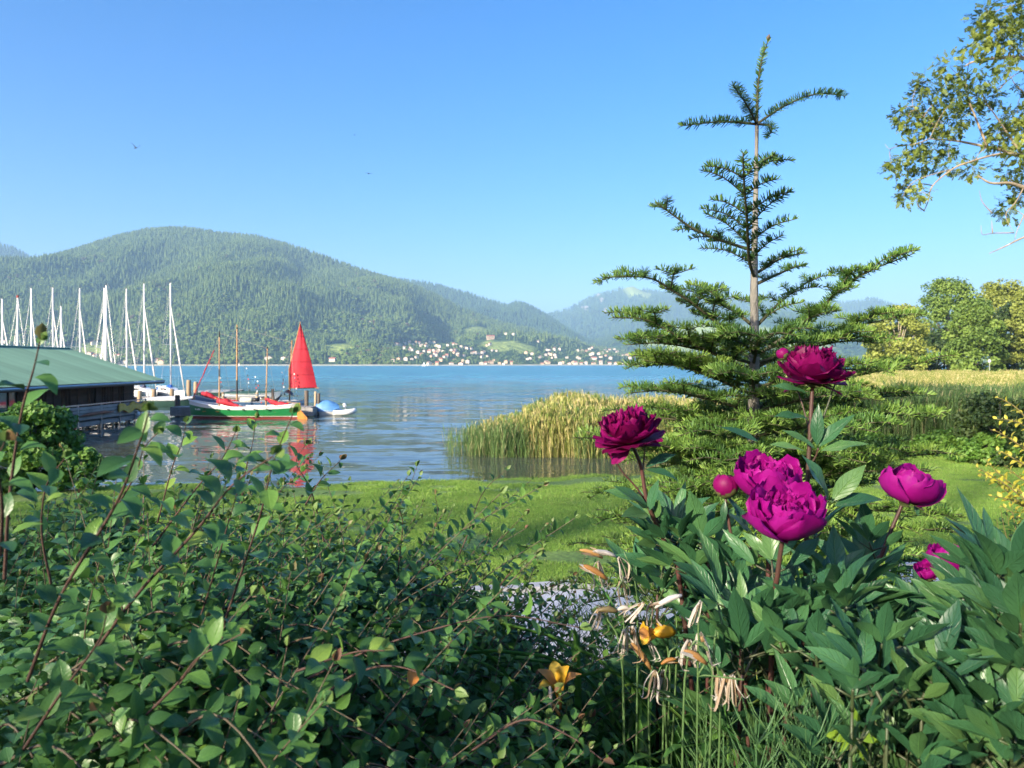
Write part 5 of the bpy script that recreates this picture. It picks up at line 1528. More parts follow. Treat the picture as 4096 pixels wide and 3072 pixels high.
def build_needles(acc, parent):
    rot = np.concatenate([a[0] for a in acc]); pos = np.concatenate([a[1] for a in acc]); scl = np.concatenate([a[2] for a in acc]); t = np.concatenate([a[3] for a in acc])
    v, f, ti, _ = scatter(NEED[0], NEED[1], rot, pos - np.array(ORIG[FIR.name]), scl, t)
    o = link('needles', np_mesh('needles', v, f, M_needle, tint=ti, smooth=False), parent); o['kind'] = 'stuff'

def fir_branch(pts, seed, twig=.19, ntw=9, r0=.008, dens=680, ln=.031, tone=.35, start=.18, mode='comb', droop=.1, sub=True):
    rr = random.Random(seed); rn = np.random.default_rng(seed)
    ax = catmull(pts, 6); n = len(ax); b = MB(); acc = []
    b.tube(ax, [r0 * (1 - .72 * i / (n - 1)) for i in range(n)], 6)
    needles_on(ax[int(n * .12):], rn, dens * .8, ln, mode, tone=tone, acc=acc)
    cum = [0]
    for i in range(1, n): cum.append(cum[-1] + (ax[i] - ax[i - 1]).length)
    T = cum[-1]
    for j in range(ntw):
        s = start + (.86 - start) * (j + rr.uniform(-.2, .2)) / max(1, ntw - 1) ; s = min(max(s, .05), .9)
        i = min(n - 2, next(k for k in range(n) if cum[k + 1] >= s * T) if s * T < T else n - 2)
        p = ax[i].lerp(ax[i + 1], .5); d = (ax[i + 1] - ax[i]).normalized()
        side = d.cross(Vector((0, 0, 1)))
        if side.length < .1: side = Vector((1, 0, 0))
        side.normalize(); upv = side.cross(d)
        for sg in (-1, 1):
            if rr.random() < .12: continue
            L = twig * max(.58, (1.12 - s) ** .45) * rr.uniform(.75, 1.12)
            an = rr.uniform(.75, 1.1)
            td = d * math.cos(an) + side * sg * math.sin(an) + upv * rr.uniform(-.05, .22)
            q = p + td * L; m_ = p + td * L * .5 + Vector((0, 0, .015 * L / .2)); q = q - Vector((0, 0, droop * L * .3))
            tw = catmull([p, m_, q], 3)
            b.tube(tw, [r0 * .42, r0 * .4, r0 * .36, r0 * .32, r0 * .3, r0 * .26, r0 * .2][:len(tw)], 4)
            needles_on(tw, rn, dens, ln, mode, tone=tone + rr.uniform(-.08, .10), acc=acc)
            if sub and L > .15:
                for sg2 in (-1, 1):
                    s2 = td.cross(Vector((0, 0, 1))).normalized() * sg2
                    p2 = tw[len(tw) // 2]; q2 = p2 + (td * .6 + s2 * .8) * L * .45
                    needles_on([p2, p2.lerp(q2, .5) + Vector((0, 0, .006)), q2], rn, dens, ln * .95, mode, tone=tone + .08, acc=acc)
                    b.tube([p2, q2], [r0 * .3, r0 * .18], 4)
    o = b.build('branch', M_firtwig, FIR, smooth=True)
    build_needles(acc, o)
    return o
# leader shoot and the top whorl
fir_branch([F2(1635, 268), F2(1637, 190), F2(1646, 130), F2(1660, 84)], 1, ntw=0, mode='round', dens=1000, ln=.026, tone=.3, r0=.006)
p = F2(1662, 74); MB().tube([F2(1659, 86), F2(1660, 80), p], [.0045, .008, .0015], 7).build('tip_bud', simple('bud_brown', (.16, .12, .09), scale=20, rough=.7), FIR, smooth=True)
for k, pts in enumerate([[(1634, 268, 0), (1560, 263, -.08), (1471, 272, -.15)], [(1634, 266, 0), (1612, 225, -.2), (1583, 184, -.4)], [(1637, 266, 0), (1700, 226, .05), (1765, 203, .1), (1826, 207, .15)], [(1638, 268, 0), (1660, 271, -.06), (1667, 283, -.11), (1656, 297, -.14)]]):
    fir_branch([F2(*q) for q in pts], 10 + k, ntw=0, dens=1150, ln=.032, tone=.2, r0=.0055)
HERO = [([(1630, 600, 0), (1618, 560, -.14), (1613, 470, -.40), (1607, 390, -.6), (1605, 330, -.72)], .25, 9, .16),
        ([(1633, 372, 0), (1660, 342, .15), (1690, 350, .25)], .1, 2, .2),
        ([(1622, 540, 0), (1560, 520, -.05), (1500, 495, -.1), (1455, 465, -.12), (1418, 437, -.15)], .15, 7, .16),
        ([(1637, 588, 0), (1688, 558, .0), (1739, 546, 0)], .12, 4, .25),
        ([(1637, 612, 0), (1690, 588, .15), (1730, 572, .2)], .12, 3, .3),
        ([(1625, 760, 0), (1512, 667, -.1), (1453, 628, -.15), (1400, 600, -.2), (1307, 599, -.3)], .26, 9, .28),
        ([(1640, 765, 0), (1760, 680, -.05), (1813, 628, -.1), (1880, 585, -.1), (1975, 547, -.15)], .26, 10, .25),
        ([(1622, 700, 0), (1560, 650, .2), (1520, 615, .4)], .2, 6, .38),
        ([(1638, 700, 0), (1700, 640, .2), (1760, 600, .35)], .2, 6, .38),
        ([(1620, 800, 0), (1480, 735, -.15), (1400, 692, -.2), (1322, 686, -.25)], .25, 9, .38),
        ([(1640, 790, 0), (1760, 740, .1), (1850, 705, .1), (1965, 680, .15)], .26, 10, .42),
        ([(1620, 850, 0), (1500, 800, -.1), (1392, 778, -.15)], .24, 8, .48),
        ([(1640, 860, 0), (1800, 822, .0), (1920, 797, 0), (2050, 772, 0)], .25, 10, .5),
        ([(1640, 905, 0), (1850, 862, .1), (1990, 853, .15)], .25, 9, .5),
        ([(1620, 1000, 0), (1450, 966, -.3), (1330, 950, -.4), (1239, 945, -.5)], .24, 9, .52),
        ([(1640, 1012, 0), (1850, 1000, -.1), (1960, 985, -.1), (2058, 978, -.1)], .24, 9, .5)]
for k, (pts, tw, nt_, tone) in enumerate(HERO):
    fir_branch([Vector((F2(q[0], q[1], q[2] * .76))) for q in pts], 40 + k, twig=tw * .92, ntw=max(2, int(nt_ * .75)), tone=tone + .08, r0=.0072, sub=(k > 4))
# regular lower whorls
hz0 = F2(1628, 770).z; hz1 = fz + .12
lv = 12
for i in range(lv):
    f = (i + .3) / lv; z = hz0 + (hz1 - hz0) * f
    rad = .47 + .36 * f
    nb = 7 if i > 2 else 4
    for k in range(nb):
        a = 2 * math.pi * (k + R.uniform(-.22, .22)) / nb + i * 1.1
        L = rad * R.uniform(.82, 1.1); d = Vector((math.cos(a), math.sin(a), 0))
        p0 = Vector((fbase.x, FD, z)); rise = R.uniform(.08, .21) * (1 - f * .6)
        pts = [p0, p0 + d * L * .35 + Vector((0, 0, rise * .35)), p0 + d * L * .7 + Vector((0, 0, rise * .6)), p0 + d * L + Vector((0, 0, rise * .55))]
        fir_branch(pts, 100 + i * 10 + k, twig=.25, ntw=6, tone=.34 + .28 * f + R.uniform(-.08, .08), r0=.007, dens=480)

# ------------------------------------------------------------------ ash tree reaching in from the right
AD = 25.0
def A4(x, y, dd=0.0): return W(3400 + x / 1.509, y / 1.509, AD + dd)
M_ashbark = simple('ash_bark', (0.36, 0.29, 0.2), (0.2, 0.16, 0.11), scale=5, rough=0.9, bump=.4)
M_ash = leafmat('ash_leaves', [(0.0, (0.06, 0.10, 0.02)), (0.45, (0.13, 0.185, 0.03)), (0.8, (0.22, 0.27, 0.04)), (1.0, (0.32, 0.36, 0.06))], rough=.5, trans=.3, objrand=False)
ax0, ay0 = 24.5, 26.0
ASH = thing('ash_tree', 'tall ash tree whose leafy branches hang in from the right', 'tree', (ax0, ay0, gz(ax0, ay0)))
ORIG[ASH.name] = Vector(ASH.location)
tr = catmull([Vector(ASH.location) - Vector((0, 0, .3)), Vector((24.3, 26, 5)), Vector((23.8, 25.8, 10)), Vector((23.2, 25.6, 15)), Vector((22.6, 25.4, 20))], 5)
MB().tube(tr, [.42 * (1 - .75 * i / (len(tr) - 1)) for i in range(len(tr))], 10).build('trunk', M_ashbark, ASH, smooth=True)
limbs = [[(1300, 1010), (1050, 945), (930, 910), (830, 888), (640, 850), (480, 838)], [(1050, 945), (900, 930), (700, 985), (620, 1020), (500, 1120), (470, 1220), (445, 1275)], [(1300, 420), (1050, 352), (900, 350), (750, 372), (690, 402)], [(1300, 1330), (1050, 1432), (930, 1490), (840, 1530)], [(1300, 1180), (1050, 1130), (960, 1105), (850, 1105), (770, 1060)], [(830, 888), (760, 715), (715, 600), (700, 510)], [(640, 850), (540, 780), (490, 740), (380, 640), (400, 520)], [(1050, 945), (960, 820), (880, 700), (820, 620)], [(620, 1020), (430, 1075), (350, 1130), (320, 1190)], [(480, 838), (390, 870), (280, 885), (240, 900), (210, 870)], [(1050, 352), (960, 250), (900, 150), (850, 90), (820, 60)], [(1050, 1300), (1010, 1390), (990, 1465)], [(990, 1405), (860, 1408), (800, 1415), (790, 1360)], [(860, 1408), (855, 1330)], [(1050, 1130), (1000, 1220), (940, 1300), (990, 1405)], [(500, 1120), (420, 1110), (300, 1140), (270, 1040)], [(450, 1275), (410, 1240), (400, 1200)], [(900, 540), (960, 480), (1050, 430), (1300, 400)], [(1050, 560), (990, 500), (960, 430)], [(860, 1290), (800, 1220), (780, 1150)]]
LP = []
for k, l in enumerate(limbs):
    rr = random.Random(k); dd = rr.uniform(-1, 1)
    pts = catmull([A4(x, y, dd * min(1, (1300 - x) / 600) + rr.uniform(-.15, .15)) for x, y in l], 5); LP += pts
    r0 = .085 if k in (0, 2, 4) else .045 if k in (1, 3, 5, 7) else .022
    MB().tube(pts, [r0 * (1 - .75 * i / (len(pts) - 1)) for i in range(len(pts))], 6).build('limb', M_ashbark, ASH, smooth=True)
for (a_, c_) in ((Vector((23.9, 25.9, 9)), A4(1300, 1010)), (Vector((23.4, 25.7, 13)), A4(1300, 420)), (Vector((24.2, 26, 6.5)), A4(1300, 1330)), (Vector((24.1, 26, 7.5)), A4(1300, 1180))):
    MB().tube(catmull([a_, a_.lerp(c_, .5) + Vector((0, 0, .3)), c_], 4), [.14, .13, .12, .11, .1, .1, .09, .09, .09], 7).build('limb', M_ashbark, ASH, smooth=True)
clus = [(600, 400, 75), (470, 500, 75), (430, 600, 85), (350, 720, 85), (420, 780, 85), (560, 740, 115), (700, 690, 85), (780, 450, 95), (770, 590, 60), (860, 590, 65), (950, 780, 130), (1010, 690, 80), (880, 820, 80), (520, 880, 115), (380, 900, 65), (290, 1000, 65), (420, 980, 70), (600, 970, 80), (740, 1010, 65), (350, 1110, 55), (420, 1170, 45), (330, 1185, 45), (970, 90, 100), (800, 130, 85), (870, 210, 120), (990, 250, 110), (760, 270, 65), (1020, 930, 90), (950, 1040, 60), (1030, 1100, 60), (960, 1260, 70), (1020, 1190, 55), (920, 410, 45), (1040, 20, 90), (1130, 150, 140), (1150, 800, 160), (1180, 500, 140), (1150, 1050, 120), (830, 60, 35), (650, 500, 70), (560, 600, 70), (480, 690, 60), (640, 590, 60), (300, 690, 40), (250, 985, 30)]
LT = QUAD[0] * np.array([.46, .95, 1.0]); LF = QUAD[1]; LU = np.array([(0, 0), (1, 0), (1, .5), (.5, 1), (0, .5)], float)
rot_, loc_, scl_, tin_ = [], [], [], []
tb = MB()
rn = np.random.default_rng(77)
for ci, (cx, cy, cr) in enumerate(clus):
    c = A4(cx, cy, R.uniform(-1.2, 1.2) if cx < 1060 else R.uniform(-2, 2)); rad = cr / 1.509 / FPX * AD
    q = min(LP, key=lambda p: (p - c).length)
    if (q - c).length > .15: tb.tube(catmull([q, q.lerp(c, .5) + Vector((0, .1, .12)), c], 3), [.014, .013, .012, .011, .01, .009, .008], 4)
    tone = .25 + .5 * R.random() + (.25 if 950 < cx and 640 < cy < 900 else 0)
    for j in range(int(16 + 2.3 * (cr / 17) ** 1.9)):
        d = rn.normal(size=3); d /= np.linalg.norm(d)
        p = np.array(c) + d * rad * rn.random() ** .45
        ld = d * .6 + rn.normal(size=3) * .5 + np.array([0, 0, -.35]); ld /= np.linalg.norm(ld)
        up = np.array([0, 0, 1.0]) + rn.normal(size=3) * .45; sd = np.cross(ld, up); sd /= np.linalg.norm(sd); nn_ = np.cross(sd, ld)
        LL = rn.uniform(.17, .30); tt = tone + rn.uniform(-.12, .12)
        for m_ in range(4):
            s_ = LL * (.25 + .2 * m_)
            for sg in (-1, 1):
                dr = ld * .55 + sd * sg * .85 - nn_ * .1
                rot_.append(np.stack([np.cross(dr / np.linalg.norm(dr), nn_), dr / np.linalg.norm(dr), nn_], 1)); loc_.append(p + ld * s_ - nn_ * (.25 * s_ * s_ / LL)); scl_.append(rn.uniform(.065, .10)); tin_.append(tt)
        rot_.append(np.stack([sd, ld, nn_], 1)); loc_.append(p + ld * LL); scl_.append(.10); tin_.append(tt)
tb.build('twigs', M_ashbark, ASH)['kind'] = 'stuff'
v, f, ti, uv = scatter(LT, LF, np.array(rot_), np.array(loc_) - np.array(ASH.location), np.array(scl_), np.clip(tin_, .02, .98), LU)
o = link('crown', np_mesh('crown', v, f, M_ash, tint=ti, uv=uv, smooth=False), ASH); o['kind'] = 'stuff'

# ------------------------------------------------------------------ bush at the water's edge on the left
M_bush = leafmat('bush_leaves', [(0.0, (0.06, 0.15, 0.025)), (0.5, (0.12, 0.25, 0.038)), (1.0, (0.20, 0.34, 0.06))], rough=.5, trans=.3, objrand=False)
p = W(150, 1900, 17.4)
foliage_tree('shore_bush', 'bright green bush at the water edge before the boathouse', (p.x, 17.4, gz(p.x, 17.4)), 2.15, 2.15, M_bush, M_bark, None, 61, nlump=46, per=330, leaf=.075, trunk_h=.05, limbs=6, cat='bush')
p = W(-20, 1900, 16.9)
foliage_tree('shore_bush', 'lower dark green bush at the left frame edge', (p.x, 16.9, gz(p.x, 16.9)), 1.7, 1.6, M_bush, M_bark, None, 62, nlump=30, per=300, leaf=.075, trunk_h=.05, limbs=5, cat='bush')
p = W(330, 1900, 17.2)
foliage_tree('shore_bush', 'low leafy skirt bush right of the bright green bush', (p.x, 17.2, gz(p.x, 17.2)), .95, 1.2, M_bush, M_bark, None, 63, nlump=20, per=260, leaf=.07, trunk_h=.05, limbs=4, cat='bush')

# shrub of nettles and bramble before the reeds on the right
for i, (px, py, d, h, w_, lab) in enumerate([(4000, 1750, 22.5, 2.3, 2.6, 'dark leafy shrub before the reeds at right edge'), (3790, 1790, 25.0, .7, 2.2, 'low leafy weeds at foot of the green reeds'), (3480, 1800, 25.6, .55, 2.4, 'low leafy weeds beside the fir at the reed foot'), (3930, 1830, 22.6, .8, 1.8, 'low leafy weeds below the dark shrub')]):
    p = W(px, py, d)
    foliage_tree('bank_shrub', lab, (p.x, d, gz(p.x, d)), h, w_, MATS['bush_leaves'] if i else M_tree4, M_bark, None, 70 + i, nlump=34, per=200, leaf=.08, trunk_h=.02, limbs=3, cat='shrub')

# ------------------------------------------------------------------ cotoneaster hedge
HEDGE_STOPS = [(0.0, (0.036, 0.105, 0.03)), (0.35, (0.06, 0.16, 0.042)), (0.7, (0.09, 0.21, 0.045)), (0.92, (0.15, 0.28, 0.045)), (1.0, (0.21, 0.31, 0.055))]
M_hedge = leafmat('hedge_leaf', HEDGE_STOPS, rough=.38, trans=.22, veins=.25, spec=.45, vein_n=6, objrand=False)
M_hedge_o = leafmat('hedge_leaf_single', HEDGE_STOPS, rough=.38, trans=.22, veins=.25, spec=.45, vein_n=6)
M_young = leafmat('hedge_young_leaf', [(0.0, (0.16, 0.075, 0.045)), (0.12, (0.18, 0.15, 0.06)), (0.3, (0.13, 0.22, 0.06)), (1.0, (0.16, 0.26, 0.07))], rough=.5, trans=.3)
M_stem = simple('hedge_stem', (0.10, 0.05, 0.035), (0.05, 0.028, 0.022), scale=60, rough=.75, bump=.2)
M_stemg = simple('hedge_twig', (0.14, 0.12, 0.075), (0.08, 0.055, 0.035), scale=60, rough=.8)
HEDGE = thing('cotoneaster_hedge', 'broad leafy hedge with reddish upright shoots filling the lower left', 'hedge', (-1.0, 1.4, 2.45))
HO = np.array(HEDGE.location)
def hedge_top(x, y):
    z = 3.03 + .05 * np.sin(x * 5 + 1) * np.sin(y * 4) + .03 * np.sin(x * 11 + y * 7)
    z = z - np.clip(x + .34, 0, 3) * .75 - np.clip(x + .02, 0, 3) * 1.0
    z = z - np.clip(y - 1.95, 0, 2) * .6
    return z
LT6, LF6, LU6 = leaf_template(1.0, .60, nv=5, fold=.20, arch=.22, peak=.40, sharp=.95, petiole=.1)
LT3, LF3, LU3 = leaf_template(1.0, .60, nv=3, fold=.20, arch=.22, peak=.40, sharp=.95, petiole=.1)
rn = np.random.default_rng(11)
def vis(x, y, m=.12): return np.abs(x) < .70 * y + m
# inner mass of leaves
n = 50000
y = rn.uniform(.62, 2.35, n); x = rn.uniform(-1.75, .34, n); k = vis(x, y); x, y = x[k], y[k]
dep = np.abs(rn.normal(0, .16, len(x))) ; z = hedge_top(x, y) - dep + .02
k = (z > 2.35) & (3.5 - z > .02); x, y, z, dep = x[k], y[k], z[k], dep[k]
n = len(x)
d = rn.normal(size=(n, 3)); d[:, 2] = np.abs(d[:, 2]) * .4 + .1
up = rn.normal(size=(n, 3)) * .55 + np.array([0, -.25, 1.0])
sc = rn.uniform(.018, .037, n)
tint = np.clip(rn.normal(.42, .24, n), .02, .97)
v, f, ti, uv = scatter(LT3, LF3, frames(d, up), np.stack([x, y, z], 1) - HO, sc, tint, LU3)
o = link('leaves', np_mesh('leaves', v, f, M_hedge, tint=ti, uv=uv), HEDGE); o['kind'] = 'stuff'

# shoots
acc = dict(rot=[], loc=[], scl=[], tint=[]); young = dict(rot=[], loc=[], scl=[], tint=[])
twigs = MB(); singles = []
def shoot(pts, r0, leaf_len, spacing, seed, hero=False, bare=.1, mb=None):
    rr = random.Random(seed); ax = catmull(pts, 6); n = len(ax)
    (mb or twigs).tube(ax, [max(.0007, r0 * (1 - .78 * i / (n - 1))) for i in range(n)], 6 if hero else 4, cap=False)
    cum = [0]
    for i in range(1, n): cum.append(cum[-1] + (ax[i] - ax[i - 1]).length)
    T = cum[-1]; s = T * bare; ph = rr.random() * 6
    out = []
    while s < T * .985:
        i = min(max(1, int(np.searchsorted(cum, s))), n - 1)
        p = ax[i - 1].lerp(ax[i], (s - cum[i - 1]) / max(1e-6, cum[i] - cum[i - 1])); d = (ax[i] - ax[i - 1]).normalized()
        ph += 2.4 + rr.uniform(-.3, .3)
        q = d.orthogonal().normalized(); q2 = d.cross(q)
        lat = q * math.cos(ph) + q2 * math.sin(ph)
        ld = lat * rr.uniform(.7, 1.0) + d * rr.uniform(.35, .8) + Vector((0, 0, rr.uniform(-.15, .25)))
        up = d * .8 + Vector((0, 0, .6)) + Vector((rr.uniform(-.4, .4), rr.uniform(-.4, .4), 0))
        tf = s / T
        L = leaf_len * rr.uniform(.75, 1.15) * (1.0 if tf < .8 else 1.0 - (tf - .8) * 2.6)
        out.append((p, ld, up, L, min(.97, max(.03, .25 + .45 * tf + rr.uniform(-.2, .2))), tf))
        s += spacing * rr.uniform(.7, 1.3)
    # young tuft at the tip
    for j in range(3):
        lat = Vector((rr.uniform(-1, 1), rr.uniform(-1, 1), rr.uniform(.2, 1)))
        d = (ax[-1] - ax[-2]).normalized()
        young['rot'].append((d * .8 + lat * .5, lat + d * .3)); young['loc'].append(ax[-1]); young['scl'].append(leaf_len * rr.uniform(.35, .6)); young['tint'].append(rr.random())
    return out
def put(rec):
    for (p, ld, up, L, t, tf) in rec:
        acc['rot'].append((ld, up)); acc['loc'].append(p); acc['scl'].append(L); acc['tint'].append(t)
R = random.Random(21)
for i in range(560):
    while True:
        y0 = R.uniform(.75, 2.3); x0 = R.uniform(-1.7, .30)
        if abs(x0) < .70 * y0 + .05: break
    zt = float(hedge_top(x0, y0)); rise = R.choice([.05, .08, .12, .16, .22]) * R.uniform(.7, 1.2)
    if y0 < 1.05: rise *= .55
    lean = Vector((R.gauss(.06, .12), R.gauss(.0, .10), 0))
    if x0 > -.3: lean += Vector((.12, -.02, 0)); rise *= .75
    L = .22 + rise
    p0 = Vector((x0, y0, zt - .2)); p2 = Vector((x0, y0, zt + rise)) + lean * (L / .3)
    p1 = p0.lerp(p2, .5) + Vector((R.gauss(0, .02), R.gauss(0, .02), .02))
    put(shoot([p0, p1, p2], .0021, R.uniform(.022, .035), .0145, 1000 + i))
# arching side shoots reaching right over the path and low over the front
for i in range(110):
    y0 = R.uniform(1.0, 2.1); x0 = R.uniform(-.28, .03); z0 = float(hedge_top(x0, y0)) - R.uniform(.0, .30)
    dx = R.uniform(.08, .22); 
    p0 = Vector((x0 - .1, y0, z0 - .02)); p1 = Vector((x0 + dx * .5, y0 - R.uniform(.0, .12), z0 + R.uniform(.01, .07))); p2 = Vector((x0 + dx, y0 - R.uniform(.02, .2), z0 - R.uniform(-.03, .10)))
    put(shoot([p0, p1, p2], .0024, R.uniform(.024, .034), .017, 3000 + i))
for i in range(150):
    y0 = R.uniform(.85, 1.3); x0 = R.uniform(-.8, .12)
    z0 = float(hedge_top(x0, y0)) - R.uniform(.0, .2); a = R.uniform(-.5, .5)
    p0 = Vector((x0, y0, z0)); p1 = p0 + Vector((.1 + .05 * a, -.06, .05)); p2 = p0 + Vector((.24 + .1 * a, -.14, -.01 + R.uniform(-.06, .05)))
    put(shoot([p0, p1, p2], .0025, R.uniform(.027, .037), .018, 4000 + i))
# long shoots one can follow in the photograph: (2212-px path, depth at foot and tip)
HS = [([(10, 1250), (20, 1080), (45, 900), (72, 800), (86, 738)], .85, .72, .0042),
      ([(60, 1470), (130, 1290), (250, 1090), (300, 960), (322, 890)], .9, .62, .0050),
      ([(195, 1420), (300, 1280), (420, 1150), (500, 1050), (590, 985)], .95, .70, .0048),
      ([(440, 1480), (500, 1300), (560, 1120), (590, 1000), (632, 895)], 1.0, .80, .0044),
      ([(400, 1430), (450, 1280), (490, 1140), (520, 1040)], 1.1, .95, .0036),
      ([(950, 1270), (1000, 1180), (1040, 1070), (1094, 1014)], 1.9, 1.85, .0048),
      ([(1000, 1275), (1060, 1190), (1132, 1112)], 1.9, 1.8, .0040),
      ([(1060, 1290), (1110, 1230), (1172, 1184)], 1.85, 1.75, .0040),
      ([(340, 1130), (372, 1010), (392, 960), (402, 915)], 1.35, 1.25, .0034),
      ([(700, 1170), (672, 1060), (640, 1000), (660, 960)], 1.55, 1.45, .0036),
      ([(660, 1090), (690, 1040), (735, 995)], 1.5, 1.45, .0034),
      ([(330, 1180), (420, 1060), (480, 990), (508, 935)], 1.2, 1.1, .0034),
      ([(520, 1100), (530, 1020), (545, 960), (552, 905)], 1.4, 1.3, .0034),
      ([(230, 1130), (290, 1030), (310, 970), (340, 935)], 1.15, 1.0, .0034),
      ([(110, 1260), (90, 1150), (100, 1050), (140, 990)], 1.0, .9, .0036),
      ([(0, 1200), (5, 1100), (-5, 1000), (10, 955)], .75, .65, .0042),
      ([(790, 1240), (840, 1120), (880, 1060), (900, 1010)], 1.75, 1.7, .0036),
      ([(860, 1230), (870, 1130), (860, 1090), (890, 1055)], 1.8, 1.75, .0034),
      ([(940, 1250), (930, 1180), (945, 1110), (940, 1070)], 1.9, 1.85, .0034),
      ([(600, 1500), (760, 1420), (900, 1370), (1080, 1330), (1250, 1355)], 1.05, 1.0, .0040),
      ([(620, 1560), (760, 1460), (860, 1440), (980, 1490)], .95, .85, .0040),
      ([(1020, 1620), (1130, 1555), (1230, 1590), (1300, 1640)], .95, .9, .0036),
      ([(640, 1450), (760, 1410), (830, 1405)], .9, .82, .0036),
      ([(260, 1600), (380, 1480), (430, 1420), (520, 1370)], .85, .75, .0040),
      ([(50, 1620), (130, 1500), (210, 1390), (230, 1330)], .85, .72, .0042)]
single_leaves = []
for i, (pth, d0, d1, r_) in enumerate(HS):
    m = len(pth); pts = [V2(x, y, d0 + (d1 - d0) * k / (m - 1)) for k, (x, y) in enumerate(pth)]
    mb = MB(); rec = shoot(pts, r_ * .5, .034, .022, 5000 + i, hero=True, bare=.12, mb=mb)
    br = mb.build('branch', M_stem, HEDGE, smooth=True)
    single_leaves += rec
put(single_leaves[300:]); single_leaves = single_leaves[:300]
leafme = []
for k in range(4):
    tv, tf_, tu = leaf_template(1.0, .54 + .035 * k, nv=6, fold=.14 + .05 * k, arch=.12 + .1 * k, peak=.38 + .03 * k, sharp=.9, petiole=.12, wave=.05 * k, seed=k)
    leafme.append(np_mesh('leaf', tv, tf_, M_hedge_o, uv=tu))
for i, (p, ld, up, L, t, tf) in enumerate(single_leaves):
    o = link('leaf', leafme[i % 4], HEDGE)
    fr = frames(np.array([tuple(ld)]), np.array([tuple(up)]))[0]
    M4 = Matrix([list(fr[r]) + [0] for r in range(3)] + [[0, 0, 0, 1]])
    o.matrix_basis = Matrix.Translation(p - Vector(HEDGE.location)) @ M4 @ Matrix.Scale(L, 4)
tw = twigs.build('twigs', M_stemg, HEDGE, smooth=True); tw['kind'] = 'stuff'
for (A_, T_, F_, U_, nm, mt) in ((acc, LT6, LF6, LU6, 'shoot_leaves', M_hedge), (young, LT3, LF3, LU3, 'young_leaves', M_young)):
    d = np.array([tuple(a[0]) for a in A_['rot']]); u = np.array([tuple(a[1]) for a in A_['rot']])
    v, f, ti, uv = scatter(T_, F_, frames(d, u), np.array([tuple(p) for p in A_['loc']]) - HO, np.array(A_['scl']), np.array(A_['tint']), U_)
    o = link(nm, np_mesh(nm, v, f, mt, tint=ti, uv=uv), HEDGE); o['kind'] = 'stuff'
# one dead orange leaf caught in the hedge
p = V2(887, 1490, 1.0); o = link('fallen_leaf', leafme[2].copy()); o.data.materials[0] = simple('dead_leaf', (.5, .2, .03), (.38, .13, .02), scale=60, rough=.6)
o.location = p; o.rotation_euler = (1.2, .3, .4); o.scale = (.03,) * 3
tag(o, 'single orange dead leaf caught low in the hedge', 'leaf')

# ------------------------------------------------------------------ peonies
M_petal = leafmat('peony_petal', [(0.0, (0.15, 0.0015, 0.055)), (0.5, (0.21, 0.0025, 0.09)), (1.0, (0.29, 0.005, 0.135))], rough=.5, trans=.35, spec=.25, objrand=True, veins=0)
M_petal_b = leafmat('peony_petal_bright', [(0.0, (0.26, 0.0025, 0.15)), (0.5, (0.34, 0.005, 0.215)), (1.0, (0.43, 0.016, 0.29))], rough=.5, trans=.35, spec=.25, objrand=True, veins=0)
M_pleaf = leafmat('peony_leaf', [(0.0, (0.028, 0.095, 0.042)), (0.4, (0.042, 0.135, 0.058)), (0.75, (0.066, 0.18, 0.066)), (1.0, (0.11, 0.22, 0.065))], rough=.36, trans=.2, veins=.5, spec=.5, vein_n=7)
M_pstem = simple('peony_stem', (0.095, 0.032, 0.03), (0.06, 0.04, 0.025), scale=25, rough=.5, stretch=(1, 1, .2))
M_pstemg = simple('peony_petiole', (0.055, 0.10, 0.035), (0.06, 0.05, 0.03), scale=20, rough=.5)
M_sepal = leafmat('peony_sepal', [(0.0, (0.09, 0.12, 0.04)), (1.0, (0.16, 0.13, 0.06))], rough=.45, trans=.15)

def petal_mesh(L, Wd, r0, a0, a1, cup, ruf, rr, nu=8, nv=8):
    rows = []; uvs = []
    ph = rr.random() * 6; ph2 = rr.random() * 6; kf = rr.uniform(4, 7)
    r = r0; h = 0; prev = 0; prof = []
    for j in range(nv + 1):
        v = j / nv; an = a0 + (a1 - a0) * v
        if j: r += math.sin(an) * L / nv; h += math.cos(an) * L / nv
        prof.append((r, h, an))
    for j in range(nv + 1):
        v = j / nv
        w = Wd / 2 * (.22 + .78 * min(1, v / .55) ** .8) * (1 if v < .62 else math.sqrt(max(.16, 1 - ((v - .62) / .44) ** 2)))
        row = []
        for i in range(nu + 1):
            u = -1 + 2 * i / nu
            ve = v * (1 - .10 * u * u - ruf * .05 * math.cos(kf * u * 1.6 + ph)) if v > .5 else v
            f = ve * nv; k = min(int(f), nv - 1); t = f - k
            rr_ = prof[k][0] + (prof[k + 1][0] - prof[k][0]) * t; hh = prof[k][1] + (prof[k + 1][1] - prof[k][1]) * t; an = prof[k][2]
            Rc = max(abs(rr_), Wd * .45) / max(cup, .05)
            fi = u * w / Rc
            lat = Rc * math.sin(fi); rad = rr_ - Rc * (1 - math.cos(fi))
            amp = ruf * .10 * L * v * v * (abs(u) ** 1.2 * .7 + .3)
            wob = amp * math.sin(kf * u + ph2 + v * 3)
            row.append(Vector((rad + wob * math.cos(an), lat, hh - wob * math.sin(an) + amp * .5 * math.cos(2 * kf * u + ph))))
            uvs.append((.5 + .5 * u, v))
        rows.append(row)
    b = MB(); b.grid(rows)
    me = np_mesh('petal', np.array([tuple(p) for p in b.v]), np.array(b.f), None, uv=np.array(uvs)) if False else None
    return b, uvs

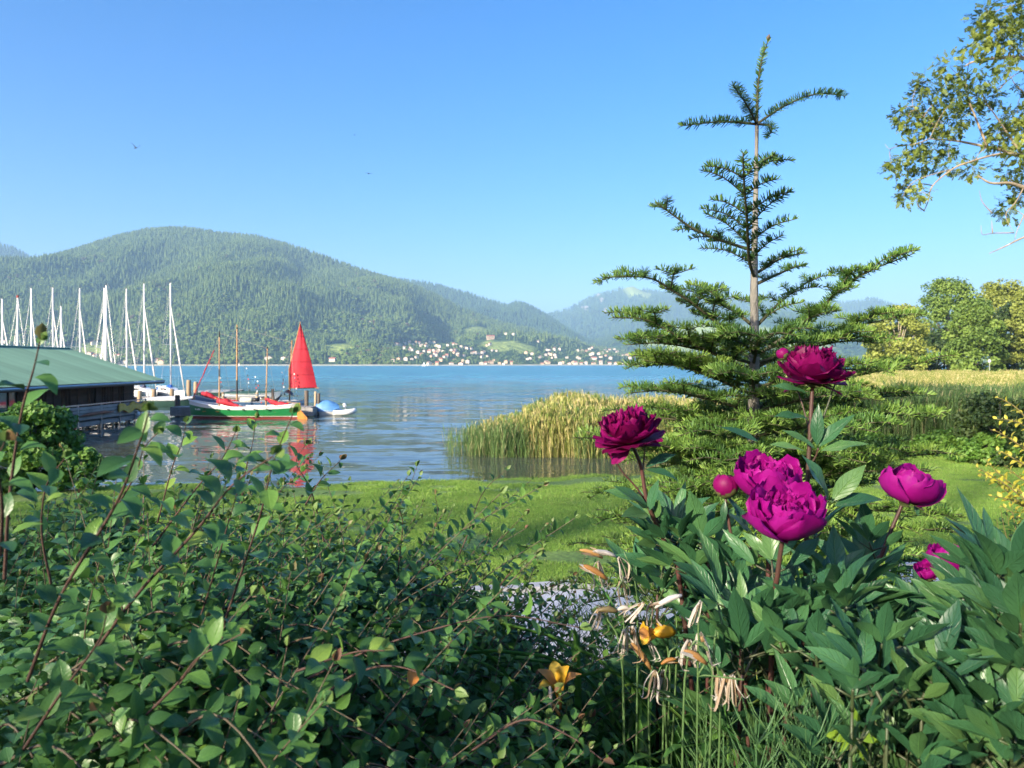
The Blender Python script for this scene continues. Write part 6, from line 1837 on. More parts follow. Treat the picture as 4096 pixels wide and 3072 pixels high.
def blossom(plant, c, R0, axis, seed, style, mat, stem_to=None):
    """c: base of the flower head; axis: direction the flower faces"""
    rr = random.Random(seed); axis = Vector(axis).normalized()
    q = axis.to_track_quat('Z', 'Y').to_matrix()
    head = MB()
    # receptacle and sepals form the blossom's own mesh
    head.tube([(0, 0, -.012), (0, 0, .0), (0, 0, .012)], [.006, .013, .008], 8)
    hv = head.v; head.v = [q @ p + c for p in hv]
    bl_o = head.build('blossom', M_sepal, plant, smooth=True)
    for k in range(5):
        a = k * 1.2566 + rr.random(); m = Matrix.Rotation(a, 3, 'Z')
        b, _ = petal_mesh(R0 * .55, R0 * .34, .006, 1.5, 1.0 if style == 'bowl' else 1.9, .6, .2, rr, 4, 4)
        b.v = [q @ (m @ p) + c for p in b.v]; b.build('sepal', M_sepal, bl_o, smooth=True)
    if style == 'bowl':
        layers = [(6, 1.36, 1.2, 1.60, .08, .75, .5), (7, 1.30, 1.1, 1.45, -.05, .85, .6), (8, 1.12, .92, 1.15, -.10, .85, .8), (9, .98, .74, .92, -.15, .8, 1.2), (10, .88, .52, .66, -.1, .6, 1.7), (10, .80, .40, .42, .0, .5, 2.0), (8, .74, .32, .2, .0, .4, 2.2)]
    elif style == 'loose':
        layers = [(2, .90, .85, 1.75, 2.2, .5, .5), (7, 1.02, 1.0, 1.62, 1.30, .5, .7), (8, 1.06, .95, 1.45, .75, .65, .8), (9, 1.06, .82, 1.22, .35, .75, 1.1), (10, 1.02, .64, .98, .2, .65, 1.5), (10, 1.0, .52, .72, .12, .5, 1.9), (10, .98, .44, .46, .05, .45, 2.1), (7, .96, .38, .2, .05, .4, 2.2)]
    else:       # half open
        layers = [(5, 1.55, 1.35, 1.95, -.30, .9, .4), (5, 1.46, 1.25, 1.65, -.32, .95, .5), (6, 1.22, 1.0, 1.1, -.32, .95, .6), (6, 1.05, .8, .8, -.32, .9, .9), (6, .9, .6, .45, -.3, .7, 1.2)]
    for li, (nn, L, Wd, a0, a1, cup, ruf) in enumerate(layers):
        off = rr.random() * 6
        for k in range(nn):
            a = off + 2 * math.pi * (k + rr.uniform(-.16, .16)) / nn
            b, uv = petal_mesh(R0 * L * rr.uniform(.88, 1.08), R0 * Wd * rr.uniform(.9, 1.12), .004 + .001 * li, a0 + rr.uniform(-.12, .12), a1 + rr.uniform(-.22, .22), cup, ruf, rr, 8 if li < 3 else 6, 8 if li < 3 else 6)
            m = Matrix.Rotation(a, 3, 'Z')
            b.v = [q @ (m @ p) + c for p in b.v]
            b.build('petal', mat, bl_o, smooth=True)
    return bl_o

def bud(plant, c, r_, axis, seed):
    rr = random.Random(seed); q = Vector(axis).normalized().to_track_quat('Z', 'Y').to_matrix()
    b = MB(); rows = []
    for i in range(9):
        th = math.pi * i / 8; row = []
        for k in range(14):
            ph = 2 * math.pi * k / 14; rad = r_ * math.sin(th) ** .8 * (1 + .07 * math.sin(ph * 3 + th * 2.2))
            row.append(q @ Vector((rad * math.cos(ph), rad * math.sin(ph), -r_ * 1.15 * math.cos(th) + r_)) + c)
        rows.append(row)
    b.grid(rows, close=True); o = b.build('bud', M_petal, plant, smooth=True)
    for k in range(5):
        m = Matrix.Rotation(k * 1.2566 + rr.random() * .4, 3, 'Z')
        s, _ = petal_mesh(r_ * rr.uniform(2.7, 3.1), r_ * 1.9, r_ * .16, 1.62, -.95 + rr.uniform(-.1, .1), .95, .15, rr, 6, 8)
        s.v = [q @ (m @ (p * 1.04 + Vector((r_ * .05, 0, -.02 * r_)))) + c for p in s.v]; s.build('petal', M_petal, o, smooth=True)
    cx = MB(); rows = []
    for i in range(5):
        row = []
        for k in range(16):
            ph = 2 * math.pi * k / 16; th = math.pi * (.40 + .10 * math.cos(ph * 2 + seed) + .04 * math.sin(ph * 5)) * i / 4
            rad = 1.10 * r_ * math.sin(th) ** .8
            row.append(q @ Vector((rad * math.cos(ph), rad * math.sin(ph), -r_ * 1.2 * math.cos(th) + r_)) + c)
        rows.append(row)
    cx.grid(rows, close=True); cx.build('calyx', M_sepal, o, smooth=True)
    for k in range(4):
        m = Matrix.Rotation(k * 1.57 + rr.random() * .5, 3, 'Z')
        s, _ = petal_mesh(r_ * rr.uniform(1.3, 1.9), r_ * 1.3, r_ * .25, 1.5, -.1, .9, .1, rr, 5, 5)
        s.v = [q @ (m @ (p * 1.0 + Vector((r_ * .20, 0, -.06 * r_)))) + c for p in s.v]; s.build('sepal', M_sepal, o, smooth=True)
    return o

PLEAF = []
for k in range(6):
    tv, tf_, tu = leaf_template(1.0, .255 + .02 * k, nv=9, fold=.22 - .03 * (k % 3), arch=.04 + .07 * (k % 4), peak=.44, sharp=1.15, petiole=.03, wave=.12 * (k % 3), twist=(-.25, .2, 0, .35, -.1, .1)[k], seed=k)
    PLEAF.append(np_mesh('leaflet', tv, tf_, M_pleaf, uv=tu))
def set_frame(o, p, ld, up, L, plant, wsc=1.0):
    fr = frames(np.array([tuple(ld)]), np.array([tuple(up)]))[0]
    M4 = Matrix([list(fr[r]) + [0] for r in range(3)] + [[0, 0, 0, 1]])
    o.matrix_basis = Matrix.Translation(Vector(p) - ORIG[plant.name]) @ M4 @ Matrix.Diagonal((L * wsc, L, L, 1))
def peony_leaf(plant, root, d, size, rr, full=True):
    """compound leaf: one petiole with leaflets in threes"""
    size = size * .80
    d = Vector(d).normalized(); side = d.cross(Vector((0, 0, 1)))
    if side.length < .1: side = Vector((1, 0, 0))
    side.normalize(); up = side.cross(d).normalized()
    p1 = root + d * size * .26; p2 = p1 + (d * .95 + Vector((0, 0, -.08))) * size * .20
    b = MB().tube(catmull([root, p1, p2], 3), [.0028, .0027, .0026, .0024, .0022, .002, .0018], 5)
    lf = b.build('leaf', M_pstemg, plant, smooth=True)
    spots = [(p2, rr.uniform(-.1, .1), 1.0), (p2, .72, .85), (p2, -.72, .85)]
    for sg in (-1, 1):
        q = p1 + (d * .35 + side * sg * .75 + up * .15) * size * .28
        MB_ = MB().tube([p1, q], [.002, .0016], 4); MB_.build('stalk', M_pstemg, lf, smooth=True)
        spots += [(q, sg * .75, .85)]
        if full: spots += [(q, sg * 1.35, .68), (q, sg * .15, .72)]
    for (p, an, s) in spots:
        ld = d * math.cos(an) + side * math.sin(an) + up * rr.uniform(.02, .28)
        o = link('leaflet', rr.choice(PLEAF), lf)
        set_frame(o, p, ld, up + Vector((rr.uniform(-.35, .35), rr.uniform(-.35, .35), 0)), size * .70 * s * rr.uniform(.85, 1.12), plant)
    return lf
def stem(plant, pts, r0, r1, mat=None):
    ax = catmull(pts, 6); n = len(ax)
    MB().tube(ax, [.85 * (r0 + (r1 - r0) * i / (n - 1)) for i in range(n)], 8).build('stem', mat or M_pstem, plant, smooth=True)
    return ax
def leafy(plant, ax, rr, n, size, t0=.35, t1=.98, spread=.9, top=0):
    ph = rr.random() * 6
    for k in range(n):
        t = t0 + (t1 - t0) * (k / max(1, n - 1)); p = ax[min(len(ax) - 1, int(t * (len(ax) - 1)))]
        ph += 2.4 + rr.uniform(-.3, .3)
        el = .40 + .95 * t + rr.uniform(-.25, .3)
        d = Vector((math.cos(ph) * spread, math.sin(ph) * spread, el))
        peony_leaf(plant, p, d, size * (1.12 - .35 * t) * rr.uniform(.85, 1.12), rr, full=(t < .8))

def leaf_at(plant, x, y, d, dirv, size, seed, wsc=1.0):
    """a single leaf blade read off the photograph"""
    p = V2(x, y, d); rr = random.Random(seed)
    o = link('leaf', rr.choice(PLEAF), plant)
    set_frame(o, p, Vector(dirv), Vector((rr.uniform(-.3, .3), -.55, .8)), size, plant, wsc)

G = 2.43
# left plant: long leaning stem with the left blossom
PA = thing('peony_plant', 'peony with a single dark blossom leaning left on a long red stem', 'peony', (.37, 1.55, G))
rr = random.Random(1)
a1 = stem(PA, [Vector((.42, 1.56, G)), V2(1470, 1270, 1.54), V2(1440, 1180, 1.53), V2(1400, 1090, 1.5), V2(1385, 1010, 1.49), V2(1366, 962, 1.47)], .0062, .0042)
blossom(PA, V2(1362, 955, 1.47), .066, (-.22, -.12, 1), 31, 'loose', M_petal)
a2 = stem(PA, [V2(1425, 1130, 1.52), V2(1380, 1060, 1.5), V2(1345, 1020, 1.49), V2(1328, 992, 1.48)], .0026, .0018); bud(PA, V2(1327, 990, 1.48), .0085, (-.3, 0, 1), 4)
a3 = stem(PA, [V2(1388, 1020, 1.5), V2(1392, 980, 1.5), V2(1398, 930, 1.49)], .002, .0014)
for (x, y, dv, s) in [(1392, 1010, (.8, -.2, .45), .07), (1392, 1014, (.9, -.3, -.1), .075), (1366, 958, (-.75, -.3, .3), .06), (1400, 1090, (-.9, -.2, .45), .10), (1402, 1100, (-.7, -.4, .6), .10), (1402, 1105, (.2, -.2, .9), .07), (1400, 1110, (-.5, -.6, .1), .10)]: leaf_at(PA, x, y, 1.49, dv, s, int(x + y))
leafy(PA, a1[:14], rr, 6, .20, .3, 1.0)
for k, (x, y, d, hgt) in enumerate([(1480, 1330, 1.55, 1150), (1530, 1330, 1.5, 1120), (1420, 1400, 1.6, 1190), (1560, 1420, 1.5, 1240)]):
    ax = stem(PA, [Vector((V2(x, y, d).x * .92 + .03, d + .02, G)), V2(x, (y + hgt + 95) / 2 + 40, d), V2(x, hgt + 95, d)], .005, .003)
    leafy(PA, ax, random.Random(60 + k), 6, .22, .35, 1.0)

# middle plant: three blossoms and the fat bud
PB = thing('peony_plant', 'peony with one tall dark blossom and two bright ones below', 'peony', (.50, 1.38, G)); rr = random.Random(2)
b1 = stem(PB, [Vector((.56, 1.46, G)), V2(1740, 1250, 1.45), V2(1742, 1100, 1.44), V2(1750, 930, 1.43), V2(1755, 835, 1.43)], .0066, .0045)
blossom(PB, V2(1756, 824, 1.43), .066, (.05, -.10, 1), 32, 'loose', M_petal)
stem(PB, [V2(1746, 960, 1.43), V2(1775, 910, 1.42), V2(1800, 840, 1.42), V2(1808, 822, 1.42)], .0024, .0017, M_pstemg); bud(PB, V2(1808, 822, 1.42), .0105, (.3, -.1, 1), 6)
stem(PB, [V2(1748, 930, 1.44), V2(1735, 880, 1.45), V2(1722, 842, 1.46)], .0022, .0017)
bud(PB, V2(1697, 775, 1.47), .010, (-.5, .1, 1), 8); stem(PB, [V2(1722, 842, 1.46), V2(1700, 800, 1.47), V2(1697, 776, 1.47)], .0017, .0013)
for (x, y, dv, s) in [(1765, 965, (-.05, -.15, .95), .085), (1768, 968, (.55, -.2, .75), .095), (1770, 975, (.8, -.3, .3), .09), (1762, 970, (-.75, -.2, .5), .08), (1745, 850, (-.7, -.1, .25), .075), (1747, 905, (-.8, -.3, .2), .08), (1757, 835, (.3, -.6, .8), .03)]: leaf_at(PB, x, y, 1.42, dv, s, int(x * 3 + y))
stem(PB, [V2(1744, 1010, 1.44), V2(1760, 990, 1.43), V2(1768, 968, 1.42)], .0026, .002)
leafy(PB, b1[:8], rr, 5, .20, .3, 1.0)
b2 = stem(PB, [Vector((.47, 1.36, G)), V2(1660, 1260, 1.36), V2(1655, 1150, 1.35), V2(1657, 1072, 1.34)], .006, .0042)
blossom(PB, V2(1657, 1074, 1.34), .068, (-.05, -.25, 1), 33, 'bowl', M_petal_b)
b3 = stem(PB, [Vector((.43, 1.25, G)), V2(1668, 1380, 1.26), V2(1680, 1240, 1.24), V2(1692, 1155, 1.22)], .0066, .0045)
blossom(PB, V2(1694, 1152, 1.22), .073, (-.08, -.38, 1), 34, 'bowl', M_petal_b)
b4 = stem(PB, [Vector((.45, 1.36, G)), V2(1600, 1260, 1.37), V2(1578, 1150, 1.37), V2(1567, 1072, 1.37)], .0045, .0030); bud(PB, V2(1567, 1072, 1.37), .0185, (.02, -.1, 1), 9)
leaf_at(PB, 1566, 1080, 1.365, (-.15, -.2, -.9), .045, 77); 
leafy(PB, b2[:8], rr, 4, .20, .4, 1.0); leafy(PB, b3[:9], rr, 5, .20, .35, 1.0); leafy(PB, b4[:8], rr, 4, .2, .4, .95)
for (x, y, d, dv, s) in [(1790, 1085, 1.4, (-.35, -.2, .8), .11), (1795, 1085, 1.4, (.6, -.1, .75), .10), (1800, 1095, 1.4, (.95, -.2, .35), .10), (1640, 955, 1.5, (-.6, -.1, .25), .09), (1660, 960, 1.5, (.7, -.2, -.05), .07)]: leaf_at(PB, x, y, d, dv, s, int(x + 7 * y), 1.15)
for k, (x, y, d, hgt) in enumerate([(1600, 1400, 1.25, 1290), (1760, 1400, 1.25, 1270), (1700, 1460, 1.15, 1370), (1600, 1480, 1.2, 1380), (1800, 1400, 1.35, 1210)]):
    ax = stem(PB, [Vector((V2(x, y, d).x * .95, d + .02, G)), V2(x, (y + hgt + 95) / 2 + 40, d), V2(x + 6, hgt + 95, d)], .005, .003)
    leafy(PB, ax, random.Random(80 + k), 5, .21, .4, 1.0)

# right plant: half open blossom
PC = thing('peony_plant', 'peony with one half open blossom in front of the lawn', 'peony', (.72, 1.46, G)); rr = random.Random(3)
c1 = stem(PC, [Vector((.68, 1.48, G)), V2(1885, 1290, 1.47), V2(1908, 1190, 1.46), V2(1952, 1082, 1.45)], .0058, .004)
blossom(PC, V2(1956, 1080, 1.44), .060, (.22, -.18, 1), 35, 'half', M_petal_b)
leaf_at(PC, 1975, 1082, 1.45, (.15, -.2, -.9), .03, 5)
leafy(PC, c1[:9], rr, 6, .20, .3, 1.0)
for k, (x, y, d, hgt) in enumerate([(1840, 1400, 1.35, 1260), (1930, 1420, 1.4, 1300), (1980, 1450, 1.35, 1370), (1870, 1460, 1.25, 1380)]):
    ax = stem(PC, [Vector((V2(x, y, d).x * .96, d + .02, G)), V2(x, (y + hgt + 110) / 2 + 30, d), V2(x, hgt + 110, d)], .005, .003)
    leafy(PC, ax, random.Random(90 + k), 6, .21, .4, 1.0)

# far right plant with the half hidden blossom, closest to the camera
PD = thing('peony_plant', 'large leafed peony at the right edge hiding a blossom', 'peony', (.80, 1.12, G)); rr = random.Random(4)
blossom(PD, V2(2050, 1232, 1.36), .042, (.1, -.2, 1), 36, 'bowl', M_petal_b); stem(PD, [Vector((.75, 1.3, G)), V2(2048, 1330, 1.36), V2(2050, 1234, 1.36)], .005, .004)
blossom(PD, V2(2004, 1244, 1.38), .022, (-.3, -.2, 1), 37, 'half', M_petal_b); stem(PD, [Vector((.74, 1.34, G)), V2(2010, 1330, 1.38), V2(2004, 1246, 1.38)], .004, .003)
for k, (x, y, d, hgt) in enumerate([(2185, 1340, 1.1, 1110), (2140, 1400, 1.12, 1250), (2210, 1420, 1.0, 1240), (2080, 1480, 1.1, 1370), (2150, 1500, 1.0, 1390), (2020, 1500, 1.15, 1410), (2230, 1500, .95, 1330), (2100, 1600, .95, 1480), (1960, 1560, 1.1, 1460), (2190, 1640, .9, 1500)]):
    ax = stem(PD, [Vector((V2(x, y, d).x * .93, d + .03, G)), V2(x - 10, (y + hgt + 200) / 2 + 40, d), V2(x, hgt + 200, d)], .0034, .0024, M_pstemg)
    leafy(PD, ax, random.Random(120 + k), 8, .19, .45, 1.0, spread=.75)

# leaf mass low in front, under all four plants
PE = thing('peony_plant', 'low flowerless peony foliage in front of the blossoms', 'peony', (.72, 1.2, G))
for k in range(30):
    rr = random.Random(200 + k); x = 1790 + (k % 16) * 28 + rr.uniform(-25, 25); d = rr.uniform(1.0, 1.35) if k < 16 else rr.uniform(.92, 1.15); hgt = rr.uniform(1360, 1500) if k < 16 else rr.uniform(1500, 1640)
    top = V2(x, hgt, d)
    if top.z < G + .12: top.z = G + .14
    ax = stem(PE, [Vector((top.x * .97, d + .02, G)), Vector((top.x * .98, d, (G + top.z) / 2)), top], .0034, .0024, M_pstemg)
    leafy(PE, ax, rr, 4, .19, .6, 1.0)

# ------------------------------------------------------------------ daylilies gone over, in front of the path
R = random.Random(99)
M_dlyel = leafmat('daylily_yellow', [(0.0, (0.62, 0.30, 0.02)), (0.5, (0.72, 0.42, 0.03)), (1.0, (0.78, 0.55, 0.08))], rough=.5, trans=.35)
M_dlor = leafmat('daylily_orange', [(0.0, (0.36, 0.17, 0.05)), (1.0, (0.48, 0.28, 0.10))], rough=.55, trans=.25)
M_dltan = leafmat('daylily_withered', [(0.0, (0.36, 0.25, 0.15)), (0.35, (0.52, 0.44, 0.34)), (1.0, (0.70, 0.67, 0.61))], rough=.7, trans=.3)
M_dlbr = leafmat('daylily_bud', [(0.0, (0.14, 0.11, 0.05)), (1.0, (0.26, 0.16, 0.07))], rough=.5, trans=.1)
M_scape = simple('scape_green', (0.10, 0.19, 0.06), (0.07, 0.13, 0.04), scale=30, rough=.5)
M_strap = leafmat('strap_leaf', [(0.0, (0.04, 0.14, 0.028)), (0.5, (0.07, 0.20, 0.035)), (0.92, (0.12, 0.27, 0.045)), (1.0, (0.30, 0.32, 0.08))], rough=.42, trans=.3)
DL = 1.32
def Cz(x, y, d=DL): return W(2100 + x / 1.707, 2100 + y / 1.707, d)
DP = thing('daylily_clump', 'daylily clump with withered white flowers on green stalks', 'daylily', (.24, 1.35, 2.42))
def ribbon(pts, ws, side):
    b = MB(); pts = catmull(pts, 4); n = len(pts); w = np.interp(np.linspace(0, 1, n), np.linspace(0, 1, len(ws)), ws)
    rows = []
    for i, p in enumerate(pts):
        d = (pts[min(i + 1, n - 1)] - pts[max(0, i - 1)]).normalized(); s = Vector(side) - d * d.dot(Vector(side))
        s = s.normalized() if s.length > 1e-4 else d.orthogonal().normalized(); nn_ = d.cross(s)
        rows.append([p - s * w[i] + nn_ * w[i] * .35, p, p + s * w[i] + nn_ * w[i] * .35])
    b.grid(rows); return b
def scape(pts, r0=.0022):
    pts = [p + Vector((R.uniform(-.035, .035), R.uniform(-.01, .01), 0)) if 0 < i < len(pts) - 1 else p for i, p in enumerate(pts)]
    ax = catmull(pts, 5); MB().tube(ax, [r0 * (1 - .45 * i / (len(ax) - 1)) for i in range(len(ax))], 6).build('stalk', M_scape, DP, smooth=True)
def shrivel(c, L, seed, tilt=(0, 0, -1)):
    rr = random.Random(seed); f = None; t = Vector(tilt).normalized()
    b = MB().tube([c, c + t * L * .15], [.0025, .0032], 6); f = b.build('withered_flower', M_dlbr, DP, smooth=True)
    for k in range(6):
        q = Vector((rr.uniform(-1.5, 1.5), rr.uniform(-.8, .8), rr.uniform(-.5, .5)))
        p1 = c + q * L * .06 - t * L * rr.uniform(.0, .12); p2 = c + q * L * rr.uniform(.08, .26) + t * L * rr.uniform(.25, .45); p3 = c + q * L * rr.uniform(.1, .3) + t * L * rr.uniform(.75, 1.05); p4 = p3 + Vector((rr.uniform(-.35, .35), 0, rr.uniform(-.2, .3))) * L
        ribbon([c, p1, p2, p3, p4], [.0010, .0026, .0034, .0024, .0006], (rr.uniform(-.5, .5), 1, rr.uniform(-.3, .3))).build('tepal', M_dltan, f, smooth=True)
def spent(c, d, L, mat, seed, r_=.008):
    d = Vector(d).normalized(); rr = random.Random(seed)
    pts = [c + d * L * t + Vector((0, 0, .004 * math.sin(t * 3))) for t in (0, .2, .45, .75, .95, 1.0)]
    f = MB().tube(pts, [r_ * .45, r_ * .8, r_, r_ * .8, r_ * .4, r_ * .15], 7).build('spent_flower', mat, DP, smooth=True)
    for k in range(3):
        q = d.orthogonal() * rr.uniform(-1, 1) + Vector((rr.uniform(-1, 1), rr.uniform(-1, 1), rr.uniform(-1, 1)))
        ribbon([c + d * L * .4, c + d * L * .8 + q * r_ * .9, c + d * L * 1.05 + q * r_ * 1.6], [r_ * .5, r_ * .55, .0008], q.cross(d)).build('tepal', M_dltan if rr.random() < .6 else mat, f, smooth=True)
def open_lily(c, axis, L, seed):
    rr = random.Random(seed); q = Vector(axis).normalized().to_track_quat('Z', 'Y').to_matrix()
    b = MB().tube([c - q @ Vector((0, 0, L * .4)), c], [.003, .006], 6); f = b.build('flower', M_dlor, DP, smooth=True)
    for k in range(6):
        a = k * 1.047 + rr.uniform(-.12, .12); m = Matrix.Rotation(a, 3, 'Z'); o_ = (.75 if k % 2 else .95) * rr.uniform(.85, 1.1)
        pts = [c + q @ (m @ Vector((r_ * L, 0, h_ * L))) for r_, h_ in ((0, 0), (.16 * o_, .38), (.38 * o_, .75), (.72 * o_, .92 - .1 * (k % 3)))]
        ribbon(pts, [.004, .011, .0125, .002], tuple(q @ (m @ Vector((0, 1, 0))))).build('tepal', M_dlyel if k % 3 else M_dlor, f, smooth=True)
    for k in range(5):
        a = k * 1.25; MB().tube([c, c + q @ Vector((.1 * L * math.cos(a), .1 * L * math.sin(a), .6 * L))], [.0008, .0006], 4).build('stamen', M_dlor, f)
GZ = 2.42
def gbase(x, d=DL): 
    p = Cz(x, 1500, d); return Vector((p.x, d + .03, GZ))
scape([gbase(700), Cz(690, 1000), Cz(640, 600), Cz(600, 340), Cz(560, 240)]); scape([gbase(720), Cz(700, 1000), Cz(670, 700), Cz(640, 480)])
scape([gbase(760), Cz(770, 900), Cz(720, 400), Cz(675, 180)]); scape([gbase(880), Cz(880, 1000), Cz(870, 760), Cz(865, 620)])
scape([gbase(960), Cz(940, 1100), Cz(960, 920), Cz(990, 760)]); scape([gbase(930), Cz(920, 800), Cz(940, 600)]); scape([gbase(1210), Cz(1210, 900), Cz(1205, 600), Cz(1210, 520)])
scape([gbase(1080), Cz(1085, 1000), Cz(1070, 860), Cz(1040, 740)]); scape([gbase(300, 1.44), Cz(300, 1350, 1.44), Cz(245, 1220, 1.43)]); scape([gbase(930), Cz(925, 1150), Cz(900, 1010)])
scape([gbase(1100, 1.1), Cz(1130, 1050, 1.09), Cz(1110, 850, 1.08), Cz(1125, 800, 1.08)], .002); scape([gbase(1230, 1.1), Cz(1190, 1000, 1.09), Cz(1170, 800, 1.08), Cz(1205, 755, 1.08)], .002); scape([gbase(1250, 1.1), Cz(1270, 1150, 1.09), Cz(1340, 1030, 1.08), Cz(1375, 1040, 1.08), Cz(1410, 1042, 1.08)], .0018); scape([gbase(1190, 1.1), Cz(1195, 900, 1.09), Cz(1195, 545, 1.08)], .0018)
for k, (x, y, L, tl) in enumerate([(655, 400, .055, (.1, 0, -1)), (500, 260, .05, (.2, 0, -1)), (640, 240, .045, (.25, 0, -1)), (490, 400, .045, (-.15, 0, -1)), (545, 480, .05, (.35, 0, -1)), (790, 540, .05, (-.6, 0, -.6)), (860, 540, .05, (-.05, 0, -1)), (1205, 760, .085, (.25, 0, -1)), (1375, 1040, .07, (-.05, 0, -1)), (1410, 1040, .07, (.1, 0, -1)), (1320, 1040, .055, (.1, 0, -1)), (890, 1010, .065, (0, 0, -1)), (940, 1010, .055, (-.1, 0, -1)), (680, 720, .06, (-.1, 0, -1)), (730, 720, .06, (.05, 0, -1)), (600, 650, .045, (-.1, 0, -1)), (1120, 800, .06, (-.1, 0, -1)), (1190, 540, .05, (-.3, 0, -1)), (640, 560, .04, (.4, 0, -.4)), (500, 580, .05, (-.4, 0, -1)), (820, 780, .045, (.4, 0, -1)), (1145, 1480, .06, (.1, 0, -1))]):
    if k in (3, 4, 15, 18, 21): continue
    dd = (DL - .01 * (k % 3)) if x < 1000 else 1.08
    shrivel(Cz(x, y, dd), L * (.82 if x < 1000 else .60), 700 + k, tl)
for k, (x, y, d, L, mt, r_) in enumerate([(530, 225, (-1, -.1, .35), .055, M_dlor, .008), (620, 215, (-1, -.2, .25), .055, M_dltan, .008), (560, 370, (-1, -.1, .55), .068, M_dlor, .0105), (630, 590, (-1, -.1, .05), .044, M_dlbr, .011), (860, 985, (-.7, -.1, .95), .075, M_dlor, .010), (930, 950, (1, -.1, .35), .035, M_dlor, .007), (1240, 950, (-.9, -.1, .55), .05, M_dlor, .009), (1070, 480, (-1, -.1, -.45), .055, M_dltan, .008), (240, 1300, (-.5, -.1, .6), .05, M_dlor, .007), (170, 1100, (.05, -.1, -1), .05, M_dltan, .007), (635, 580, (1, -.1, .1), .025, M_dltan, .008)]):
    spent(Cz(x, y, DL - .015 if x < 1000 else 1.07), d, L * .8, mt, 800 + k, r_ * .55)
spent(Cz(1020, 735, DL - .03), (-1, -.15, -.02), .04, M_dlyel, 830, .012)
open_lily(Cz(905, 740, DL - .03), (-1, -.4, .05), .03, 5)
open_lily(Cz(235, 1180, 1.42), (-.12, -.35, 1), .066, 6)
# strap leaves
SM = []
for k in range(5):
    vs = []; us = []; rr = random.Random(k)
    for i in range(9):
        t = i / 8; w = .5 * (1 - .92 * max(0, t - .25) ** 1.3 / .69); bend = .15 + .55 * t * t * (1 + .3 * k / 4)
        y_ = t * (1 - .25 * t * t); z_ = 1.0 * (t - .42 * t * t * (1 + .2 * k))
        for s in (-1, 0, 1): vs.append((s * w * .03, bend * t * .8, z_ + (abs(s) * .006))); us.append((.5 + s * .5, t))
    fs = [(i * 3 + k_, i * 3 + k_ + 1, i * 3 + k_ + 4, i * 3 + k_ + 3) for i in range(8) for k_ in range(2)]
    SM.append(np_mesh('leaf', np.array(vs), np.array(fs), M_strap, uv=np.array(us)))
for k in range(130):
    rr = random.Random(900 + k); x = rr.gauss(740, 260); d = rr.uniform(1.3, 1.7)
    p = Cz(x, 1500, d); o = link('leaf', SM[k % 5], DP); o.location = Vector((p.x, d, GZ - .02)) - Vector(DP.location)
    L = rr.uniform(.7, 1.2); o.scale = (L * rr.uniform(.45, .75), L * .7, L * rr.uniform(.75, 1.0)); o.rotation_euler.z = rr.uniform(0, 6.28)

# ------------------------------------------------------------------ horsetails
M_horse = leafmat('horsetail', [(0.0, (0.05, 0.13, 0.05)), (1.0, (0.09, 0.19, 0.06))], rough=.6, trans=.1)
def horsetail_mesh(seed):
    rr = random.Random(seed); b = MB(); H = 1.0
    b.tube([(0, 0, 0), (.01, 0, .5), (.03 * rr.uniform(-1, 1), .02, 1)], [.007, .005, .002], 5, cap=False)
    for k in range(11):
        z = .2 + .075 * k; L = .26 * (1 - .06 * k)
        for j in range(8):
            a = j * .785 + k * .3; d = Vector((math.cos(a), math.sin(a), 0)); p = Vector((.01, 0, z))
            b.tube([p, p + d * L * .5 + Vector((0, 0, L * .45)), p + d * L * .85 + Vector((0, 0, L * 1.0))], [.0020, .0017, .0008], 3, cap=False)
    me = bpy.data.meshes.new('horsetail'); me.from_pydata([tuple(v) for v in b.v], [], b.f); me.materials.append(M_horse); return me
HTM = [horsetail_mesh(k) for k in range(4)]
hs = [(2180, 2620, 1.95), (2230, 2560, 2.0), (2260, 2600, 1.9), (2300, 2540, 2.0), (2330, 2600, 1.85), (2380, 2560, 1.95), (2420, 2620, 1.8), (2200, 2700, 1.8), (2270, 2720, 1.75), (2350, 2700, 1.8), (2150, 2680, 1.9), (2240, 2450, 2.1), (2310, 2440, 2.1), (2400, 2470, 2.05), (2450, 2520, 1.95), (2520, 2680, 1.7), (2130, 2560, 2.1), (2290, 2650, 1.7), (2370, 2480, 2.2), (2210, 2520, 2.15), (2480, 2780, 1.6), (2560, 2800, 1.5), (2330, 2800, 1.55), (2420, 2850, 1.5), (3080, 2890, 1.05), (3180, 2880, 1.05), (3300, 2900, 1.0), (3020, 2930, 1.0), (3240, 2960, .98), (3580, 2920, 1.0), (2900, 2900, 1.15), (2820, 2860, 1.2)]
hs = [h for i, h in enumerate(hs) if i % 2 == 0 or h[0] > 2700]
for k, (px, py, d) in enumerate(hs):
    t = W(px, py - 40, d); g = min(gz(t.x, d), t.z - .12)
    o = link('horsetail', HTM[k % 4]); h = t.z - g; o.location = (t.x, d, g); o.scale = (min(h, .42),) * 2 + (h,); o.rotation_euler.z = R.uniform(0, 6)
    tag(o, 'thin feathery horsetail growing among the daylilies by the path' if px < 2700 else 'thin feathery horsetail under the peony leaves', 'horsetail', 'horsetails by the path' if px < 2700 else 'horsetails under the peonies')

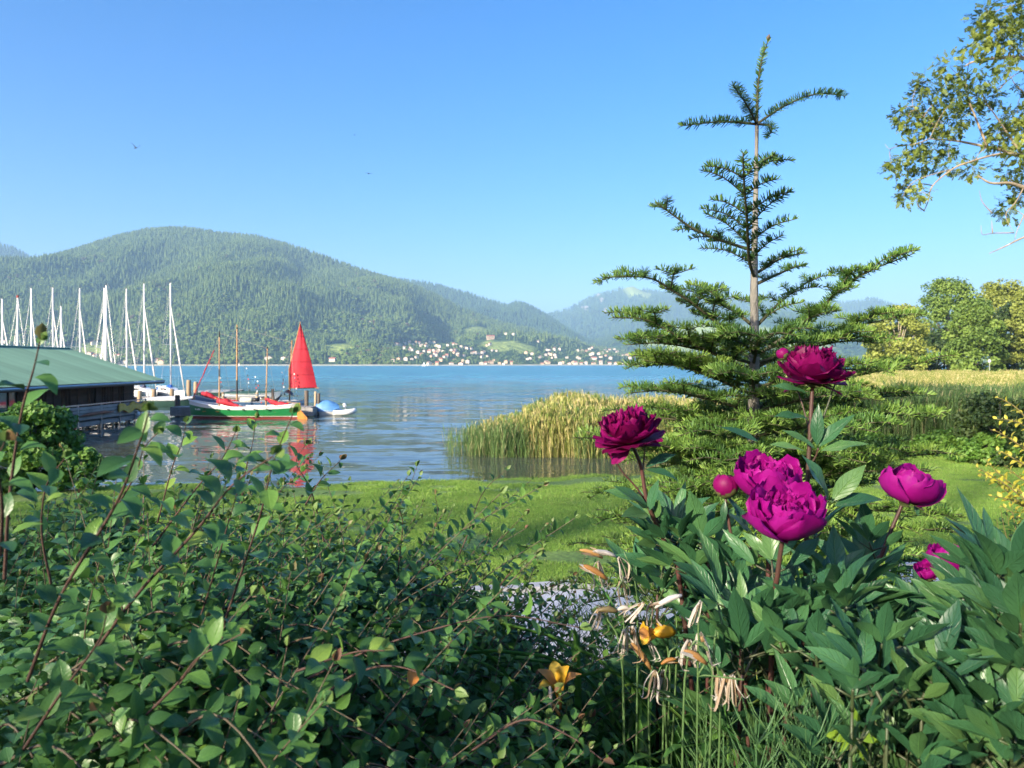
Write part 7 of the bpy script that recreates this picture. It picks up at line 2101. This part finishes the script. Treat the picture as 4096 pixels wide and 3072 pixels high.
# ------------------------------------------------------------------ weeds and low green under the flowers
M_weed = leafmat('weed_leaf', [(0.0, (0.03, 0.10, 0.03)), (0.6, (0.05, 0.15, 0.035)), (1.0, (0.10, 0.22, 0.04))], rough=.42, trans=.25, veins=.3)
def weed_mesh(seed, mat=M_weed, n=9):
    rr = random.Random(seed); tv, tf_, tu = leaf_template(1.0, .36, nv=4, fold=.15, arch=.3, peak=.45)
    d = []; u = []; l = []; s = []
    for k in range(n):
        z = .12 + .8 * k / n; a = k * 2.4
        for sg in (0, math.pi):
            d.append((math.cos(a + sg), math.sin(a + sg), .45)); u.append((rr.uniform(-.2, .2), rr.uniform(-.2, .2), 1)); l.append((.02 * rr.uniform(-1, 1), .02 * rr.uniform(-1, 1), z)); s.append(rr.uniform(.26, .42) * (1.1 - .5 * k / n))
    v, f, ti, uv = scatter(tv, tf_, frames(np.array(d), np.array(u)), np.array(l), np.array(s), np.array([rr.random() * .4 for _ in l]), tu)
    return np_mesh('weed', v, f, mat, tint=ti, uv=uv)
WM = [weed_mesh(k) for k in range(5)]
TALL = [grass_proto(440 + i, M_strap, n=16, spread=.09, h0=.14, h1=.36, w=.0028, curl=.7) for i in range(4)]
rn = np.random.default_rng(5); n = 1500
x = rn.uniform(.0, 1.9, n); y = rn.uniform(.85, 2.4, n); k = (np.abs(x) < .74 * y) & (x > .02 + .06 * (y - 1)); x, y = x[k], y[k]
tag(gn_scatter('undergrowth', np.stack([x, y, ground_z(x, y)], 1), WM + TALL, rn.uniform(0, 6.28, len(x)), rn.uniform(.7, 1.25, len(x)) * np.where(rn.random(len(x)) < .5, .26, .9) , idx=None), 'low weeds and grass under the flowers', 'undergrowth', kind='stuff')
bp = bpy.data.objects['undergrowth']
# keep scale sensible for each kind
pk_ = np.empty(len(x), dtype=np.int32); bp.data.attributes['pick'].data.foreach_get('value', pk_)
sc_ = np.where(pk_ < 5, rn.uniform(.28, .55, len(x)), rn.uniform(1.0, 1.7, len(x))).astype(np.float32) * np.clip((x / y - .20) / .14, .38, 1).astype(np.float32)
bp.data.attributes['scl'].data.foreach_set('vector', np.repeat(sc_[:, None], 3, 1).ravel())
n = 1500
x = rn.uniform(-1.0, 3.2, n); y = rn.uniform(2.3, 4.4, n); k = (np.abs(x) < .74 * y) & (path_y(x, y) < 4.5); x, y = x[k], y[k]
tag(gn_scatter('bank_grass', np.stack([x, y, ground_z(x, y)], 1), TALL, rn.uniform(0, 6.28, len(x)), rn.uniform(.3, .7, len(x))), 'rough grass on the bank between the bed and path', 'grass', kind='stuff')
# gravel stones on the path
SG = []
M_stone = simple('stone', (.6, .59, .57), (.45, .44, .43), scale=30, rough=.9, rand=.3)
for k in range(4):
    rr = random.Random(k); b = MB(); rows = []
    for i in range(4):
        th = math.pi * i / 3; rows.append([(rr.uniform(.7, 1.2) * math.sin(th) * math.cos(p), rr.uniform(.7, 1.2) * math.sin(th) * math.sin(p), .6 * math.cos(th)) for p in np.arange(0, 6.2, 1.26)])
    b.grid(rows, close=True); me = bpy.data.meshes.new('pebble'); me.from_pydata([tuple(v) for v in b.v], [], b.f); me.materials.append(M_stone); SG.append(me)
n = 3500; x = rn.uniform(-1.5, 6, n); y = rn.uniform(4.3, 9.2, n); yy = path_y(x, y); k = (yy > 4.6) & (yy < 7.98); x, y = x[k], y[k]
tag(gn_scatter('path_gravel', np.stack([x, y, ground_z(x, y) + .014], 1), SG, rn.uniform(0, 6.28, len(x)), rn.uniform(.003, .008, len(x))), 'loose grey pebbles lying on the gravel path', 'gravel', kind='stuff')
# bright young spurge in the dark corner
sp = thing('spurge_seedling', 'bright yellow green four leaved seedling in the dark corner', 'seedling', tuple(W(3416, 2990, 1.0)))
M_spurge = leafmat('spurge_leaf', [(0.0, (.16, .30, .03)), (1.0, (.24, .38, .04))], rough=.4, trans=.35, veins=.2)
tv, tf_, tu = leaf_template(1.0, .36, nv=6, fold=.14, arch=.2, peak=.5)
sm_ = np_mesh('leaf', tv, tf_, M_spurge, uv=tu)
c0 = W(3416, 2945, 1.0); MB().tube([Vector((c0.x, 1.02, 2.44)), c0], [.002, .0016], 5).build('stem', M_scape, sp)
for k, (dx, dz, L) in enumerate([(0, 1, .042), (-1, .15, .044), (1, .1, .046), (.3, -.6, .04), (-.6, -.5, .03)]):
    o = link('leaf', sm_, sp); set_frame(o, c0, Vector((dx, -.25, dz)), Vector((.05 * dz, -.9, .35)), L, sp)
for k, (px, py, d) in enumerate([(3330, 2900, 1.05), (3500, 2960, 1.0), (2830, 2900, 1.3), (2650, 2960, 1.2), (2760, 2790, 1.45)]):
    t = W(px, py, d); o = link('weed_plant', WM[k % 5]); g = 2.43; o.location = (t.x, d, g); h = max(.2, t.z - g + .05); o.scale = (.30, .30, h)
    tag(o, ['leafy upright weed left of the bright seedling', 'leafy upright weed right of the bright seedling', 'leafy weed at foot of the withered daylilies', 'leafy weed at bottom edge below the daylilies', 'leafy weed between daylilies and peony leaves'][k], 'weed')

# ------------------------------------------------------------------ shrub with a painted sun patch at the right edge
M_sunpaint = leafmat('sun_painted_leaf', [(0.0, (.34, .36, .03)), (0.5, (.56, .52, .06)), (1.0, (.68, .62, .12))], rough=.45, trans=.35, objrand=False)  # sunlight on the leaves is put into this yellow
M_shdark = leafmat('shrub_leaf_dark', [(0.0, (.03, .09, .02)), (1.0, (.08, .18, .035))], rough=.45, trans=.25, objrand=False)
YD = 2.35
YS = thing('sunlit_shrub', 'shrub with sunlight painted into yellow leaves on thin twigs at right edge', 'shrub', (1.75, 2.4, gz(1.75, 2.4)))
acc2 = dict(g=[], d=[])
paths = [[(2300, 1250), (2250, 1120), (2190, 1060), (2145, 1030), (2108, 1008)], [(2300, 1200), (2220, 1080), (2165, 1030), (2125, 990)], [(2320, 1100), (2250, 1000), (2200, 960), (2160, 935), (2140, 928)], [(2320, 1050), (2260, 960), (2205, 890), (2170, 865), (2150, 858)], [(2300, 1000), (2240, 945), (2200, 912), (2150, 905)], [(2320, 1180), (2220, 1100), (2150, 1040), (2112, 1022)], [(2320, 980), (2250, 930), (2215, 870)], [(2310, 1120), (2230, 1020), (2180, 985), (2150, 972)], [(2310, 1200), (2230, 1110), (2180, 1080), (2140, 1072)], [(2310, 1150), (2240, 1060), (2200, 1030), (2170, 1005)], [(2310, 1250), (2240, 1150), (2190, 1110), (2160, 1090)]]
mbs = MB()
for i, pth in enumerate(paths):
    pts = [V2(x, y, YD + .05 * (i % 3)) for x, y in pth]; twigs_keep = twigs
    rec = shoot(pts, .0034, .027, .0105, 8000 + i, mb=mbs, bare=.2); acc2['g'] += rec
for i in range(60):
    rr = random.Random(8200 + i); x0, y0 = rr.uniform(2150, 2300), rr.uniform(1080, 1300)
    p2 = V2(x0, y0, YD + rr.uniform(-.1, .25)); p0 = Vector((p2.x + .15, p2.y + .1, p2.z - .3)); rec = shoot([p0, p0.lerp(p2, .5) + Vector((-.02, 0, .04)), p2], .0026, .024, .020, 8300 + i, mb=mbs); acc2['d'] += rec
mbs.build('twigs', simple('sunlit_shrub_twig', (.34, .28, .10), (.22, .17, .07), scale=40, rough=.7), YS)['kind'] = 'stuff'
for key, mt, nm in (('g', M_sunpaint, 'sun_painted_leaves'), ('d', M_shdark, 'inner_leaves')):
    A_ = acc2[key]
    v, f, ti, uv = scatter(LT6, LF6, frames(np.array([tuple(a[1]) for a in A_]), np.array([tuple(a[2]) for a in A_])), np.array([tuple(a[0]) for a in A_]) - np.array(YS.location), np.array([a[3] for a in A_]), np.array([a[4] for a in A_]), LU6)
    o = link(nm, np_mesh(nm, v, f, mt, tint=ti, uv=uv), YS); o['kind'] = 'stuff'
mb_ = MB().tube([Vector((1.75, 2.4, gz(1.75, 2.4) - .05)), V2(2310, 1300, YD + .1), V2(2320, 1100, YD + .1)], [.012, .009, .006], 6); mb_.build('stem', M_stem, YS)

# ------------------------------------------------------------------ lamps, walkers and birds
M_lamp = simple('lamp_pole', (.35, .38, .36), (.25, .28, .26), scale=6, rough=.5)
M_globe = simple('lamp_globe', (.85, .84, .78), (.75, .74, .7), scale=4, rough=.4)
for (px, pt_, d, lab) in ((3566, 1446, 138, 'slim lamp post at the water edge before dark tree'), (3958, 1440, 139, 'slim lamp post with pale globe before the bright green tree')):
    t = W(px, pt_, d); g = gz(t.x, d); o = thing('lamp_post', lab, 'lamp post', (t.x, d, g))
    MB().tube([(t.x, d, g), (t.x, d, t.z - .45)], [.08, .05], 8).build('pole', M_lamp, o, smooth=True)
    b = MB(); rows = []
    for i in range(6):
        th = math.pi * i / 5; rows.append([(t.x + .28 * math.sin(th) * math.cos(p), d + .28 * math.sin(th) * math.sin(p), t.z - .22 - .3 * math.cos(th)) for p in np.arange(0, 6.28, .785)])
    b.grid(rows, close=True); b.build('lamp_globe', M_globe, o, smooth=True)
    MB().tube([(t.x, d, t.z + .06), (t.x, d, t.z + .16)], [.30, .05], 8).build('lamp_cap', M_lamp, o, smooth=True)

def person(px, d, h, top, legs, lab, face=0.0, step=.18):
    t = W(px, 1490, d); g = gz(t.x, d)
    b = MB()
    def ring(z, w, dp, x=0, y=0, n=10): return [Vector((x + w * math.cos(a), y + dp * math.sin(a), z)) for a in np.arange(n) * 2 * math.pi / n]
    root = thing('person', lab, 'person', (t.x, d, g)); root.rotation_euler.z = face
    s = h / 1.75
    body = MB()
    # one skin: torso, neck and head as a loft; limbs as tapering lofts rooted inside it
    body.grid([ring(z * s, w * s, dp * s) for z, w, dp in ((.84, .13, .10), (.95, .17, .12), (1.08, .15, .11), (1.25, .18, .12), (1.40, .20, .11), (1.47, .10, .08), (1.51, .055, .055), (1.56, .06, .07), (1.62, .078, .095), (1.69, .078, .10), (1.74, .05, .06), (1.755, .01, .01))], close=True)
    for sg in (-1, 1):
        body.tube([(sg * .19 * s, 0, 1.40 * s), (sg * .25 * s, -.02 * sg * s, 1.12 * s), (sg * .24 * s, .10 * sg * s, .88 * s), (sg * .24 * s, .12 * sg * s, .80 * s)], [.055 * s, .045 * s, .035 * s, .03 * s], 7)
        body.tube([(sg * .09 * s, 0, .92 * s), (sg * .095 * s, step * sg * .5 * s, .48 * s), (sg * .095 * s, step * sg * s, .08 * s), (sg * .095 * s, (step * sg - .14) * s, .03 * s)], [.09 * s, .065 * s, .045 * s, .035 * s], 7)
    body.build('body', M_skin, root, world=False, smooth=True)
    tp_ = MB(); tp_.grid([ring(z * s, w * s * 1.08, dp * s * 1.12) for z, w, dp in ((.88, .18, .13), (1.08, .16, .12), (1.25, .185, .125), (1.40, .205, .115), (1.475, .11, .085))], close=True)
    for sg in (-1, 1): tp_.tube([(sg * .18 * s, 0, 1.41 * s), (sg * .25 * s, -.02 * sg * s, 1.12 * s), (sg * .245 * s, .08 * sg * s, .92 * s)], [.066 * s, .056 * s, .046 * s], 7)
    tp_.build('jacket', top, root, world=False, smooth=True)
    tr_ = MB()
    for sg in (-1, 1): tr_.tube([(sg * .085 * s, 0, .95 * s), (sg * .095 * s, step * sg * .5 * s, .48 * s), (sg * .095 * s, step * sg * s, .10 * s)], [.105 * s, .08 * s, .06 * s], 7)
    tr_.build('trousers', legs, root, world=False, smooth=True)
    hr = MB(); hr.grid([ring(z * s, w * s, dp * s, 0, .012 * s) for z, w, dp in ((1.60, .084, .095), (1.68, .086, .105), (1.74, .06, .07), (1.77, .01, .01))], close=True); hr.build('hair', M_hair, root, world=False, smooth=True)
M_skin = simple('skin', (.50, .30, .21), scale=8, rough=.6); M_hair = simple('hair_brown', (.08, .05, .03), scale=10, rough=.7)
person(3935, 139, 1.75, simple('jacket_white', (.65, .63, .6), scale=4, rough=.8), simple('jeans', (.08, .1, .16), scale=6, rough=.8), 'person in a white top walking under the bank trees', 1.2)
person(3958 - 8, 139.6, 1.68, simple('jacket_dark', (.07, .07, .09), scale=4, rough=.8), MATS['jeans'], 'person in dark clothes walking beside the one in white', 1.25)
person(3665, 140, 1.72, simple('jacket_red', (.45, .05, .05), scale=4, rough=.8), MATS['jeans'], 'person in a red top by the water edge trees', 1.5)

M_bird = simple('bird_dark', (.03, .03, .035), (.02, .02, .02), scale=6, rough=.8); M_birdp = simple('bird_pale', (.4, .38, .35), scale=6, rough=.8)
def bird(px, py, d, span, yaw, flap, lab):
    c = W(px, py, d); o = thing('bird', lab, 'bird', tuple(c)); o.rotation_euler = (0, 0, yaw)
    s = span; b = MB()
    # one skin: body, head, tail and wings in a single mesh
    b.tube([(0, -.30 * s, .01 * s), (0, -.22 * s, .02 * s), (0, -.1 * s, 0), (0, .1 * s, 0), (0, .25 * s, .01 * s), (0, .40 * s, .01 * s)], [.008 * s, .045 * s, .06 * s, .055 * s, .03 * s, .05 * s], 8, flat=.7)
    for sg in (-1, 1):
        rows = []
        for t in np.linspace(0, 1, 6):
            x = sg * (.04 + .46 * t) * s; z = s * (flap * .5 * t + .02); ch = s * (.17 * (1 - t) + .03); y0 = s * (-.10 - .06 * math.sin(t * 3) + .16 * t * t)
            rows.append([(x, y0, z), (x, y0 + ch * .5, z + .012 * s), (x, y0 + ch, z)])
        b.grid(rows); b.grid([[(p[0], p[1], p[2] - .006 * s) for p in r] for r in rows])
    b.build('body', M_bird, o, world=False, smooth=True)
bird(544, 592, 34, .42, .9, .9, 'dark bird with raised wings over the mountain')
bird(1475, 694, 44, .42, .3, .08, 'dark bird gliding level in mid sky')
bird(1419, 540, 90, .35, 1.2, .3, 'tiny bird speck above the gliding bird')
